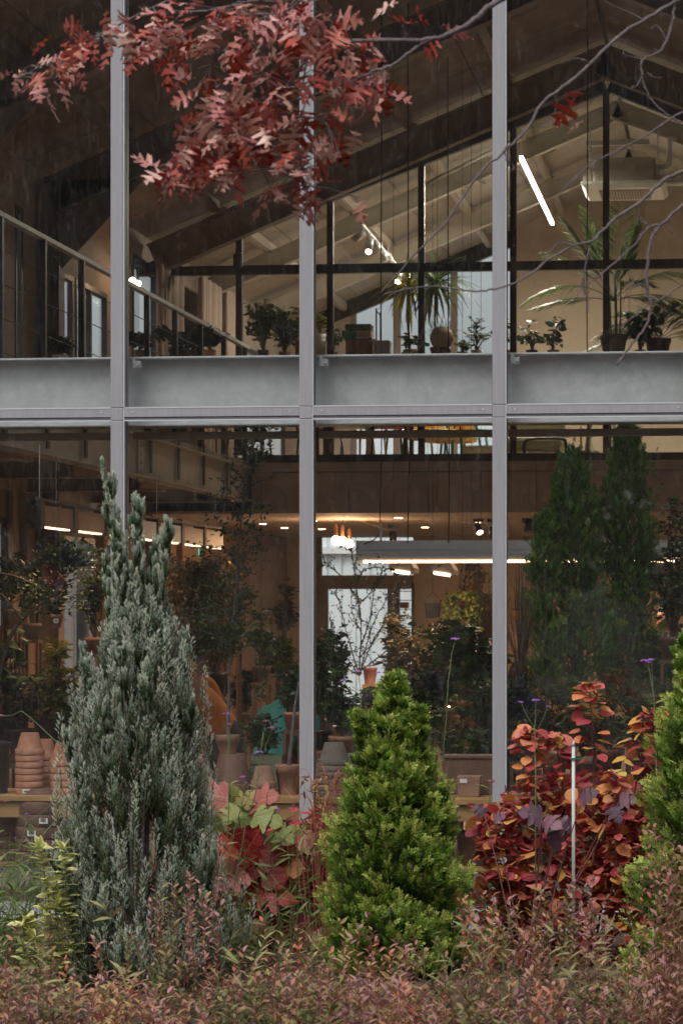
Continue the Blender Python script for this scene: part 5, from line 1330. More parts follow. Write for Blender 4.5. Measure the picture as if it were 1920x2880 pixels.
def V3(a): return np.array([a[0], a[1], a[2]], float)
def branchy(base, top, rx, ry, nst, ntw, npl, jit=0.05, upb=0.5, r0=0.012, stemn=5, droop=0.0, flat=1.0):
    """stems from base into an ellipsoid of radii rx, ry about the base-top axis; returns tubes and twig points with directions"""
    base = Vector(base); top = Vector(top); H = (top-base).length
    q = MB(); P = []; D = []
    for i in range(nst):
        h = random.uniform(0.35, 1.0) if i else 1.0
        a = random.uniform(0, 2*PI); rad = math.sqrt(random.random())*math.sin(PI*min(0.97, max(0.15, h*0.8+0.1)))
        end = base+(top-base)*h+Vector((math.cos(a)*rx*rad, math.sin(a)*ry*rad, 0))
        mid = base+(end-base)*0.5+Vector((0, 0, H*0.08))
        c = smooth_curve([base, mid, end], 5, jit*0.3)
        q.tube(c, taper(len(c), r0*random.uniform(0.6, 1), r0*0.25), 5)
        for k in range(ntw):
            j = random.randint(len(c)//3, len(c)-1); s_ = c[j]
            a = random.uniform(0, 2*PI); L = random.uniform(0.10, 0.26)*min(1, rx*3)
            d = Vector((math.cos(a), math.sin(a)*flat, random.uniform(-0.2, 0.9)*upb*2-droop)).normalized()
            tw = [s_, s_+d*L*0.5+Vector((0,0,0.02)), s_+d*L+Vector((0, 0, -droop*L))]
            q.tube(tw, [r0*0.25, r0*0.18, r0*0.08], 3, cap=False)
            for m in range(npl):
                t_ = (m+0.6)/npl; pt = tw[0].lerp(tw[1], t_*2) if t_ < 0.5 else tw[1].lerp(tw[2], t_*2-1)
                side = 1 if m % 2 else -1; sv = d.cross(Vector((0,0,1)))
                sv = sv.normalized() if sv.length > 1e-3 else Vector((1,0,0))
                ld = (d*0.5+sv*side*0.9+Vector((random.gauss(0,.3), random.gauss(0,.3), random.gauss(0,.3)))).normalized()
                P.append(V3(pt)); D.append(V3(ld))
    return q, np.array(P), np.array(D)
def up_bias(n, s=0.6):
    u = rng.normal(size=(n, 3))*s; u[:, 2] += 1; return u
def bush(px, py_top, py_base, wpx, Y, leaf, lsz, label, m='dark', nst=10, ntw=9, npl=6, pot=True, potm='terra', name='potted_plant', cat='plant', group=None, droop=0.0, zfloor=None, stem='twig', depth=None, trunkh=None):
    top = at(px, py_top, Y); base = at(px, py_base, Y); rx = wpx/2/(7000/(Y+15.9))
    t = thing(name, (base.x, Y, base.z), label, cat, group)
    q, P, D = branchy(base, top, rx, depth or rx*0.8, nst, ntw, npl, droop=droop, r0=0.008+rx*0.02)
    q.build('stems', M[stem], t, True)['kind'] = 'stuff'
    N = len(P); sc = lsz*rng.uniform(0.6, 1.25, N)
    cloud('foliage', [scatter(leaf, P, D, sc, up=up_bias(N), tint=np.clip(rng.normal(0.45, 0.22, N), 0, 1))], G[m], t, 'stuff')
    if pot:
        r = max(0.07, min(0.16, rx*0.5)); h = r*1.7
        pm = M[potm]
        open_p(t, base, r, h, pm)
    return t
def open_p(t, base, r, h, m, plinth=True):
    q = MB(); z = base.z-h*0.85
    q.lathe([(0.0001, 0.0), (r*0.7, 0), (r*0.93, h*0.8), (r, h*0.81), (r, h), (r*0.9, h), (r*0.88, h*0.93), (0.0001, h*0.92)], (base.x, base.y, z), 24)
    q.build('pot', m, t, True)
    if plinth and z > 0.15:
        s_ = MB(); s_.box(base.x-r*0.9, base.x+r*0.9, base.y-r*0.9, base.y+r*0.9, z-0.03, z-0.001)
        for sx in (-1, 1):
            for sy in (-1, 1): s_.box(base.x+sx*r*0.75-0.012, base.x+sx*r*0.75+0.012, base.y+sy*r*0.75-0.012, base.y+sy*r*0.75+0.012, 0.051 if z < ZC else ZM+0.013, z-0.0305)
        o = s_.build('plant_stand', M['darkwood']); tag(o, 'dark four-legged stand under the '+t['label'][:60].rsplit(' ', 1)[0], 'plant stand')
        o['label'] = ' '.join(('dark stand under '+t['label']).split()[:16])

# the two tall conifers of the right bay
def conifer(px, py_top, py_base, wpx, Y, label, prof, n=5200, m='conif', sz=0.055, lean=0, name='conifer', trunk_px=None, gaps=0.35):
    top = at(px, py_top, Y); base = at(px, py_base, Y); R0 = wpx/2/(7000/(Y+15.9)); H = top.z-base.z
    t = thing(name, (base.x, Y, 0.051), label, 'tree', 'tall indoor conifers')
    trunk = smooth_curve([(base.x, Y, 0.3), (base.x+0.02, Y, base.z), (top.x, Y, top.z-0.1)], 6)
    MB().tube(trunk, taper(len(trunk), 0.030, 0.006), 8).build('trunk', M['bark'], t, True)
    q = MB(); Ps = []; Ds = []; Ts = []
    nb = n//26
    for i in range(nb):
        h = random.random()**0.85; z = base.z+H*h
        r = R0*np.interp(h, *zip(*prof))
        a = random.uniform(0, 2*PI); bump = 0.80+0.28*math.sin(a*3+h*9)+random.uniform(-0.18, 0.14)
        r *= max(0.3, bump)
        L = r*random.uniform(0.75, 1.05); cx = base.x+(top.x-base.x)*h
        d = Vector((math.cos(a), math.sin(a), random.uniform(0.55, 1.2)))
        p0 = Vector((cx, Y, z-L*0.6)); p1 = p0+Vector((d.x*L*0.6, d.y*L*0.6, L*0.45)); p2 = Vector((cx+d.x*L, Y+d.y*L, z+L*0.25+0.05))
        q.tube([p0, p1, p2], [0.006, 0.004, 0.002], 3, cap=False)
        br = random.gauss(0.45, 0.16)
        for k in range(26):
            tt = 0.25+0.75*random.random(); pt = p1.lerp(p2, tt*1.35-0.35) if tt > 0.26 else p0.lerp(p1, tt*2)
            off = Vector((random.gauss(0, 1), random.gauss(0, 1), random.gauss(0, 1)))*0.035
            Ps.append(V3(pt+off)); dd = (p2-p1).normalized()*0.8+Vector((d.x*0.3, d.y*0.3, 0.9))+Vector([random.gauss(0, 0.4) for _ in range(3)])
            Ds.append(V3(dd)); Ts.append(min(1, max(0, br+0.3*(tt-0.5)+random.gauss(0, 0.1))))
    q.build('branches', M['twig'], t)['kind'] = 'stuff'
    P = np.array(Ps); N = len(P)
    cloud('foliage', [scatter(T_fan(5, 0.10, fork=False), P, np.array(Ds), sz*rng.uniform(0.8, 1.5, N), tint=np.array(Ts))], G[m], t, 'stuff')
    q = MB(); r = 0.2; q.lathe([(0.0001, 0), (r*0.75, 0), (r, 0.36), (r*0.9, 0.36), (0.0001, 0.33)], (0, 0, 0), 24); q.build('pot', M['greypot'], t, True, local=True)
PR = [(0, 0.75), (0.15, 1.0), (0.35, 0.95), (0.55, 0.85), (0.75, 0.62), (0.9, 0.36), (1.0, 0.08)]
conifer(1606, 1300, 1990, 250, 4.0, 'tall dark green conifer in the right bay, shorter left one of two', PR, 7600)
conifer(1762, 1225, 1985, 245, 4.3, 'tall dark green conifer in the right bay, pointed and taller right one of two', PR, 8200)
conifer(1530, 1480, 1960, 120, 3.7, 'small side conifer leaning at the left of the tall pair', PR, 1700)

# slender deciduous tree in the middle-left bay
Y = 2.4
def thin_tree(pts, Y, label, leaf, lsz, m, nb, blen, name='slender_tree', r0=0.014, npl=9, tw=3, start=0.2, group=None, stem='bark', dr=0.0, cat='tree'):
    c = smooth_curve([at(a, b2, Y) for a, b2 in pts], 8, 0.004); c0 = c[0]
    t = thing(name, c0, label, cat, group)
    MB().tube(c, taper(len(c), r0, r0*0.2), 8).build('trunk', M[stem], t, True)
    q = MB(); P = []; D = []
    for i in range(nb):
        h = random.uniform(start, 1.0); j = int(h*(len(c)-1)); s_ = c[j]
        a = random.uniform(0, 2*PI); L = random.uniform(0.4, 1)*blen*(1.15-0.6*h)
        d = Vector((math.cos(a), math.sin(a)*0.8, random.uniform(0.1, 0.9)-dr)).normalized()
        e = s_+d*L+Vector((0, 0, -dr*L*0.5)); mid = s_.lerp(e, 0.5)+Vector((0, 0, L*0.12))
        cc = smooth_curve([s_, mid, e], 4, 0.004); q.tube(cc, taper(len(cc), r0*0.35, r0*0.08), 4, cap=False)
        for k in range(tw*npl):
            u_ = random.uniform(0.2, 1); pt = cc[int(u_*(len(cc)-1))]+Vector([random.gauss(0, L*0.09) for _ in range(3)])
            P.append(V3(pt)); D.append(V3(d*0.4+Vector([random.gauss(0, 0.6) for _ in range(3)])))
    q.build('branches', M[stem], t)['kind'] = 'stuff'
    N = len(P); P = np.array(P)
    cloud('foliage', [scatter(leaf, P, np.array(D), lsz*rng.uniform(0.6, 1.3, N), up=up_bias(N), tint=np.clip(rng.normal(0.4, 0.22, N), 0, 1))], G[m], t, 'stuff')
    return t
thin_tree([(640, 2080), (645, 1900), (655, 1760), (668, 1600), (680, 1450), (700, 1310), (712, 1200)], YT0+0.34, 'slender tree with small dark leaves rising from the table through the middle-left bay', DIA, 0.036, 'dark', 95, 0.42, r0=0.011, npl=8, start=0.22, tw=3)
thin_tree([(560, 1960), (556, 1800), (548, 1690), (540, 1620)], 5.0, 'brownish small-leaved tree massed behind the blue juniper', DIA, 0.040, 'olive', 190, 0.55, npl=11, start=0.2, tw=4)
thin_tree([(470, 1980), (455, 1800), (470, 1660)], 5.6, 'olive leaved shrub right behind the juniper tip', DIA, 0.042, 'olive', 130, 0.5, npl=10, start=0.2, tw=4)
# arching twigs with tiny leaves before the back door
Yt = 6.4
t = thing('arching_shrub', at(1010, 1900, Yt), 'arching twiggy shrub with tiny leaves silhouetted against the bright back door', 'shrub')
q = MB(); P = []; D = []
arcs = [[(1010,1900),(1015,1750),(1000,1640),(990,1560),(985,1545)], [(1010,1900),(980,1800),(955,1700),(942,1665)], [(1012,1900),(1040,1780),(1085,1690),(1150,1640)], [(1010,1900),(1050,1800),(1100,1740),(1160,1735)],
        [(1010,1900),(960,1830),(920,1790),(905,1770)], [(1016,1750),(1010,1700),(1050,1660),(1075,1600)], [(1015,1700),(975,1640),(925,1590),(900,1590)], [(1000,1640),(1030,1600),(1090,1600),(1120,1620)],
        [(1012,1850),(1060,1790),(1090,1720),(1110,1690)], [(1016,1780),(990,1720),(988,1660)], [(1014,1820),(1040,1740),(1050,1660),(1056,1640)], [(1010,1890),(1075,1840),(1130,1790),(1165,1780)], [(1010,1900),(950,1860),(935,1780),(928,1745)]]
for k, a in enumerate(arcs):
    c = smooth_curve([at(x, y, Yt+(k % 5-2)*0.12) for x, y in a], 8, 0.003); q.tube(c, taper(len(c), 0.006, 0.0015), 5)
    for j in range(1, len(c)):
        for m_ in range(3):
            pt = c[j-1].lerp(c[j], random.random()); P.append(V3(pt)); dd = (c[j]-c[j-1]).normalized(); D.append(V3(dd*0.3+Vector([random.gauss(0, 0.6) for _ in range(3)])))
    for j in range(3, len(c), 2):
        d = Vector((random.uniform(-1, 1), random.uniform(-.5, .5), random.uniform(0.1, 1))).normalized(); L = random.uniform(0.05, 0.14)
        e = c[j]+d*L; q.tube([c[j], e], [0.002, 0.001], 3, cap=False)
        for m_ in range(7): P.append(V3(c[j].lerp(e, (m_+1)/7))); D.append(V3(d*0.3+Vector([random.gauss(0, 0.6) for _ in range(3)])))
q.build('stems', M['twig'], t); N = len(P)
cloud('foliage', [scatter(DIA, np.array(P), np.array(D), 0.028*rng.uniform(0.6, 1.3, N), up=up_bias(N))], G['dark'], t, 'stuff')

# left bay: forked bare-limbed tree, hanging pot, big leafed plants
Yt = 2.6
t = thing('forked_tree', at(-20, 1960, Yt), 'bare forked dark limbs with sparse leaves in the left bay', 'tree')
q = MB(); limbs = [([(-25,1980),(10,1850),(30,1790),(48,1760),(60,1745)], .020, .014), ([(60,1745),(120,1695),(175,1645),(230,1620),(300,1600)], .011, .003), ([(60,1745),(42,1715),(30,1700),(0,1670),(-30,1655)], .010, .005),
        ([(30,1700),(60,1680),(100,1650),(126,1655)], .007, .003), ([(0,1612),(40,1620),(90,1640),(108,1655)], .007, .004), ([(175,1645),(200,1600),(215,1560)], .004, .002), ([(100,1650),(100,1690),(98,1720)], .004, .002), ([(230,1620),(260,1585),(282,1555)], .004, .002), ([(120,1695),(160,1700),(200,1690)], .004, .002)]
P = []; D = []
for pts, r0, r1 in limbs:
    c = smooth_curve([at(x, y, Yt) for x, y in pts], 6, 0.003); q.tube(c, taper(len(c), r0, r1), 7)
    if r1 < 0.0045:
        for j in range(len(c)//3, len(c)):
            for m_ in range(5): P.append(V3(c[j]+Vector([random.gauss(0, 0.055) for _ in range(3)]))); D.append(V3([random.gauss(0, 1) for _ in range(3)]))
q.build('limb', M['bark'], t, True); N = len(P)
cloud('foliage', [scatter(OV, np.array(P), np.array(D), 0.036*rng.uniform(0.6, 1.3, N), up=up_bias(N))], G['dark'], t, 'stuff')
# cluster of foliage (blue-green sprays and red-brown leaves) on top of a post
Yt = 2.2
t = thing('hanging_basket', at(158, 1600, Yt), 'hanging clump of blue-green sprays and dull red leaves in the left bay', 'plant')
P = []; D = []
for k in range(60):
    a = random.uniform(-1.4, 1.4); L = random.uniform(0.12, 0.26); d = Vector((math.sin(a)*1.3, random.uniform(-.6, .6), math.cos(a)*0.6)).normalized()
    for m_ in range(12):
        u_ = (m_+1)/12; P.append(V3(at(158, 1588, Yt)+d*L*u_+Vector((0, 0, -0.25*L*u_*u_)))); D.append(V3(d+Vector([random.gauss(0, 0.35) for _ in range(3)])))
N = len(P); cloud('foliage', [scatter(OVN, np.array(P), np.array(D), 0.045*rng.uniform(0.7, 1.3, N), up=up_bias(N))], G['bluegrey'], t, 'stuff')
P = rng.normal(size=(260, 3))*[0.05, 0.05, 0.075]+V3(at(160, 1610, Yt)); cloud('dry_foliage', [scatter(OV, P, rng.normal(size=(260, 3)), 0.035*rng.uniform(0.6, 1.3, 260))], G['red'], t, 'stuff')
P = rng.normal(size=(260, 3))*[0.06, 0.06, 0.06]+V3(at(178, 1562, Yt)); cloud('foliage', [scatter(OV, P, rng.normal(size=(260, 3)), 0.045*rng.uniform(0.6, 1.3, 260))], G['dark'], t, 'stuff')
pB = at(158, 1600, Yt); MB().tube([(pB.x, Yt, ZC), (pB.x, Yt, pB.z)], 0.003, 5).build('wire', M['silver'], t)
Yt = 2.0; p = at(158, 1765, Yt)
t = thing('hanging_pot', p, 'terracotta pot with a small paper tag hanging before the left window', 'flower pot')
r = 40/2/(7000/17.9); h = 38/(7000/17.9)
MB().lathe([(0.0001,0),(r*0.68,0),(r*0.9,h*0.7),(r,h*0.71),(r,h),(r*0.88,h),(0.0001,h*0.9)], p, 24).build('body', M['terra'], t, True)
MB().obox((p.x+0.012, Yt-r*0.88, p.z+h*0.5), (0.035, 0.002, 0.026), Matrix.Identity(3)).build('tag', M['paper'], t)
MB().obox((p.x+0.012, Yt-r*0.88-0.002, p.z+h*0.5), (0.022, 0.001, 0.010), Matrix.Identity(3)).build('tag_print', M['ink'], t)
MB().tube([(p.x, Yt, p.z+h*0.9), (p.x+0.0, Yt, p.z+h*0.9+0.24)], 0.015, 6).build('stem', M['bark'], t)
P = []; D = []
for k in range(16):
    a = random.uniform(0, 2*PI); e = Vector((math.cos(a), math.sin(a), random.uniform(-0.3, 0.8)));
    for m_ in range(4): P.append(V3(p+Vector((0, 0, h+0.05*m_))+e*0.02*m_)); D.append(V3(e))
N = len(P); cloud('foliage', [scatter(OVN, np.array(P), np.array(D), 0.09*rng.uniform(0.6, 1.2, N), up=up_bias(N))], G['dark'], t, 'stuff')
MB().tube([(p.x, Yt, ZC), (p.x, Yt, p.z+h*0.9+0.24)], 0.002, 4).build('string', M['black'], t)

# many potted plants: (px, top, base, width, Y, leaf, size, label, colour)
plants = [
 (20, 1800, 2010, 200, 2.9, OVL, 0.11, 'big round-leaved dark plant at the left edge below the forked limbs', 'dark', 7, 7, 3),
 (170, 1830, 2030, 150, 3.1, NEE, 0.06, 'feathery yellow-green plant beneath the hanging terracotta pot', 'lime', 9, 12, 7),
 (60, 1950, 2060, 170, 2.8, DIA, 0.045, 'low scrubby plant just above the terracotta stacks', 'olive', 10, 10, 7),
 (200, 1960, 2070, 150, 2.7, DIA, 0.045, 'low dark small-leaved plant behind the half hidden terracotta stack', 'dark', 10, 10, 7),
 (265, 1560, 1800, 110, 3.3, OV, 0.05, 'loose round-leaved plant climbing beside the left window', 'dark', 9, 10, 5),
 (430, 1640, 1960, 120, 5.2, OV, 0.05, 'mottled plant seen between juniper tip and slender tree', 'olive', 9, 9, 6),
 (735, 1740, 1880, 110, 8.6, OVL, 0.12, 'plant with a few large glossy leaves above the person in teal', 'dark', 6, 4, 3),
 (800, 1780, 1925, 110, 9.7, OVN, 0.10, 'slender-leaved dracaena in a dark pot on the pale plinth', 'mid', 7, 7, 5),
 (740, 2030, 2130, 130, 1.2, OV, 0.055, 'dark leafy plant in front of the person in teal', 'dark', 9, 8, 5),
 (825, 1880, 2010, 110, 1.0, OV, 0.045, 'small crown of leaves of the thin bent trunk by the second mullion', 'dark', 8, 8, 5),
 (905, 1800, 2060, 130, 3.0, OV, 0.05, 'dark small-leaved bush right of the second mullion', 'dark', 12, 11, 6),
 (960, 1900, 2080, 150, 2.6, OV, 0.055, 'green leafy bush low behind the thuja tip, left side', 'dark', 11, 10, 6),
 (1130, 1810, 1960, 120, 6.8, OVN, 0.09, 'yellowish narrow-leaved plant under the arching twigs', 'olive', 9, 9, 6),
 (1190, 1850, 2000, 130, 5.4, OVN, 0.08, 'brown-green narrow-leaved plant behind the thuja top', 'olive', 9, 9, 6),
 (1250, 1760, 1900, 150, 6.0, OVL, 0.085, 'sunlit yellow-green leafy plant below the hanging black pot', 'mid', 9, 8, 5),
 (1330, 1770, 1980, 190, 4.6, OVL, 0.15, 'plant with very large dark leaves left of the third mullion', 'dark', 9, 6, 3),
 (1240, 1900, 2000, 150, 4.0, OV, 0.06, 'blue-green cabbage-like foliage behind the thuja right shoulder', 'bluegrey', 10, 9, 6),
 (1350, 1930, 2060, 120, 3.6, OVN, 0.09, 'dark trailing plant beside the third mullion above the paper bouquet', 'dark', 9, 8, 5),
 (1270, 2040, 2150, 120, 1.6, OV, 0.045, 'small dark plant above the box planter', 'olive', 8, 8, 5),
 (1345, 2070, 2175, 90, 1.3, OVN, 0.07, 'narrow-leaved plant over the long dark trough', 'dark', 8, 7, 5),
 (1460, 1900, 2100, 110, 2.4, NEE, 0.05, 'dark feathery bush at the foot of the bare twiggy plant', 'bluegrey', 10, 11, 7),
 (1700, 1960, 2120, 220, 2.6, OV, 0.06, 'dark leafy bush beneath the tall conifers', 'dark', 12, 10, 6),
 (1560, 1960, 2120, 160, 2.5, OV, 0.055, 'dark bush under the shorter conifer with glints behind', 'dark', 11, 10, 6),
 (1870, 1930, 2100, 160, 2.8, OV, 0.055, 'dark bush at the right edge under the looking man', 'dark', 11, 10, 6),
 (1890, 1420, 1800, 150, 3.4, OV, 0.055, 'dark loose-leaved tree at the right edge beside the taller conifer', 'dark', 14, 14, 7),
 (1900, 1640, 1760, 90, 6.0, NEE, 0.07, 'yellow-lit feathery foliage at the right edge', 'lime', 8, 10, 6),
 (1080, 1980, 2120, 200, 2.0, OV, 0.055, 'dark leafy mass directly behind the green thuja', 'dark', 13, 11, 6),
 (600, 1700, 1900, 170, 6.8, OV, 0.05, 'brownish leafy bush massed behind the slender tree', 'olive', 13, 12, 7),
 (650, 1560, 1760, 120, 8.8, DIA, 0.05, 'dark small-leaved tree head by the pale wall posts', 'olive', 12, 12, 7),
 (345, 1760, 1990, 120, 4.4, OV, 0.055, 'dark bush just behind the juniper leaders', 'dark', 12, 11, 6),
 (90, 1560, 1760, 110, 5.5, OV, 0.06, 'dark leafy plant beyond the forked limbs', 'dark', 9, 9, 6),
 (1120, 1900, 2020, 150, 3.4, OV, 0.06, 'reddish-brown leafy plant behind the thuja tip', 'olive', 12, 11, 6),
 (1640, 2000, 2140, 150, 1.8, OVN, 0.08, 'narrow-leaved dark plant behind the white stake', 'dark', 10, 10, 6),
 (1810, 1990, 2150, 150, 1.7, OV, 0.06, 'dark leafy plant behind the right part of the red shrub', 'dark', 11, 10, 6),
 (1500, 2010, 2150, 110, 1.6, OV, 0.05, 'olive leafy plant behind the left part of the red shrub', 'olive', 10, 10, 6),
 (600, 1850, 2000, 110, 9.0, OV, 0.06, 'dark leafy plant on the far table just left of the slender trunk', 'dark', 12, 11, 6),
 (690, 1900, 2010, 110, 9.2, OV, 0.06, 'dark plant on the far table above the teal jacket', 'dark', 12, 11, 6),
 (800, 1640, 1800, 90, 9.9, OV, 0.06, 'leafy plant before the conduit post near the second mullion', 'olive', 10, 10, 6),
 (830, 1900, 2020, 90, 2.4, OV, 0.06, 'dark bushy plant touching the second mullion on its left', 'dark', 11, 10, 6),
 (30, 1560, 1720, 110, 4.8, OV, 0.055, 'loose dark foliage at the left edge above the forked limbs', 'dark', 10, 9, 6),
 (130, 1900, 2020, 160, 3.6, OV, 0.06, 'dense dark hedge-like plant beyond the terracotta stacks', 'dark', 14, 12, 6),
 (945, 1780, 1940, 80, 5.0, OV, 0.05, 'dark climbing plant at the left jamb of the back door', 'dark', 11, 11, 6),
 (1180, 1960, 2080, 150, 3.0, OV, 0.06, 'dark leafy plant right behind the thuja right shoulder', 'dark', 13, 11, 6),
 (1120, 1740, 1860, 70, 7.2, OVN, 0.08, 'olive narrow-leaved plant on the far table under the side light', 'olive', 9, 9, 6),
 (1380, 1840, 1960, 80, 5.2, OV, 0.07, 'dark broad plant close to the third mullion', 'dark', 11, 10, 5),
 (1840, 1800, 1960, 120, 3.9, OV, 0.055, 'dark foliage in front of the man at the far right', 'dark', 11, 10, 6),
 (500, 2010, 2130, 150, 1.7, NEE, 0.05, 'dark feathery plant behind the faded pots', 'dark', 10, 11, 6),
]
for (px, pt, pb, wp, Y, lf, ls, lab, mm, a, b2, c_) in plants:
    bush(px, pt, pb, wp, Y, lf, ls, lab, mm, a, b2, c_, potm=random.choice(['terra', 'terra_dark', 'greypot', 'black']))
# bare dark twiggy plant beside the third mullion
Yt = 3.0; t = thing('twiggy_plant', at(1462, 1960, Yt), 'bare dark broom-like twigs just right of the third mullion', 'shrub'); q = MB()
for k in range(46):
    a = random.uniform(-1, 1); x0 = 1462+a*6; x1 = 1462+a*55; y1 = 1600+abs(a)*90+random.uniform(-30, 90)
    c = smooth_curve([at(x0, 1960, Yt), at(x0+a*12, 1840, Yt+random.uniform(-.1, .1)), at(x1, y1, Yt+random.uniform(-.2, .2))], 4, 0.003); q.tube(c, taper(len(c), 0.0045, 0.0018), 4)
    for m_ in range(3):
        s_ = c[random.randint(3, len(c)-1)]; q.tube([s_, s_+Vector((random.uniform(-.06, .06), 0, random.uniform(0.05, 0.1)))], [0.002, 0.001], 3, cap=False)
q.build('twigs', M['twig'], t)['kind'] = 'stuff'
# hanging black pot and trailing vines
Yt = 8.0; p = at(1217, 1738, Yt); t = thing('hanging_pot', p, 'square black pot hanging on strings under the bell-shaped hood pendant', 'flower pot'); wq = 42/2/(7000/(Yt+15.9)); hq = 44/(7000/(Yt+15.9))
q = MB(); q.poly([(p.x-wq*.8,Yt-wq*.8,p.z),(p.x+wq*.8,Yt-wq*.8,p.z),(p.x+wq*.8,Yt+wq*.8,p.z),(p.x-wq*.8,Yt+wq*.8,p.z),(p.x-wq,Yt-wq,p.z+hq),(p.x+wq,Yt-wq,p.z+hq),(p.x+wq,Yt+wq,p.z+hq),(p.x-wq,Yt+wq,p.z+hq)], [(0,3,2,1),(4,5,6,7),(0,1,5,4),(1,2,6,5),(2,3,7,6),(3,0,4,7)]); q.build('body', M['black'], t, bevel=0.006)
MB().box(p.x-wq*1.08, p.x+wq*1.08, Yt-wq*1.08, Yt+wq*1.08, p.z+hq+0.001, p.z+hq+0.02).build('rim', M['black'], t)
hk = at(1216, 1665, Yt)
for dx in (-1, 1): MB().tube([(p.x+dx*wq, Yt, p.z+hq+0.02), hk], 0.002, 4).build('string', M['black'], t)
MB().tube([hk, (hk.x, Yt, ZC+3)], 0.002, 4).build('string', M['black'], t)
def trailing(px, py0, py1, wpx, Y, label, m, n=26, lsz=0.03, ztop=ZC, leaf=OV, per=24):
    p = at(px, py0, Y); t = thing('trailing_plant', p, label, 'plant', None); q = MB(); P = []; D = []; hw = wpx/2/(7000/(Y+15.9)); H = (py1-py0)/(7000/(Y+15.9))
    for k in range(n):
        a = random.uniform(0, 2*PI); r = hw*math.sqrt(random.random()); L = H*random.uniform(0.35, 1.0)
        c = smooth_curve([p, p+Vector((math.cos(a)*r*0.8, math.sin(a)*r*0.8, 0.05)), p+Vector((math.cos(a)*r, math.sin(a)*r, -L*0.5)), p+Vector((math.cos(a)*r*1.05, math.sin(a)*r, -L))], 4, 0.006)
        q.tube(c, 0.0015, 3, cap=False)
        for m_ in range(per): j = random.randint(1, len(c)-1); P.append(V3(c[j-1].lerp(c[j], random.random()))); D.append(V3(Vector([random.gauss(0, 1) for _ in range(3)])+Vector((0, 0, -0.4))))
    q.build('vines', M['twig'], t)['kind'] = 'stuff'; N = len(P)
    cloud('foliage', [scatter(leaf, np.array(P), np.array(D), lsz*rng.uniform(0.6, 1.3, N), up=rng.normal(size=(N, 3)))], G[m], t, 'stuff')
    MB().lathe([(0.0001, -0.06), (hw*0.35, -0.05), (hw*0.45, 0.03), (0.0001, 0.02)], p, 18).build('pot', M['terra_dark'], t, True)
    for dx in (-1, 1): MB().tube([(p.x+dx*hw*0.4, Y, p.z), (p.x, Y, p.z+0.25)], 0.002, 4).build('string', M['black'], t)
    MB().tube([(p.x, Y, p.z+0.25), (p.x, Y, ztop)], 0.002, 4).build('string', M['black'], t)
trailing(1325, 1590, 1760, 70, 9.0, 'brown-green vine trailing under the long lamp left of the third mullion', 'olive', ztop=roofz(0)-0.5)
trailing(1352, 1625, 1740, 60, 8.6, 'fine-leaved vine trailing lower beside the brown-green vine', 'mid', n=14, lsz=0.022, ztop=roofz(0)-0.5)
trailing(1300, 1690, 1790, 120, 7.9, 'yellow-green foliage clump lit by the long lamp', 'mid', n=50, lsz=0.045, ztop=roofz(0)-0.5)
trailing(735, 1820, 1980, 40, 4.2, 'small trailing plant above the person in teal', 'dark', n=10, lsz=0.035)

# ---- plants upstairs
def zpx(Y): return 7000/(Y+15.9)
def frond(t, base, d, L, droop, nl, ll, m, w_=0.05, rachis=0.006, name='frond', lean_up=1.0):
    """an arching palm frond with two ranks of narrow leaflets"""
    d = Vector(d).normalized(); side = d.cross(Vector((0,0,1)))
    side = side.normalized() if side.length > 1e-3 else Vector((1, 0, 0))
    c = [base+d*L*u_+Vector((0, 0, -droop*L*u_*u_)) for u_ in np.linspace(0, 1, 14)]
    fr = MB().tube(c, taper(len(c), rachis, rachis*0.3), 5).build(name, M['greenstem'], t, True)
    P = []; D = []; U = []; S_ = []
    for k in range(nl):
        u_ = 0.22+0.78*k/nl; j = u_*13; i = min(12, int(j)); pt = c[i].lerp(c[i+1], j-i); tan = (c[i+1]-c[i]).normalized()
        for sg in (-1, 1):
            dd = tan*0.75+side*sg*0.8+Vector((0, 0, -0.25+random.gauss(0, 0.08)))
            P.append(V3(pt)); D.append(V3(dd)); S_.append(ll*math.sin(PI*min(0.98, 0.15+0.8*u_))**0.6*random.uniform(0.9, 1.1)); U.append((0, 0, 1))
    N = len(P); V_, F_, T_ = scatter(T_diamond(w_, 0.012), np.array(P), np.array(D), np.array(S_), up=np.array(U, float)+rng.normal(size=(N, 3))*0.15)
    o = cloud('leaflets', [(V_, F_, T_)], G[m], fr, 'stuff'); return fr
Yu = YP+0.85
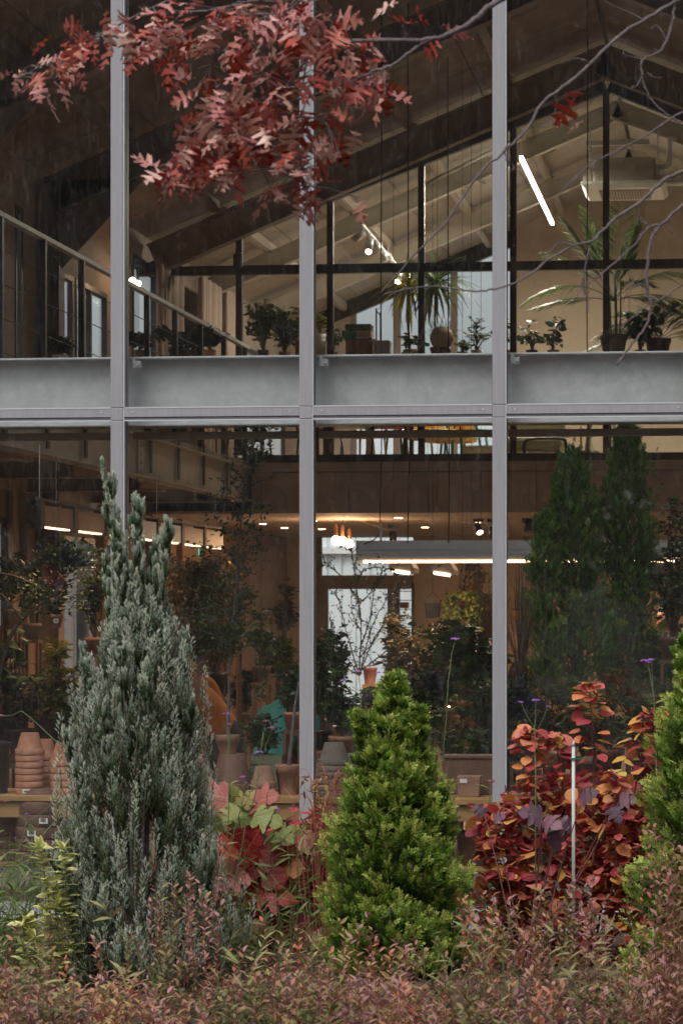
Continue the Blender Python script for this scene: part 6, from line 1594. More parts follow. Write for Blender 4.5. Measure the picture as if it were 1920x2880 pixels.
# big palm
pb_ = at(1725, 985, Yu); t = thing('palm_tree', (pb_.x, Yu, zs), 'tall kentia palm with arching fronds behind the upper right glazing', 'palm')
for dx, rr in ((-0.03, 0.016), (0.02, 0.022), (0.06, 0.014)):
    MB().tube(smooth_curve([(pb_.x+dx, Yu, zs+0.1), (pb_.x+dx*1.3, Yu, zs+0.5), (pb_.x+dx*1.6-0.02, Yu, zs+0.95)], 4), taper(9, rr, rr*0.5), 8).build('stem', M['greenstem'], t, True)
c0 = Vector((pb_.x, Yu, zs+0.85))
for (d, L, dr, nl, ll) in (((0.1, -0.15, 1.0), 1.1, 0.02, 36, 0.40), ((-0.3, 0.1, 1.0), 1.2, 0.05, 36, 0.36), ((-0.8, -0.1, 1.0), 1.3, 0.35, 38, 0.30), ((-0.55, -0.1, 1.0), 1.25, 0.10, 38, 0.36), ((0.25, 0.1, 1.0), 0.95, 0.02, 34, 0.42), ((-1.0, 0.1, 0.75), 1.35, 0.62, 40, 0.26), ((-1.0, -0.2, 0.2), 1.0, 0.30, 34, 0.28), ((0.9, 0.0, 0.85), 1.2, 0.45, 38, 0.34), ((1.0, 0.2, 0.4), 1.3, 0.55, 38, 0.34), ((0.75, -0.2, 0.2), 0.9, 0.5, 34, 0.34), ((0.4, -0.3, 0.6), 0.8, 0.6, 30, 0.3)):
    frond(t, c0+Vector((0, 0, -0.2)), d, L, dr, nl, ll, 'palm', w_=0.10)
open_p(t, Vector((pb_.x, Yu, zs+0.22)), 0.16, 0.26, M['greypot'], plinth=False)
pb_ = at(1850, 990, Yu+0.25); t = thing('palm_plant', (pb_.x, pb_.y, zs), 'lower dark feather palm massed at the right edge upstairs', 'palm')
for k in range(12):
    a = PI*(k+0.5)/12; frond(t, Vector((pb_.x, pb_.y, zs+0.2)), (math.cos(a)*1.0, random.uniform(-.5, .3), 0.35+math.sin(a)*0.8), random.uniform(0.7, 1.0), 0.5, 30, 0.28, 'dark', w_=0.09)
open_p(t, Vector((pb_.x, pb_.y, zs+0.2)), 0.15, 0.24, M['terra_dark'], plinth=False)
bushU = [(1800, 870, 985, 120, Yu+0.15, OVL, 0.10, 'glossy dark round-leaved plant beside the palm stems upstairs', 'dark', 7, 7, 4),
 (1495, 915, 985, 90, Yu, OVL, 0.10, 'small plant with broad drooping leaves right of the third mullion upstairs', 'dark', 5, 4, 3),
 (1555, 905, 985, 80, Yu, OVL, 0.09, 'leafy plant with upright blades on the upper counter, right bay', 'dark', 6, 5, 3),
 (1340, 900, 985, 90, Yu, OVN, 0.055, 'fern-like zamia with upright leafy stems against the gable window', 'dark', 7, 4, 8),
 (1300, 960, 990, 60, Yu, OV, 0.05, 'little leafy plant right of the pink globe', 'mid', 6, 5, 4),
 (1145, 940, 990, 40, Yu, ROUND, 0.055, 'round-leaved plant left of the pink globe, nearer the metal case', 'dark', 5, 4, 3),
 (1175, 950, 990, 34, Yu+0.1, ROUND, 0.055, 'round-leaved plant left of the pink globe, touching the post', 'dark', 4, 4, 3),
 (740, 850, 985, 110, Yu, OVL, 0.07, 'sunlit climbing plant left of the second mullion upstairs', 'mid', 11, 11, 5),
 (800, 880, 990, 100, Yu+0.1, OV, 0.06, 'denser leafy plant beside the sunlit climber upstairs', 'dark', 11, 10, 6),
 (845, 870, 960, 70, Yu+0.2, OVL, 0.08, 'bright leafed plant just left of the second mullion upstairs', 'mid', 7, 7, 4),
 (900, 880, 940, 46, Yu, OVL, 0.08, 'small lime bromeliad just right of the second mullion upstairs', 'lime', 5, 4, 3),
 (935, 920, 990, 70, Yu+0.1, OV, 0.05, 'dark plant left of the stacked books', 'dark', 7, 6, 4),
 (1420, 900, 985, 50, Yu+0.2, OVL, 0.08, 'dark leafy plant close to the third mullion upstairs', 'dark', 5, 5, 3),
 (395, 940, 985, 70, 8.5, OVL, 0.10, 'dark big-leaved plant at the foot of the bright gallery window', 'dark', 6, 5, 3),
 (170, 965, 1000, 90, 4.5, OVL, 0.09, 'dark leafy plant behind the railing in the leftmost bay', 'dark', 6, 5, 3),
 (590, 930, 985, 60, 10.5, OVL, 0.09, 'dark plant by the far end of the gallery railing', 'dark', 6, 5, 3)]
for (px, pt, pb, wp, Y, lf, ls, lab, mm, a, b2, c_) in bushU:
    t = bush(px, pt, pb, wp, Y, lf, ls, lab, mm, a, b2, c_, pot=False, stem='greenstem')
    p = t.location; top_ = zs if Y > 11 else 4.9
    q = MB(); r = 0.07; hh = max(0.06, p.z-zs) if Y > 11 else 0.2
    q.lathe([(0.0001, 0), (r*0.75, 0), (r, hh), (r*0.9, hh), (0.0001, hh*0.92)], (p.x, p.y, p.z-hh+0.002), 20); q.build('pot', random.choice([M['terra'], M['greypot'], M['white']]), t, True)
    if Y < 11:
        q = MB(); q.box(p.x-0.09, p.x+0.09, p.y-0.09, p.y+0.09, p.z-hh-0.03, p.z-hh); 
        for sx in (-1, 1): q.box(p.x+sx*0.07-0.01, p.x+sx*0.07+0.01, p.y-0.01, p.y+0.01, zfl-0.0, p.z-hh-0.031)
        tag(q.build('plant_stand', M['darkwood']), ' '.join(('stand under '+lab).split()[:16]), 'plant stand')
# monstera
pb_ = at(505, 985, 9.6); t = thing('monstera', pb_, 'monstera with slit leaves left of the gallery railing foot', 'plant')
ml = outline_leaf([(0.02,0),(0.35,0.02),(0.5,0.2),(0.2,0.28),(0.52,0.34),(0.5,0.44),(0.2,0.46),(0.46,0.56),(0.42,0.64),(0.16,0.62),(0.34,0.76),(0.26,0.84),(0.08,0.8),(0.0,1.02)], 0.35)
mlm = tpl_mesh('leaf', ml, leafmat('monstera_leaf', [(0, (0.012,0.03,0.012)), (1, (0.03,0.06,0.02))], 'obj', rough=0.3))
for k in range(9):
    a = random.uniform(-1.3, 1.3); e = pb_+Vector((math.sin(a)*0.18, random.uniform(-.1, .1), 0.10+0.14*random.random()))
    MB().tube([pb_, (pb_+e)/2+Vector((0, 0, 0.06)), e], 0.006, 5).build('stem', M['greenstem'], t); leaf_obj(mlm, e, (math.sin(a), -0.5, -0.2), 0.22, t, up=(0, -1, 0.8))
open_p(t, pb_, 0.12, 0.2, M['black'], plinth=False)
q = MB(); q.box(pb_.x-0.1, pb_.x+0.1, pb_.y-0.1, pb_.y+0.1, zfl, pb_.z-0.171); tag(q.build('plant_stand', M['darkwood']), 'dark box stand under the monstera on the gallery', 'plant stand')
# dracaenas (yucca heads)
def yucca(px, py_head, Y, label, m, n=90, L=0.42, stemx=None, up=0.5):
    hd = at(px, py_head, Y); t = thing('dracaena', (hd.x, Y, zs), label, 'plant')
    MB().tube(smooth_curve([(hd.x+0.02, Y, zs+0.08), (hd.x-0.01, Y, (zs+hd.z)/2), hd], 4), 0.013, 7).build('stem', M['bark'], t, True)
    D = rng.normal(size=(n, 3)); D[:, 2] = D[:, 2]*0.8+up; P = np.repeat(V3(hd)[None], n, 0)+rng.normal(size=(n, 3))*0.015
    # long narrow arching blades of three joined segments
    ys = np.linspace(0, 1, 6); V_ = []; F_ = []
    for i, y in enumerate(ys):
        w_ = 0.035*math.sin(PI*min(0.97, 0.12+0.86*y))**0.7; V_ += [(-w_, y*(1-0.15*y), -0.55*y**2.2), (w_, y*(1-0.15*y), -0.55*y**2.2)]
    for i in range(5): F_ += [(2*i, 2*i+1, 2*i+3), (2*i, 2*i+3, 2*i+2)]
    U = np.tile([0, 0, 1.0], (n, 1))+rng.normal(size=(n, 3))*0.1
    cloud('blades', [scatter((np.array(V_), F_), P, D, L*rng.uniform(0.7, 1.15, n), up=U, tint=np.clip(rng.normal(0.5, 0.2, n), 0, 1))], G[m], t, 'stuff')
    open_p(t, Vector((hd.x+0.02, Y, zs+0.12)), 0.09, 0.14, M['terra'], plinth=False)
yucca(1150, 815, Yu+0.2, 'yellow-green spiky dracaena under the spotlight track', 'lime', 80, 0.46)
yucca(1225, 800, Yu, 'dark green spiky dracaena above the pink globe', 'palm', 110, 0.52)
# little dry grass tuft on the globe's side
t = thing('air_plant', at(1205, 940, Yu-0.1), 'wispy dry grass tuft around the pink globe', 'plant'); q = MB()
for k in range(60):
    a = random.uniform(0, 2*PI); b0 = at(1215+random.uniform(-8, 60), 945, Yu-0.1); e = b0+Vector((math.cos(a)*0.14, random.uniform(-.05, .05), abs(math.sin(a))*0.18)); q.tube(smooth_curve([b0, (b0+e)/2+Vector((0, 0, 0.03)), e], 3, 0.005), 0.0015, 3, cap=False)
q.build('wisps', M['twig'], t)['kind'] = 'stuff'
# ================================================================== THE GARDEN IN FRONT
def gm(name, stops, **k): return leafmat(name, stops, **k)
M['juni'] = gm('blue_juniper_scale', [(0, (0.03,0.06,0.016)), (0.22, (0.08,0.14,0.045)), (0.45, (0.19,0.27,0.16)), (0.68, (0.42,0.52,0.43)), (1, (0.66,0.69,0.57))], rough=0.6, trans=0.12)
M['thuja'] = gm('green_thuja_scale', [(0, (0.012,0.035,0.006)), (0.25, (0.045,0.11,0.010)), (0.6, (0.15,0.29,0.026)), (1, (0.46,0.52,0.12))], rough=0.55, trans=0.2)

def upright_conifer(px_c, py_base, Y, prof, spires, label, name, m, leaf, lsz, nplume, per, plen, plr=0.045, outward=0.5, seed=1, tipbright=0.45, asp=0.85, trunkm='bark', sub=None):
    """prof: (height fraction, radius) of the body; spires: (dx, dy, top z, radius) leaders; foliage grows as plumes"""
    rr = random.Random(seed); g_ = np.random.default_rng(seed)
    b = Vector((X_(px_c, Y), Y, 0)); t = thing(name, b, label, 'shrub')
    q = MB(); P = []; D = []; T_ = []
    for (dx, dy, zt_, rad, zlow, wgt) in spires:
        tr = smooth_curve([b+Vector((dx*0.15, dy*0.15, 0)), b+Vector((dx*0.6, dy*0.6, zlow+0.2)), b+Vector((dx, dy, zt_-0.05))], 6)
        MB().tube(tr, taper(len(tr), 0.028*max(0.4, wgt), 0.003), 7).build('stem', M[trunkm], t, True)
        n = int(nplume*wgt)
        for i in range(n):
            h = rr.random()**(1.30 if rad > 0.2 else 1.0); z = zlow+(zt_-zlow)*h
            R = rad*np.interp(h, *zip(*prof)); R *= 0.55 if (rad < 0.2 and outward < 0.4) else 1; ks = min(1.15, 0.30+R*2.9)*((1-0.5*h) if rad < 0.2 else 1)
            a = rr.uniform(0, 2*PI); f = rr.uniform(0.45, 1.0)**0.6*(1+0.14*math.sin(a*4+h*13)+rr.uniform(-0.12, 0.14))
            ax = dx*(0.35+0.65*h); ay = dy*(0.35+0.65*h)
            base = b+Vector((ax+math.cos(a)*R*f*0.72, ay+math.sin(a)*R*f*0.72*asp, z-plen*0.35*ks))
            L = plen*rr.uniform(0.6, 1.3)*ks if rad > 0.2 or outward > 0.4 else rr.uniform(0.10, 0.19)*(1-0.35*h); pr_ = plr*((0.45+0.55*ks) if rad > 0.2 or outward > 0.4 else 0.26)
            ow = outward*(0.4+0.6*ks) if rad > 0.2 or outward > 0.4 else 0.10; d = Vector((math.cos(a)*ow, math.sin(a)*ow*asp, 1.0)).normalized()
            tip = base+d*L+Vector((rr.gauss(0, .015), rr.gauss(0, .015), 0)); bend = Vector((math.cos(a), math.sin(a), 0))*L*0.10
            q.tube([base, (base+tip)/2+bend, tip], [0.004, 0.003, 0.001], 3, cap=False)
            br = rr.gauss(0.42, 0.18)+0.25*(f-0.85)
            for k in range(per):
                u_ = (k+rr.random())/per; w_ = pr_*(1-u_)**0.6*(0.5+u_)*1.3+0.003
                c = base.lerp(tip, u_)+bend*4*u_*(1-u_)
                aa = rr.uniform(0, 2*PI); o = Vector((math.cos(aa), math.sin(aa), 0))*w_*rr.uniform(0.3, 1)
                P.append((c.x+o.x, c.y+o.y, c.z+o.z)); dd = d*(1.0 if rad > 0.2 or outward > 0.4 else 2.4)+o.normalized()*0.55+Vector((rr.gauss(0, .15), rr.gauss(0, .15), rr.gauss(0, .15)))
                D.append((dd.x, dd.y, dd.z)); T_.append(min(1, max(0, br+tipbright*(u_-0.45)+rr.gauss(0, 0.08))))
    q.build('twigs', M['twig'], t)['kind'] = 'stuff'
    P = np.array(P); D = np.array(D); N = len(P)
    cloud('foliage', [scatter(leaf, P, D, lsz*g_.uniform(0.7, 1.35, N), tint=np.array(T_))], M[m], t, 'stuff')
    return t
# blue juniper (photo: about 600 px wide at the base, spires up to y 1310)
YJ = -2.6; uJ = 7000/(15.7-2.6+0.15)
def zJ(py, Y=YJ): return at(300, py, Y).z
def dX(px, c, Y): return X_(px, Y)-X_(c, Y)
PJ = [(0, 1.10), (0.15, 1.06), (0.35, 0.95), (0.55, 0.78), (0.75, 0.52), (0.9, 0.26), (1, 0.04)]
PS = [(0, 0.9), (0.3, 1.0), (0.6, 0.72), (0.85, 0.35), (1, 0.05)]
JL = [(392, 0, 1640, 0.525, None, 1.0), (300, 0.05, 1375, 0.030, 1850, 0.12), (340, -0.08, 1510, 0.035, 1900, 0.08), (392, -0.05, 1430, 0.035, 1850, 0.13), (438, 0.0, 1560, 0.035, 1950, 0.08), (474, 0.0, 1505, 0.035, 1850, 0.12),
    (285, 0.1, 1600, 0.055, 2050, 0.09), (232, 0, 1840, 0.065, 2300, 0.10), (526, 0.05, 1800, 0.06, 2300, 0.10), (552, -0.05, 1990, 0.06, 2400, 0.07), (208, -0.15, 2080, 0.07, 2550, 0.08), (165, -0.1, 2420, 0.12, 2790, 0.14), (615, -0.1, 2400, 0.12, 2790, 0.14), (380, -0.28, 1850, 0.06, 2300, 0.08), (450, -0.25, 1900, 0.06, 2300, 0.08), (320, -0.25, 2000, 0.06, 2400, 0.08)]
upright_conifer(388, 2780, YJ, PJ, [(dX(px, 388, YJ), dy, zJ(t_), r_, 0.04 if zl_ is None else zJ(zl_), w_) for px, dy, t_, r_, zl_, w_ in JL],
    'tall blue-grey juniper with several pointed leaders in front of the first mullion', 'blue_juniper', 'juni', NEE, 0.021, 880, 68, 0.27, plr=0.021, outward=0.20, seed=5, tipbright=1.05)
# the long thin top leader, brownish, curving left
t = thing('juniper_shoot', at(400, 1600, YJ), 'long thin brownish top shoot rising above the blue juniper', 'shoot')
c = smooth_curve([at(372, 1640, YJ), at(345, 1520, YJ), at(318, 1440, YJ), at(300, 1385, YJ), at(290, 1330, YJ), at(286, 1292, YJ)], 6, 0.004)
MB().tube(c, taper(len(c), 0.006, 0.001), 5).build('stem', M['redtwig'], t, True)
P = []; D = []
for i in range(len(c)-1):
    for k in range(14): P.append(V3(c[i].lerp(c[i+1], random.random())+Vector([random.gauss(0, 0.007*(1-i/len(c))+0.002) for _ in range(3)]))); D.append(V3((c[i+1]-c[i]).normalized()+Vector([random.gauss(0, 0.3) for _ in range(3)])))
N = len(P); cloud('foliage', [scatter(NEE, np.array(P), np.array(D), 0.022*rng.uniform(0.7, 1.3, N), tint=np.clip(rng.normal(0.75, 0.2, N), 0, 1))], M['juni'], t, 'stuff')

# green thuja, three leaders
YG = -2.1
def zG(py): return at(1100, py, YG).z
PT = [(0, 1.0), (0.15, 0.99), (0.3, 0.93), (0.5, 0.78), (0.75, 0.41), (0.9, 0.17), (1, 0.02)]
FAN = T_fan(4, 0.085, fork=False)
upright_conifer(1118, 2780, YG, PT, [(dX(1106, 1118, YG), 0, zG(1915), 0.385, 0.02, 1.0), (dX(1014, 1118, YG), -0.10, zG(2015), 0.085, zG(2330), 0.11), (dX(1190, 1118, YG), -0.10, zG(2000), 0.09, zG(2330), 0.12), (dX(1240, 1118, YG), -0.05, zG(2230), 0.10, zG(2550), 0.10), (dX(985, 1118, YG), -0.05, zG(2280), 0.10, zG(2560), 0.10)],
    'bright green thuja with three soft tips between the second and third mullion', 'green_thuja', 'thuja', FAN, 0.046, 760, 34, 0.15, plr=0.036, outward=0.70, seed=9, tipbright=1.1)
YH = -3.0
def zH(py): return at(1900, py, YH).z
upright_conifer(2010, 2800, YH, PT, [(dX(2008, 2010, YH), 0, zH(1600), 0.43, 0.02, 1.0), (dX(1925, 2010, YH), -0.03, zH(1795), 0.07, zH(2150), 0.1), (dX(1880, 2010, YH), 0, zH(2150), 0.09, zH(2500), 0.1)],
    'bright green thuja cut by the right edge', 'green_thuja', 'thuja', FAN, 0.046, 640, 30, 0.15, plr=0.036, outward=0.70, seed=19, tipbright=1.1)

# ---- red and orange round-leaved shrub, right: each leaf an object
RL_ = [(0, (0.16,0.022,0.035)), (0.30, (0.38,0.05,0.055)), (0.55, (0.50,0.10,0.08)), (0.72, (0.60,0.24,0.12)), (0.86, (0.62,0.30,0.06)), (1, (0.60,0.42,0.10))]
rmats = [leafmat('red_round_leaf', [(0, (0.14,0.018,0.030)), (0.35, (0.40,0.05,0.075)), (0.7, (0.58,0.14,0.14)), (1, (0.64,0.30,0.18))], 'obj', vein=(0.60,0.24,0.20), trans=0.3, mot=0.7),
         leafmat('orange_round_leaf', [(0, (0.50,0.10,0.07)), (0.4, (0.66,0.25,0.09)), (0.8, (0.66,0.42,0.09)), (1, (0.45,0.45,0.12))], 'obj', vein=(0.70,0.45,0.20), trans=0.3, mot=0.8)]
rounds = [[tpl_mesh('leaf', outline_leaf([(x*s_, y) for x, y in ROUND_HALF], c_, 0.03, i), m_) for i, (s_, c_) in enumerate(((1, 0.25), (0.9, 0.45), (1.05, 0.10), (0.85, -0.2)))] for m_ in rmats]
M['redstuff'] = leafmat('red_round_leaf_mass', RL_, trans=0.3)
YR = -1.6; uR = 7000/14.2
t = thing('smoke_bush', (X_(1640, YR), YR, 0), 'shrub of round crimson and orange leaves in front of the right bay', 'shrub')
stems = [[(1660,2760),(1665,2500),(1668,2250),(1665,2050),(1655,1930)], [(1620,2760),(1560,2500),(1510,2250),(1490,2100),(1495,2060)], [(1670,2760),(1740,2500),(1790,2200),(1810,2080),(1830,2010)], [(1640,2760),(1500,2600),(1420,2450),(1380,2360)],
   [(1650,2760),(1600,2450),(1580,2200),(1560,2070)], [(1670,2760),(1780,2500),(1830,2320),(1850,2220)], [(1660,2760),(1720,2500),(1735,2300),(1730,2180)], [(1630,2760),(1480,2560),(1440,2380),(1450,2270)], [(1650,2760),(1690,2560),(1700,2380),(1710,2240)], [(1630,2760),(1540,2600),(1470,2500),(1400,2460)], [(1680,2760),(1800,2620),(1850,2480),(1840,2380)]]
q = MB(); LP = []
for k, sp_ in enumerate(stems):
    dy = [0, .1, -.1, -.2, .2, 0, -.25, -.1, .25, -.3, -.2][k]
    c = smooth_curve([at(x, y, YR+dy*(i/len(sp_))) for i, (x, y) in enumerate(sp_)], 9, 0.004)
    MB().tube(c, taper(len(c), 0.009, 0.002), 6).build('stem', M['redtwig'], t, True)
    for j in range(int(len(c)*0.28), len(c)):
        for m_ in range(3 if j < len(c)-1 else 7):
            a = j*2.4+m_*PI+random.uniform(-.6, .6); pet = Vector((math.cos(a), math.sin(a), 0.35))*random.uniform(0.03, 0.13)*(1.15-0.8*j/len(c))
            LP.append((c[j], c[j]+pet, Vector((math.cos(a), math.sin(a), random.uniform(-0.55, 0.35)))))
random.shuffle(LP); extraP = []; extraD = []
for i, (s_, p, d) in enumerate(LP):
    q.tube([s_, p], [0.0018, 0.0012], 3, cap=False)
    py = PY0-(p.z-2)/(15.7+p.y)*7000
    kind = 1 if random.random() < (0.75 if 2150 < py < 2330 or py < 2080 else (0.40 if py < 2450 else 0.14)) else 0
    if i < 300: leaf_obj(random.choice(rounds[kind]), p, d, random.uniform(0.065, 0.105), t, up=(random.gauss(0, .35), random.gauss(-0.3, .4), 1))
    else: extraP.append(V3(p)); extraD.append(V3(d))
for _ in range(1900):
    px = random.uniform(1335, 1855); py = random.uniform(2270-110*math.sin((px-1335)/520*PI)*(px > 1400), 2740); extraP.append(V3(at(px, py, YR+random.uniform(-.1, .45)))); extraD.append(rng.normal(size=3)*[1, 1, .5])
q.build('petioles', M['redtwig'], t)['kind'] = 'stuff'
N = len(extraP); cloud('foliage', [scatter(outline_leaf(ROUND_HALF, 0.25), np.array(extraP), np.array(extraD), rng.uniform(0.045, 0.085, N), up=up_bias(N, 0.5), tint=np.clip(rng.normal(0.48, 0.26, N), 0, 1))], M['redstuff'], t, 'stuff')
M['stakew'] = mat('worn_white_paint', (0.50, 0.50, 0.48), 0.7, 0, 0.25, 12, stretch=(1, 1, 0.3))
# white stake with green tie
p = at(1612, 2100, YR-0.35); t = thing('plant_stake', (p.x, p.y, 0), 'thin white support stake with a green tie among the red leaves', 'stake')
MB().tube([(p.x, p.y, 0), (p.x, p.y, p.z)], 0.0095, 12).build('pole', M['stakew'], t, True); MB().tube([(p.x, p.y, p.z+0.0005), (p.x, p.y, p.z+0.03)], [0.011, 0.004], 12).build('cap', M['galv'], t, True)
pz = at(1612, 2134, YR-0.35).z; q = MB(); q.lathe([(0.014, -0.004), (0.017, -0.004), (0.017, 0.004), (0.014, 0.004)], (p.x, p.y, pz), 14); q.tube([(p.x+0.015, p.y, pz), (p.x+0.10, p.y+0.1, pz)], 0.003, 5); q.build('tie', mat('green_tie', (0.02, 0.22, 0.12), 0.5), t)

# ---- oakleaf hydrangea: large lobed leaves
hm = {'red': leafmat('crimson_lobed_leaf', [(0, (0.24,0.02,0.02)), (0.5, (0.46,0.035,0.03)), (0.8, (0.52,0.11,0.07)), (1, (0.50,0.26,0.10))], 'obj', vein=(0.60,0.22,0.16), trans=0.35, mot=0.9), 'wine': leafmat('wine_lobed_leaf', [(0, (0.18,0.02,0.04)), (0.6, (0.38,0.05,0.09)), (1, (0.48,0.16,0.14))], 'obj', vein=(0.55,0.20,0.20), trans=0.3, mot=0.9),
      'green': leafmat('lime_lobed_leaf', [(0, (0.13,0.20,0.05)), (0.5, (0.26,0.30,0.08)), (0.8, (0.42,0.38,0.14)), (1, (0.44,0.20,0.12))], 'obj', vein=(0.50,0.52,0.26), trans=0.3, mot=0.9), 'rose': leafmat('rosy_lobed_leaf', [(0, (0.36,0.09,0.08)), (0.5, (0.44,0.20,0.14)), (1, (0.46,0.34,0.18))], 'obj', vein=(0.58,0.36,0.26), trans=0.3, mot=0.9),
      'plum': leafmat('plum_lobed_leaf', [(0, (0.06,0.030,0.05)), (0.5, (0.13,0.07,0.10)), (1, (0.22,0.09,0.12))], 'obj', vein=(0.26,0.14,0.17), trans=0.2, mot=0.9)}
hmesh = {k: [tpl_mesh('leaf', outline_leaf(HYD_HALF, c_, 0.04, i), v) for i, c_ in enumerate((0.3, 0.12, 0.5))] for k, v in hm.items()}
YY = -1.3
def big_leaf_plant(pxb, Y, items, label, name, stemm='redtwig'):
    t = thing(name, (X_(pxb, Y), Y, 0), label, 'shrub')
    for (px, py, w_, col, dx, dz) in items:
        yy = Y+random.uniform(-.15, .15); c = at(px, py, yy); L = w_*{'plum': 0.8, 'green': 0.78, 'rose': 0.85}.get(col, 0.95)/(7000/(15.7+yy))
        d = Vector((dx, random.uniform(-0.7, -0.1), dz)).normalized(); st = c-d*L*0.45
        MB().tube(smooth_curve([(X_(pxb, Y)+random.uniform(-.05, .05), Y, 0), (st.x*0.6+X_(pxb, Y)*0.4, Y+0.03, st.z*0.6), tuple(st)], 5), taper(11, 0.006, 0.0025), 5).build('stem', M[stemm], t, True)
        leaf_obj(random.choice(hmesh[col]), st, d, L, t, up=(random.uniform(-.4, .4), -1, random.uniform(0.3, 1.0)))
    return t
big_leaf_plant(690, YY, [(600,2235,120,'rose',-1,0.3),(650,2255,110,'green',0.1,0.9),(690,2250,70,'green',0.6,0.8),(735,2250,110,'rose',1,0.4),(745,2300,110,'green',1,-0.1),(650,2290,80,'green',-0.4,-0.5),(690,2330,120,'red',0.2,1),
   (630,2340,90,'rose',-0.8,0.2),(790,2350,100,'green',0.7,-0.3),(840,2350,90,'green',0.9,0.1),(660,2400,150,'red',-0.4,-0.6),(740,2430,150,'red',0.5,-0.4),(800,2440,110,'red',1,0),(700,2480,120,'red',0,-1),(650,2470,110,'wine',-0.7,-0.4),(690,2570,110,'red',0.1,-1),(620,2430,90,'rose',-1,-0.2),(600,2320,80,'green',-0.9,-0.1),(870,2370,80,'rose',1,-0.4),(760,2380,90,'rose',0.6,0.2),(660,2530,90,'wine',-0.8,0.2),(760,2520,100,'red',0.8,0.2),(720,2620,90,'rose',0.3,-0.6),(790,2600,90,'red',0.8,-0.4),(640,2380,90,'red',-0.6,0.4),(700,2380,110,'red',0.2,0.3),(820,2400,80,'red',0.8,0.4),(780,2480,80,'green',0.5,-0.5),(670,2300,90,'green',-0.2,0.6)],
   'hydrangea with large lobed leaves turning crimson, rose and lime right of the juniper', 'hydrangea')
big_leaf_plant(900, YY+0.1, [(915,2385,120,'rose',0.6,0.5),(950,2370,90,'rose',0.9,0.3),(860,2530,150,'wine',-0.7,0.3),(905,2500,130,'wine',0.5,0.6),(880,2600,140,'wine',-0.5,-0.4),(930,2570,110,'rose',0.6,-0.3),(850,2690,140,'wine',-0.5,0.2),(740,2690,120,'wine',-1,0.1),(900,2700,110,'red',0.5,-0.4),(800,2740,110,'wine',-0.6,-0.5),(940,2480,90,'wine',0.9,0.1),(870,2450,100,'rose',-0.3,0.7),(900,2640,90,'rose',0.4,-0.3),(840,2620,110,'wine',-0.7,0.1),(820,2660,90,'red',-0.5,-0.3),(930,2640,80,'red',0.7,0.2)],
   'hydrangea with wine red lobed leaves at the left foot of the green thuja', 'hydrangea')
big_leaf_plant(1480, YR-0.45, [(1500,2290,86,'plum',-0.6,0.3),(1540,2310,79,'plum',0.4,0.1),(1590,2320,64,'plum',0.8,-0.5),(1650,2240,72,'plum',0.4,0.4),(1760,2250,62,'plum',1,0.2),(1730,2290,64,'plum',0.5,-0.7),(1350,2280,50,'plum',-0.6,0.6),(1400,2300,43,'plum',0.6,0.3),(1560,2360,64,'plum',0.1,-1)],
   'plum coloured lobed leaves woven through the red shrub', 'heuchera')

t = thing('cranesbill_mass', (X_(790, -1.0), -1.0, 0), 'loose crimson and rose foliage filling the gap between juniper and green thuja', 'shrub')
P = []; D = []; q = MB()
for k in range(620):
    px = random.uniform(590, 985); py = random.uniform(2330+60*math.sin(px*0.02), 2740); P.append(V3(at(px, py, -1.0+random.uniform(-.3, .3)))); D.append(rng.normal(size=3)*[1, .7, .6])
for k in range(40):
    px = random.uniform(600, 960); q.tube(smooth_curve([Vector((X_(px, -1.0), -1.0, 0)), at(px+random.uniform(-20, 20), 2560, -1.0), at(px+random.uniform(-40, 40), random.uniform(2340, 2450), -1.0)], 4, 0.004), 0.003, 4)
q.build('stems', M['redtwig'], t)['kind'] = 'stuff'
cloud('foliage', [scatter(outline_leaf(HYD_HALF, 0.3, 0.04), np.array(P), np.array(D), rng.uniform(0.05, 0.10, 620), up=up_bias(620, .6), tint=np.clip(rng.normal(0.45, 0.27, 620), 0, 1))], leafmat('crimson_mix_leaf', [(0, (0.20,0.02,0.04)), (0.35, (0.44,0.05,0.07)), (0.6, (0.54,0.14,0.14)), (0.8, (0.52,0.30,0.16)), (1, (0.34,0.38,0.12))], trans=0.3), t, 'stuff')

# ---- purple verbena on tall thin stems
M['purple'] = mat('purple_petal', (0.36, 0.13, 0.52), 0.6, 0, 0.2, 40); M['mauve'] = mat('faded_mauve_petal', (0.26, 0.09, 0.13), 0.7, 0, 0.25, 40)
M['narrow'] = leafmat('narrow_green_leaf', [(0, (0.07,0.12,0.03)), (0.5, (0.14,0.22,0.06)), (1, (0.30,0.33,0.12))], trans=0.3)
BL = (np.array([(0,0,0),(-.07,.25,.03),(.07,.25,.03),(-.08,.55,.01),(.08,.55,.01),(0,1,-.12)]), [(0,2,1),(1,2,4),(1,4,3),(3,4,5)])
def flower_head(q, c, r, n=22):
    for k in range(n):
        a = random.uniform(0, 2*PI); b_ = random.uniform(0, 1); rr_ = r*math.sqrt(b_)
        q.ball((c[0]+rr_*math.cos(a), c[1]+rr_*math.sin(a), c[2]+0.35*r*math.sqrt(1-b_)+random.uniform(-.002, .002)), r*0.24, 6, (1, 1, 0.7))
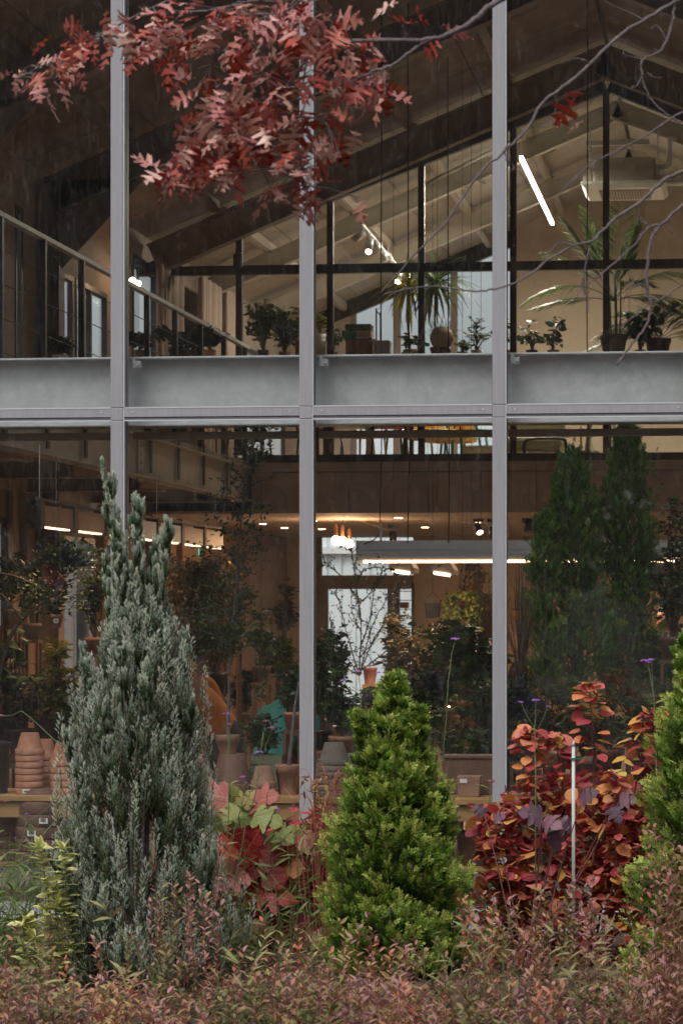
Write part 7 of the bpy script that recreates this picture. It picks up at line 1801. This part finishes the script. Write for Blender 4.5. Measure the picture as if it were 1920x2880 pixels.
def verbena(Y, stem, heads, label, thick=0.004, leaves=6, faded=()):
    c = smooth_curve([at(x, y, Y) for x, y in stem], 6, 0.003)
    b0 = c[0]; t = thing('verbena', (b0.x, b0.y, 0), label, 'flower', 'purple verbena stems')
    if b0.z > 0.02: c = [Vector((b0.x, b0.y, 0))]+c
    MB().tube(c, taper(len(c), thick, thick*0.5), 6).build('stem', M['greenstem'], t, True)
    for i, (x, y, s_) in enumerate(heads):
        e = at(x, y, Y); j = min(range(len(c)), key=lambda k: abs((c[k]-e).length-(0.06+0.10*(i > 0)))) if i else len(c)-1
        pj = c[j]
        if (pj-e).length > 0.01: MB().tube(smooth_curve([pj, (pj+e)/2+Vector((0, 0, -0.01)), e], 4), thick*0.4, 4).build('flower_stalk', M['greenstem'], t, True)
        q = MB(); flower_head(q, e, s_/2/(7000/(15.7+Y))); q.build('flower_head', M['mauve'] if i in faded else M['purple'], t, True)
    P = []; D = []
    for k in range(leaves):
        j = random.randint(1, max(1, int(len(c)*0.8)))
        for sg in (-1, 1): P.append(V3(c[j])); D.append((sg, random.uniform(-.4, .4), random.uniform(0.2, 0.9)))
    if P: N = len(P); cloud('leaves', [scatter(BL, np.array(P), np.array(D, float), rng.uniform(0.05, 0.11, N), up=up_bias(N, .3))], M['narrow'], t)['kind'] = 'stuff'
verbena(-2.0, [(1222,2300),(1240,2200),(1252,2050),(1262,1900),(1275,1815)], [(1280,1800,26)], 'tall purple verbena rising highest beside the thuja')
verbena(-2.0, [(1030,2200),(1018,2080),(1015,1960),(1014,1940)], [(1008,1890,17),(963,1914,13),(1062,1893,14)], 'three-headed purple verbena left of the thuja tip')
verbena(-2.3, [(1840,2320),(1846,2100),(1838,1960),(1824,1880)], [(1812,1860,20),(1832,1858,20),(1822,1864,16)], 'purple verbena at the right above the red shrub')
verbena(-1.8, [(1505,2150),(1504,2050),(1506,2000)], [(1506,1972,22),(1464,1976,14),(1540,1988,10)], 'purple verbena over the left part of the red shrub')
verbena(-1.6, [(618,2480),(638,2350),(644,2180),(643,2060)], [(637,2010,20),(647,2038,11),(640,2064,12)], 'purple verbena before the dark upturned tub', faded=(2,))
verbena(-1.7, [(640,2600),(690,2330),(720,2220),(740,2060)], [(729,2118,22),(764,2050,26),(748,2030,18)], 'faded pinkish verbena before the person in teal', faded=(1, 2))
verbena(-1.5, [(610,2600),(650,2380),(680,2260),(690,2200)], [(684,2188,20),(691,2204,10),(705,2228,12),(740,2164,12)], 'purple verbena low in the middle-left bay', faded=(3,))
verbena(-1.5, [(560,2500),(552,2300),(545,2150)], [(544,2110,18),(588,2056,20),(527,2198,12)], 'purple verbena over the faded pot stack', faded=(1,))
verbena(-1.5, [(540,2600),(580,2420),(596,2320)], [(596,2294,18),(778,2278,16),(750,2274,14)], 'small purple verbena over the hydrangea', faded=(2,))
verbena(-2.0, [(0,2640),(90,2400),(200,2250),(250,2150)], [(188,2146,14),(202,2152,16),(114,2144,14),(132,2172,14),(166,2192,16),(192,2095,12)], 'leaning purple verbena across the terracotta stacks', faded=(3, 4, 5), thick=0.005)
verbena(-2.0, [(30,2700),(120,2430),(280,2225),(130,2060),(60,2000)], [(3,2015,22)], 'long arching stem crossing the left terracotta stack', faded=(0,), leaves=3)
verbena(-1.9, [(-20,2560),(40,2430),(75,2310)], [(74,2292,13),(16,2256,16),(146,2262,14)], 'small purple verbena left under the table edge', faded=(1, 2))
verbena(-1.9, [(20,2700),(50,2480),(74,2370)], [(76,2367,18),(43,2358,8),(110,2378,20),(128,2410,18),(40,2395,22)], 'clustered mauve verbena heads low at the left', faded=(2, 3, 4))
verbena(-1.4, [(1370,2330),(1376,2250),(1380,2200)], [(1380,2200,24)], 'single faded verbena head at the foot of the third mullion', faded=(0,), leaves=2)

# ---- curly dried orange stems
t = thing('dried_stems', (X_(900, -1.4), -1.4, 0), 'curly dried orange-pink stems before the second mullion', 'plant')
M['dried'] = mat('dried_orange_stem', (0.36, 0.13, 0.07), 0.7, 0, 0.3, 30)
for k in range(26):
    x0 = random.uniform(860, 950); top_ = random.uniform(2130, 2330); bend = random.uniform(-70, 80)
    c = smooth_curve([at(x0+30, 2800, -1.4), at(x0+bend*0.3, 2500, -1.4), at(x0+bend*0.6, top_+60, -1.4+random.uniform(-.1, .1)), at(x0+bend, top_, -1.4), at(x0+bend*1.3, top_+random.uniform(10, 50), -1.4)], 5, 0.004)
    MB().tube(c, taper(len(c), 0.0035, 0.0012), 5).build('stem', M['dried'], t, True)
P = []; D = []
for k in range(240):
    P.append(V3(at(random.uniform(850, 980), random.uniform(2180, 2420), -1.4+random.uniform(-.1, .1)))); D.append(rng.normal(size=3))
cloud('curled_leaves', [scatter(T_oval(0.22, 0.8), np.array(P), np.array(D), rng.uniform(0.03, 0.07, 240))], leafmat('dried_leaf', [(0, (0.22,0.09,0.05)), (0.6, (0.36,0.17,0.10)), (1, (0.48,0.36,0.14))]), t, 'stuff')

# ---- green leafy tangle, left edge and middle
def tangle(name, px0, px1, py0, py1, Y, n, label, m, cat='plant', w_=(0.05, 0.12), lean=0.3, stemm='greenstem', leaf=BL, per=9):
    t = thing(name, (X_((px0+px1)/2, Y), Y, 0), label, cat); q = MB(); P = []; D = []
    for k in range(n):
        x0 = random.uniform(px0, px1); y = Y+random.uniform(-.3, .3); b0 = Vector((X_(x0, y), y, 0)); e = at(x0+random.gauss(0, (px1-px0)*lean*0.4), random.uniform(py0, py1), y)
        c = smooth_curve([b0, b0.lerp(e, 0.5)+Vector((random.gauss(0, .03), 0, 0)), e], 5, 0.004); q.tube(c, taper(len(c), 0.0028, 0.001), 4, cap=False)
        for i in range(per):
            j = random.randint(2, len(c)-1); sg = random.choice((-1, 1)); P.append(V3(c[j])); D.append((sg*random.uniform(.3, 1), random.uniform(-.6, .6), random.uniform(0.0, 0.9)))
    q.build('stems', M[stemm], t)['kind'] = 'stuff'; N = len(P)
    cloud('foliage', [scatter(leaf, np.array(P), np.array(D, float), rng.uniform(*w_, N), up=up_bias(N, .4), tint=np.clip(rng.normal(0.45, .25, N), 0, 1))], M[m], t, 'stuff')
    return t
tangle('tall_grass', -60, 130, 2330, 2640, -2.0, 70, 'tangle of narrow green leaves at the left edge', 'narrow')
tangle('tall_grass', 610, 900, 2360, 2660, -1.9, 55, 'tangle of narrow green leaves between juniper and thuja', 'narrow')
tangle('tall_grass', 1300, 1420, 2450, 2700, -1.8, 30, 'thin grassy leaves between thuja and red shrub', 'narrow')
# ---- variegated euonymus
M['vari'] = leafmat('variegated_leaf', [(0, (0.16,0.24,0.05)), (0.6, (0.28,0.36,0.09)), (1, (0.40,0.45,0.14))], edge=(0.78, 0.72, 0.32), trans=0.25)
def variegated(Y, stems_, label, sz=0.055):
    t = thing('variegated_shrub', (X_(stems_[0][0][0], Y), Y, 0), label, 'shrub'); tplv = T_oval(0.52, 0.15); P = []; D = []; q = MB()
    for st in stems_:
        c = smooth_curve([at(x, y, Y+random.uniform(-.05, .05)) for x, y in st], 9, 0.003); q.tube([Vector((c[0].x, c[0].y, 0))]+c, 0.004, 5)
        for j in range(2, len(c)):
            a = j*1.57+random.uniform(-.3, .3)
            for sg in (0, PI):
                P.append(V3(c[j])); D.append((math.cos(a+sg), math.sin(a+sg), 0.25+random.uniform(-.2, .3)))
        for k in range(4): P.append(V3(c[-1])); D.append((random.gauss(0, .6), random.gauss(0, .6), 1))
    q.build('stems', M['greenstem'], t); N = len(P); eV = np.tile([0.2, 0, 0.2, 1, 0, 1, 1, 0, 1, 1, 0.1, 1, 1, 1, 1], N)
    cloud('foliage', [scatter(tplv, np.array(P), np.array(D, float), sz*rng.uniform(0.7, 1.3, N), up=up_bias(N, .3))], M['vari'], t, 'stuff', edge=eV)
variegated(-2.9, [[(150,2720),(140,2560),(125,2460),(112,2385)], [(170,2720),(160,2600),(150,2500)], [(120,2740),(90,2680),(62,2600)], [(200,2600),(185,2480),(180,2390)], [(180,2740),(150,2660),(130,2560)], [(60,2740),(75,2650),(80,2600)], [(210,2700),(190,2600),(165,2540)], [(100,2750),(100,2690),(95,2640)]], 'yellow and green variegated shrub left of the blue juniper', 0.068)
variegated(-2.0, [[(640,2760),(630,2660),(635,2600)], [(660,2750),(650,2700),(645,2640)], [(610,2700),(620,2600),(628,2560)]], 'small variegated shrub right of the blue juniper', 0.04)

# ---- dense spirea hedge along the bottom
M['spirea'] = leafmat('spirea_leaf', [(0, (0.10,0.11,0.045)), (0.16, (0.20,0.23,0.075)), (0.3, (0.30,0.17,0.08)), (0.45, (0.42,0.20,0.16)), (0.62, (0.42,0.24,0.24)), (0.76, (0.48,0.22,0.11)), (0.88, (0.38,0.33,0.12)), (1, (0.46,0.13,0.08))], trans=0.25, rough=0.6)
def hedge(Ya, Yb, n, py_lo, py_hi, label, name='spirea_shrub', lsz=0.046, xlo=-140, xhi=2080, seed=3):
    rr = random.Random(seed); t = thing(name, (X_(960, (Ya+Yb)/2), (Ya+Yb)/2, 0), label, 'shrub'); q = MB(); P = []; D = []; Tt = []
    for k in range(n):
        y = rr.uniform(Ya, Yb); px = rr.uniform(xlo, xhi); b0 = Vector((X_(px, y), y, 0))
        wave = 0.5+0.5*math.sin(px*0.006+y)+0.3*math.sin(px*0.021); e = at(px+rr.gauss(0, 26), py_lo+(py_hi-py_lo)*min(1, max(0, rr.random()*0.7+wave*0.25)), y)
        c = smooth_curve([b0, b0.lerp(e, 0.55)+Vector((rr.gauss(0, .03), rr.gauss(0, .03), 0)), e], 6, 0.003); q.tube(c, taper(len(c), 0.0022, 0.0008), 3, cap=False)
        ti = 0.48+0.33*math.sin(px*0.0115+1.6*math.sin(px*0.0043)+y*2.3)+rr.gauss(0, 0.17); H = e.z
        nl = int(8+H*17)
        for i in range(nl):
            u_ = 0.30+0.70*i/nl; f = u_*(len(c)-1); j = min(len(c)-2, int(f)); pt = c[j].lerp(c[j+1], f-j); a = i*2.4
            P.append((pt.x, pt.y, pt.z)); D.append((math.cos(a), math.sin(a), 0.75+rr.uniform(-.2, .4))); Tt.append(min(1, max(0, ti+rr.gauss(0, .07))))
    q.build('stems', M['redtwig'], t)['kind'] = 'stuff'; N = len(P)
    g_ = np.random.default_rng(seed)
    cloud('foliage', [scatter(T_oval(0.36, 0.2), np.array(P), np.array(D), lsz*g_.uniform(0.6, 1.3, N), up=np.array([0, 0, 1.0])+g_.normal(size=(N, 3))*0.4, tint=np.array(Tt))], M['spirea'], t, 'stuff')
hedge(-4.6, -3.9, 640, 2970, 2700, 'low pinkish-brown spirea hedge across the bottom, nearer the camera', seed=3)
hedge(-3.8, -3.0, 330, 2900, 2650, 'pinkish-brown spirea shoots behind the nearer hedge', seed=4, lsz=0.042)
hedge(-3.4, -2.9, 60, 2640, 2440, 'taller spirea shoots rising before the right thuja', seed=5, lsz=0.046, xlo=1330, xhi=1700)
hedge(-4.0, -3.2, 110, 2780, 2560, 'scattered taller spirea shoots standing out of the hedge', seed=11, lsz=0.044)
M['straw'] = leafmat('straw_leaf', [(0, (0.20,0.17,0.07)), (0.5, (0.38,0.32,0.16)), (1, (0.28,0.33,0.12))], trans=0.3)
tangle('dry_grass', -100, 700, 2560, 2760, -4.0, 22, 'straw coloured and green wisps standing in the hedge at the left', 'straw')
tangle('dry_grass', 700, 1400, 2600, 2780, -4.0, 15, 'straw coloured wisps in the hedge before the green thuja', 'straw')
tangle('dry_grass', 1300, 2000, 2580, 2760, -4.0, 16, 'straw coloured wisps in the hedge at the right', 'straw')
hedge(-3.4, -3.0, 26, 2560, 2420, 'spirea shoots rising before the juniper foot', seed=6, lsz=0.04, xlo=440, xhi=620)
hedge(-4.4, -4.0, 40, 2640, 2280, 'tall wine-brown shoots at the lower right corner', seed=8, lsz=0.04, xlo=1840, xhi=1990)
t = thing('fallen_leaves', (0, -1, 0.0), 'fallen brown leaves scattered on the mulch', 'leaves'); P = np.stack([rng.uniform(-5, 4, 5000), rng.uniform(-4.5, -0.35, 5000), rng.uniform(0.004, 0.03, 5000)], 1)
t.name = 'leaf_litter'; D = rng.normal(size=(5000, 3))*[1, 1, .15]
cloud('litter', [scatter(OV, P, D, rng.uniform(0.025, 0.06, 5000), up=up_bias(5000, .3))], leafmat('litter_leaf', [(0, (0.08,0.04,0.02)), (0.5, (0.20,0.10,0.05)), (1, (0.32,0.20,0.08))]), t, 'stuff')

# ================================================================== THE RED OAK ABOVE
YO = -6.6
oakred = [leafmat('oak_leaf_brick', [(0, (0.26,0.025,0.015)), (0.5, (0.40,0.06,0.03)), (1, (0.48,0.15,0.10))], 'obj', trans=0.22, rough=0.38, spec=0.6),
          leafmat('oak_leaf_sky_sheen', [(0, (0.42,0.13,0.12)), (0.6, (0.58,0.27,0.24)), (1, (0.64,0.42,0.34))], 'obj', trans=0.18, rough=0.38, spec=0.6)]  # rosy leaves: pinkish sky gloss painted into the base colour
oakm = [[tpl_mesh('leaf', outline_leaf([(x*s_, y) for x, y in OAK_HALF], c_, 0.05, i), m_) for i, (s_, c_) in enumerate(((1, 0.35), (0.85, 0.7), (1.05, 0.15), (0.7, -0.5), (0.9, 0.5)))] for m_ in oakred]
OT = thing('red_oak', (X_(2900, YO), YO+0.3, 0), 'red-leaved oak overhanging the top of the view, bare twigs at right', 'tree')
xt = X_(2900, YO)
tr = smooth_curve([(xt, YO+0.3, 0), (xt+0.03, YO+0.3, 1.6), (xt-0.05, YO+0.3, 3.2), (xt+0.05, YO+0.3, 6.5)], 5)
MB().tube(tr, taper(len(tr), 0.16, 0.06), 14).build('trunk', M['bark'], OT, True)
uO = 7000/(15.7+YO)
branches = [
 ([(2890,-420),(2200,-260),(1700,-120),(1425,-10),(1352,37),(1303,76),(1248,101),(1205,110),(1137,113),(960,112),(900,118),(872,140),(850,180),(820,225),(780,260)], 11, 3),
 ([(1205,112),(1170,135),(1100,183),(1050,202),(960,239),(870,270),(800,290),(760,310),(700,365)], 6, 2.5),
 ([(1425,-10),(1300,-60),(1100,-70),(900,-45),(760,-10),(680,10),(600,25),(510,30)], 6, 2.5), ([(760,-10),(600,-40),(430,20),(330,70),(230,120),(130,180),(50,220)], 4.5, 1.5), ([(900,-45),(800,30),(720,42),(700,90),(620,145),(575,140)], 3.5, 1.5), ([(620,145),(590,190)], 3, 1.5),
 ([(872,140),(830,300),(770,400),(720,470)], 3, 1.2), ([(960,239),(935,310),(920,350)], 2.5, 1), ([(860,275),(840,400),(850,520)], 2.5, 1), ([(1050,202),(1020,250),(985,300),(940,330)], 2.5, 1), ([(700,365),(640,430),(580,480),(510,490)], 2.5, 1.0),
 ([(1137,113),(1140,80),(1128,68)], 2.5, 1),
 # bare ones at the right
 ([(2890,-320),(2300,-160),(1990,-40),(1897,5),(1808,58),(1744,98),(1658,178),(1618,217),(1526,288),(1487,355),(1425,416),(1352,484),(1303,551),(1248,633),(1174,707),(1070,823)], 7.5, 2.0),
 ([(1808,58),(1770,35),(1720,15),(1680,-10)], 3, 1.2), ([(1658,178),(1630,163),(1600,168),(1580,176)], 2.2, 1), ([(1618,217),(1600,235),(1570,250)], 2, 1), ([(1560,270),(1565,300),(1545,345),(1510,355),(1480,345)], 2.5, 1), ([(1420,420),(1425,450),(1455,480),(1460,495)], 2, 1), ([(1340,500),(1352,510),(1365,515)], 2, 1),
 ([(2890,-100),(2300,180),(2050,260),(1920,312),(1817,380),(1707,437),(1640,477),(1554,560)], 5, 1.2),
 ([(2890,50),(2300,340),(2050,430),(1920,483),(1860,511),(1805,563),(1731,612),(1689,653),(1660,679),(1609,692),(1523,744),(1462,787),(1389,811),(1340,820),(1254,808),(1180,805),(1078,829)], 7.5, 1.5),
 ([(1609,692),(1590,682),(1560,690),(1535,720),(1525,745)], 2.5, 1.2), ([(1660,679),(1650,730),(1640,790),(1655,850),(1650,880)], 3, 1), ([(1640,780),(1630,820),(1615,840)], 2.5, 1.2), ([(1789,572),(1795,610),(1830,640),(1845,660)], 2.5, 1),
 ([(2890,150),(2300,450),(2050,520),(1920,578),(1866,627),(1829,676),(1820,744),(1820,811),(1829,854),(1817,915),(1780,964),(1734,1028)], 6, 3), ([(1866,627),(1823,640),(1774,698),(1701,762),(1652,799),(1640,830)], 4, 1.5), ([(1829,854),(1810,800),(1770,815),(1750,850)], 2.5, 1), ([(1880,612),(1880,640),(1890,655)], 2.5, 1),
 ([(1897,5),(1890,61),(1860,141),(1811,165),(1805,202),(1823,269),(1872,318),(1920,349),(2000,390)], 5, 2), ([(1811,165),(1780,160),(1756,155),(1755,148)], 2.5, 1), ([(1872,110),(1850,72),(1830,80)], 2.5, 1), ([(1820,205),(1830,215),(1860,216)], 2.5, 1), ([(1805,215),(1790,240),(1770,250)], 2.5, 1),
 ([(2890,250),(2200,640),(1920,800),(1860,840),(1800,870),(1740,930)], 4, 1.2), ([(-60,900),(20,850),(60,820)], 3, 1), ([(-60,1010),(20,985),(50,968)], 2.5, 1),
]
bc = []
for pts, r0, r1 in branches:
    if pts[0][0] < 0: continue
    c = smooth_curve([at(x, y, YO+0.25*math.sin(x*0.004)) for x, y in pts], 5, 0.0035)
    MB().tube(c, taper(len(c), 1.1*r0/uO, 1.1*r1/uO, 0.6), 7).build('branch', M['bark'], OT, True); bc.append(c)
    for j in range(3, len(c)-1, 5):                  # small knots and side buds
        if random.random() < 0.55:
            d = Vector((random.uniform(-1, 1), random.uniform(-.5, .5), random.uniform(-.6, 1))).normalized(); MB().tube([c[j], c[j]+d*random.uniform(0.008, 0.022)], [0.0025, 0.0012], 5).build('bud', M['bark'], OT)
# leaf clusters: (px, py, spread x, spread y, count)
cl = [(70,200,28,14,6),(110,235,34,24,9),(180,170,30,26,8),(150,120,18,18,3),(215,180,30,24,8),(245,90,22,22,4),(280,110,26,24,8),(300,30,14,10,2),(330,60,18,18,4),(370,100,40,30,10),(450,60,36,28,10),(420,130,34,28,9),(490,70,34,28,9),(520,30,40,24,8),(560,110,40,26,9),(480,150,26,24,6),(540,200,24,24,5),
      (620,40,46,34,10),(640,100,44,34,10),(700,30,46,34,10),(720,110,46,36,14),(770,60,48,40,14),(830,30,50,34,14),(880,60,54,44,15),(930,40,44,36,12),(840,120,46,36,14),(660,180,40,32,10),(740,190,50,36,16),(800,200,46,34,14),(620,235,40,24,9),(560,260,36,22,8),(680,270,46,30,14),(760,280,50,32,15),(840,260,40,34,12),(900,200,40,36,10),(900,130,36,34,9),
      (600,300,46,26,11),(560,330,34,20,7),(660,330,46,30,14),(720,350,44,30,14),(600,380,44,28,12),(650,400,44,28,13),(700,410,36,30,11),(740,400,30,28,8),(540,400,26,22,6),(520,440,30,22,7),(500,480,30,18,7),(560,460,36,26,10),(610,450,36,26,9),(460,470,20,16,3),(520,510,18,22,4),(630,470,22,22,4),(690,470,18,20,3),
      (830,350,34,26,9),(880,330,36,26,9),(920,380,30,22,7),(830,420,30,24,7),(880,440,22,18,4),(850,480,30,24,8),(800,520,24,20,6),(860,530,26,22,7),(780,555,16,12,3),(870,570,16,20,4),(930,450,26,20,4),(950,440,20,18,3),
      (960,290,26,22,6),(1000,150,28,24,7),(1040,130,26,20,6),(1060,200,24,24,6),(1080,260,22,24,6),(1020,230,26,22,6),(980,350,22,18,4),(960,370,18,18,3),(1060,90,14,10,2),(1140,10,28,12,5),(1180,20,12,12,2),(1185,52,10,8,1),(1240,70,10,8,2),(1238,122,10,12,2),(1010,560,6,6,0),(1620,265,12,10,3),(1652,322,8,14,1)]
q = MB(); cnt = 0; exP = []; exD = []
allc = []
cl += [(1010,170,34,30,6),(1060,150,30,26,5),(1050,225,28,22,5),(960,210,34,30,5),(1090,215,14,20,3),(980,60,24,20,4),(950,100,30,24,5)]
for (px, py, sx, sy, n) in cl: allc += [(px+random.gauss(0, sx*0.62), py+random.gauss(0, sy*0.62)) for _ in range(max(1, round(n*0.68)))]
random.shuffle(allc)
for i, (px, py) in enumerate(allc):
    y = YO+random.uniform(-0.28, 0.28); p = at(px, py, y)
    if i % 2 == 0:
        best = min((c[j] for c in bc[:12] for j in range(0, len(c), 2)), key=lambda v: (v-p).length)
        if (best-p).length < 0.30: q.tube([best, best.lerp(p, 0.5)+Vector((0, 0, 0.01)), p], [0.0034, 0.0024, 0.0014], 4, cap=False)
    d = Vector((random.gauss(-0.35, .75), random.gauss(-0.1, .6), random.gauss(-0.45, .45)))
    if cnt < 299: leaf_obj(random.choice(oakm[0 if random.random() < 0.42 else 1]), p, d, random.uniform(0.072, 0.110), OT, up=(random.gauss(0, .55), random.gauss(-.2, .55), 1)); cnt += 1
    else: exP.append(V3(p)); exD.append(V3(d))
q.build('twigs', M['bark'], OT)['kind'] = 'stuff'
N = len(exP)
cloud('foliage', [scatter(outline_leaf(OAK_HALF, 0.45, 0.05), np.array(exP), np.array(exD), rng.uniform(0.065, 0.10, N), up=up_bias(N, .6), tint=rng.random(N))], leafmat('oak_leaf_mass', [(0, (0.20,0.022,0.015)), (0.4, (0.38,0.07,0.04)), (0.6, (0.50,0.20,0.16)), (1, (0.60,0.38,0.30))], trans=0.2, rough=0.38, spec=0.6), OT, 'stuff')  # the ramp's pale pink end carries painted sky gloss as well

# ================================================================== THE TREES BEHIND THE CAMERA, seen only mirrored in the panes
QD = (np.array([(0,0,0),(-.3,.5,0),(0,1,0),(.3,.5,0)], float), [(0,3,1),(1,3,2)])
M['treeleaf'] = leafmat('autumn_tree_leaf', [(0, (0.05,0.035,0.022)), (0.45, (0.18,0.12,0.08)), (0.8, (0.42,0.27,0.18)), (1, (0.60,0.42,0.26))], trans=0.2, rough=0.7)
for k, (x, y, H) in enumerate(((-16, -36, 17), (-10, -33, 19), (-4.5, -35, 20), (1, -33, 19), (6.5, -35, 20), (12, -34, 18), (18, -36, 17), (-7, -40, 22), (3, -40, 23), (10, -41, 22))):
    t = thing('garden_tree', (x, y, 0), f"tall autumn tree across the garden, {ORD[k] if k < 8 else ['ninth','tenth'][k-8]} of the row mirrored in the panes".replace('top of', 'first of'), 'tree', 'trees across the garden')
    tr = smooth_curve([(x, y, 0), (x+0.3, y, H*0.4), (x-0.2, y, H*0.9)], 5); q = MB(); q.tube(tr, taper(len(tr), 0.35, 0.05), 10); q.build('trunk', M['bark'], t, True)
    n = 21000; u_ = rng.normal(size=(n, 3)); u_ /= np.linalg.norm(u_, axis=1, keepdims=True); r = rng.random(n)**(1/2.2)
    P = u_*r[:, None]*[4.4, 3.0, H*0.46]; lump = 1+0.16*np.sin(P[:, 0]*1.9+k)+0.14*np.sin(P[:, 2]*1.7); P = P*lump[:, None]+[x, y, H*0.50]
    cloud('crown', [scatter(QD, P, rng.normal(size=(n, 3)), rng.uniform(0.35, 0.8, n), tint=np.clip(0.42+0.22*np.sin(P[:, 0]*4.1+1.7*np.sin(P[:, 2]*2.3))+0.2*np.sin(P[:, 2]*5.2+P[:, 0]*1.3)+rng.normal(size=n)*0.16, 0, 1))], M['treeleaf'], t, 'stuff')
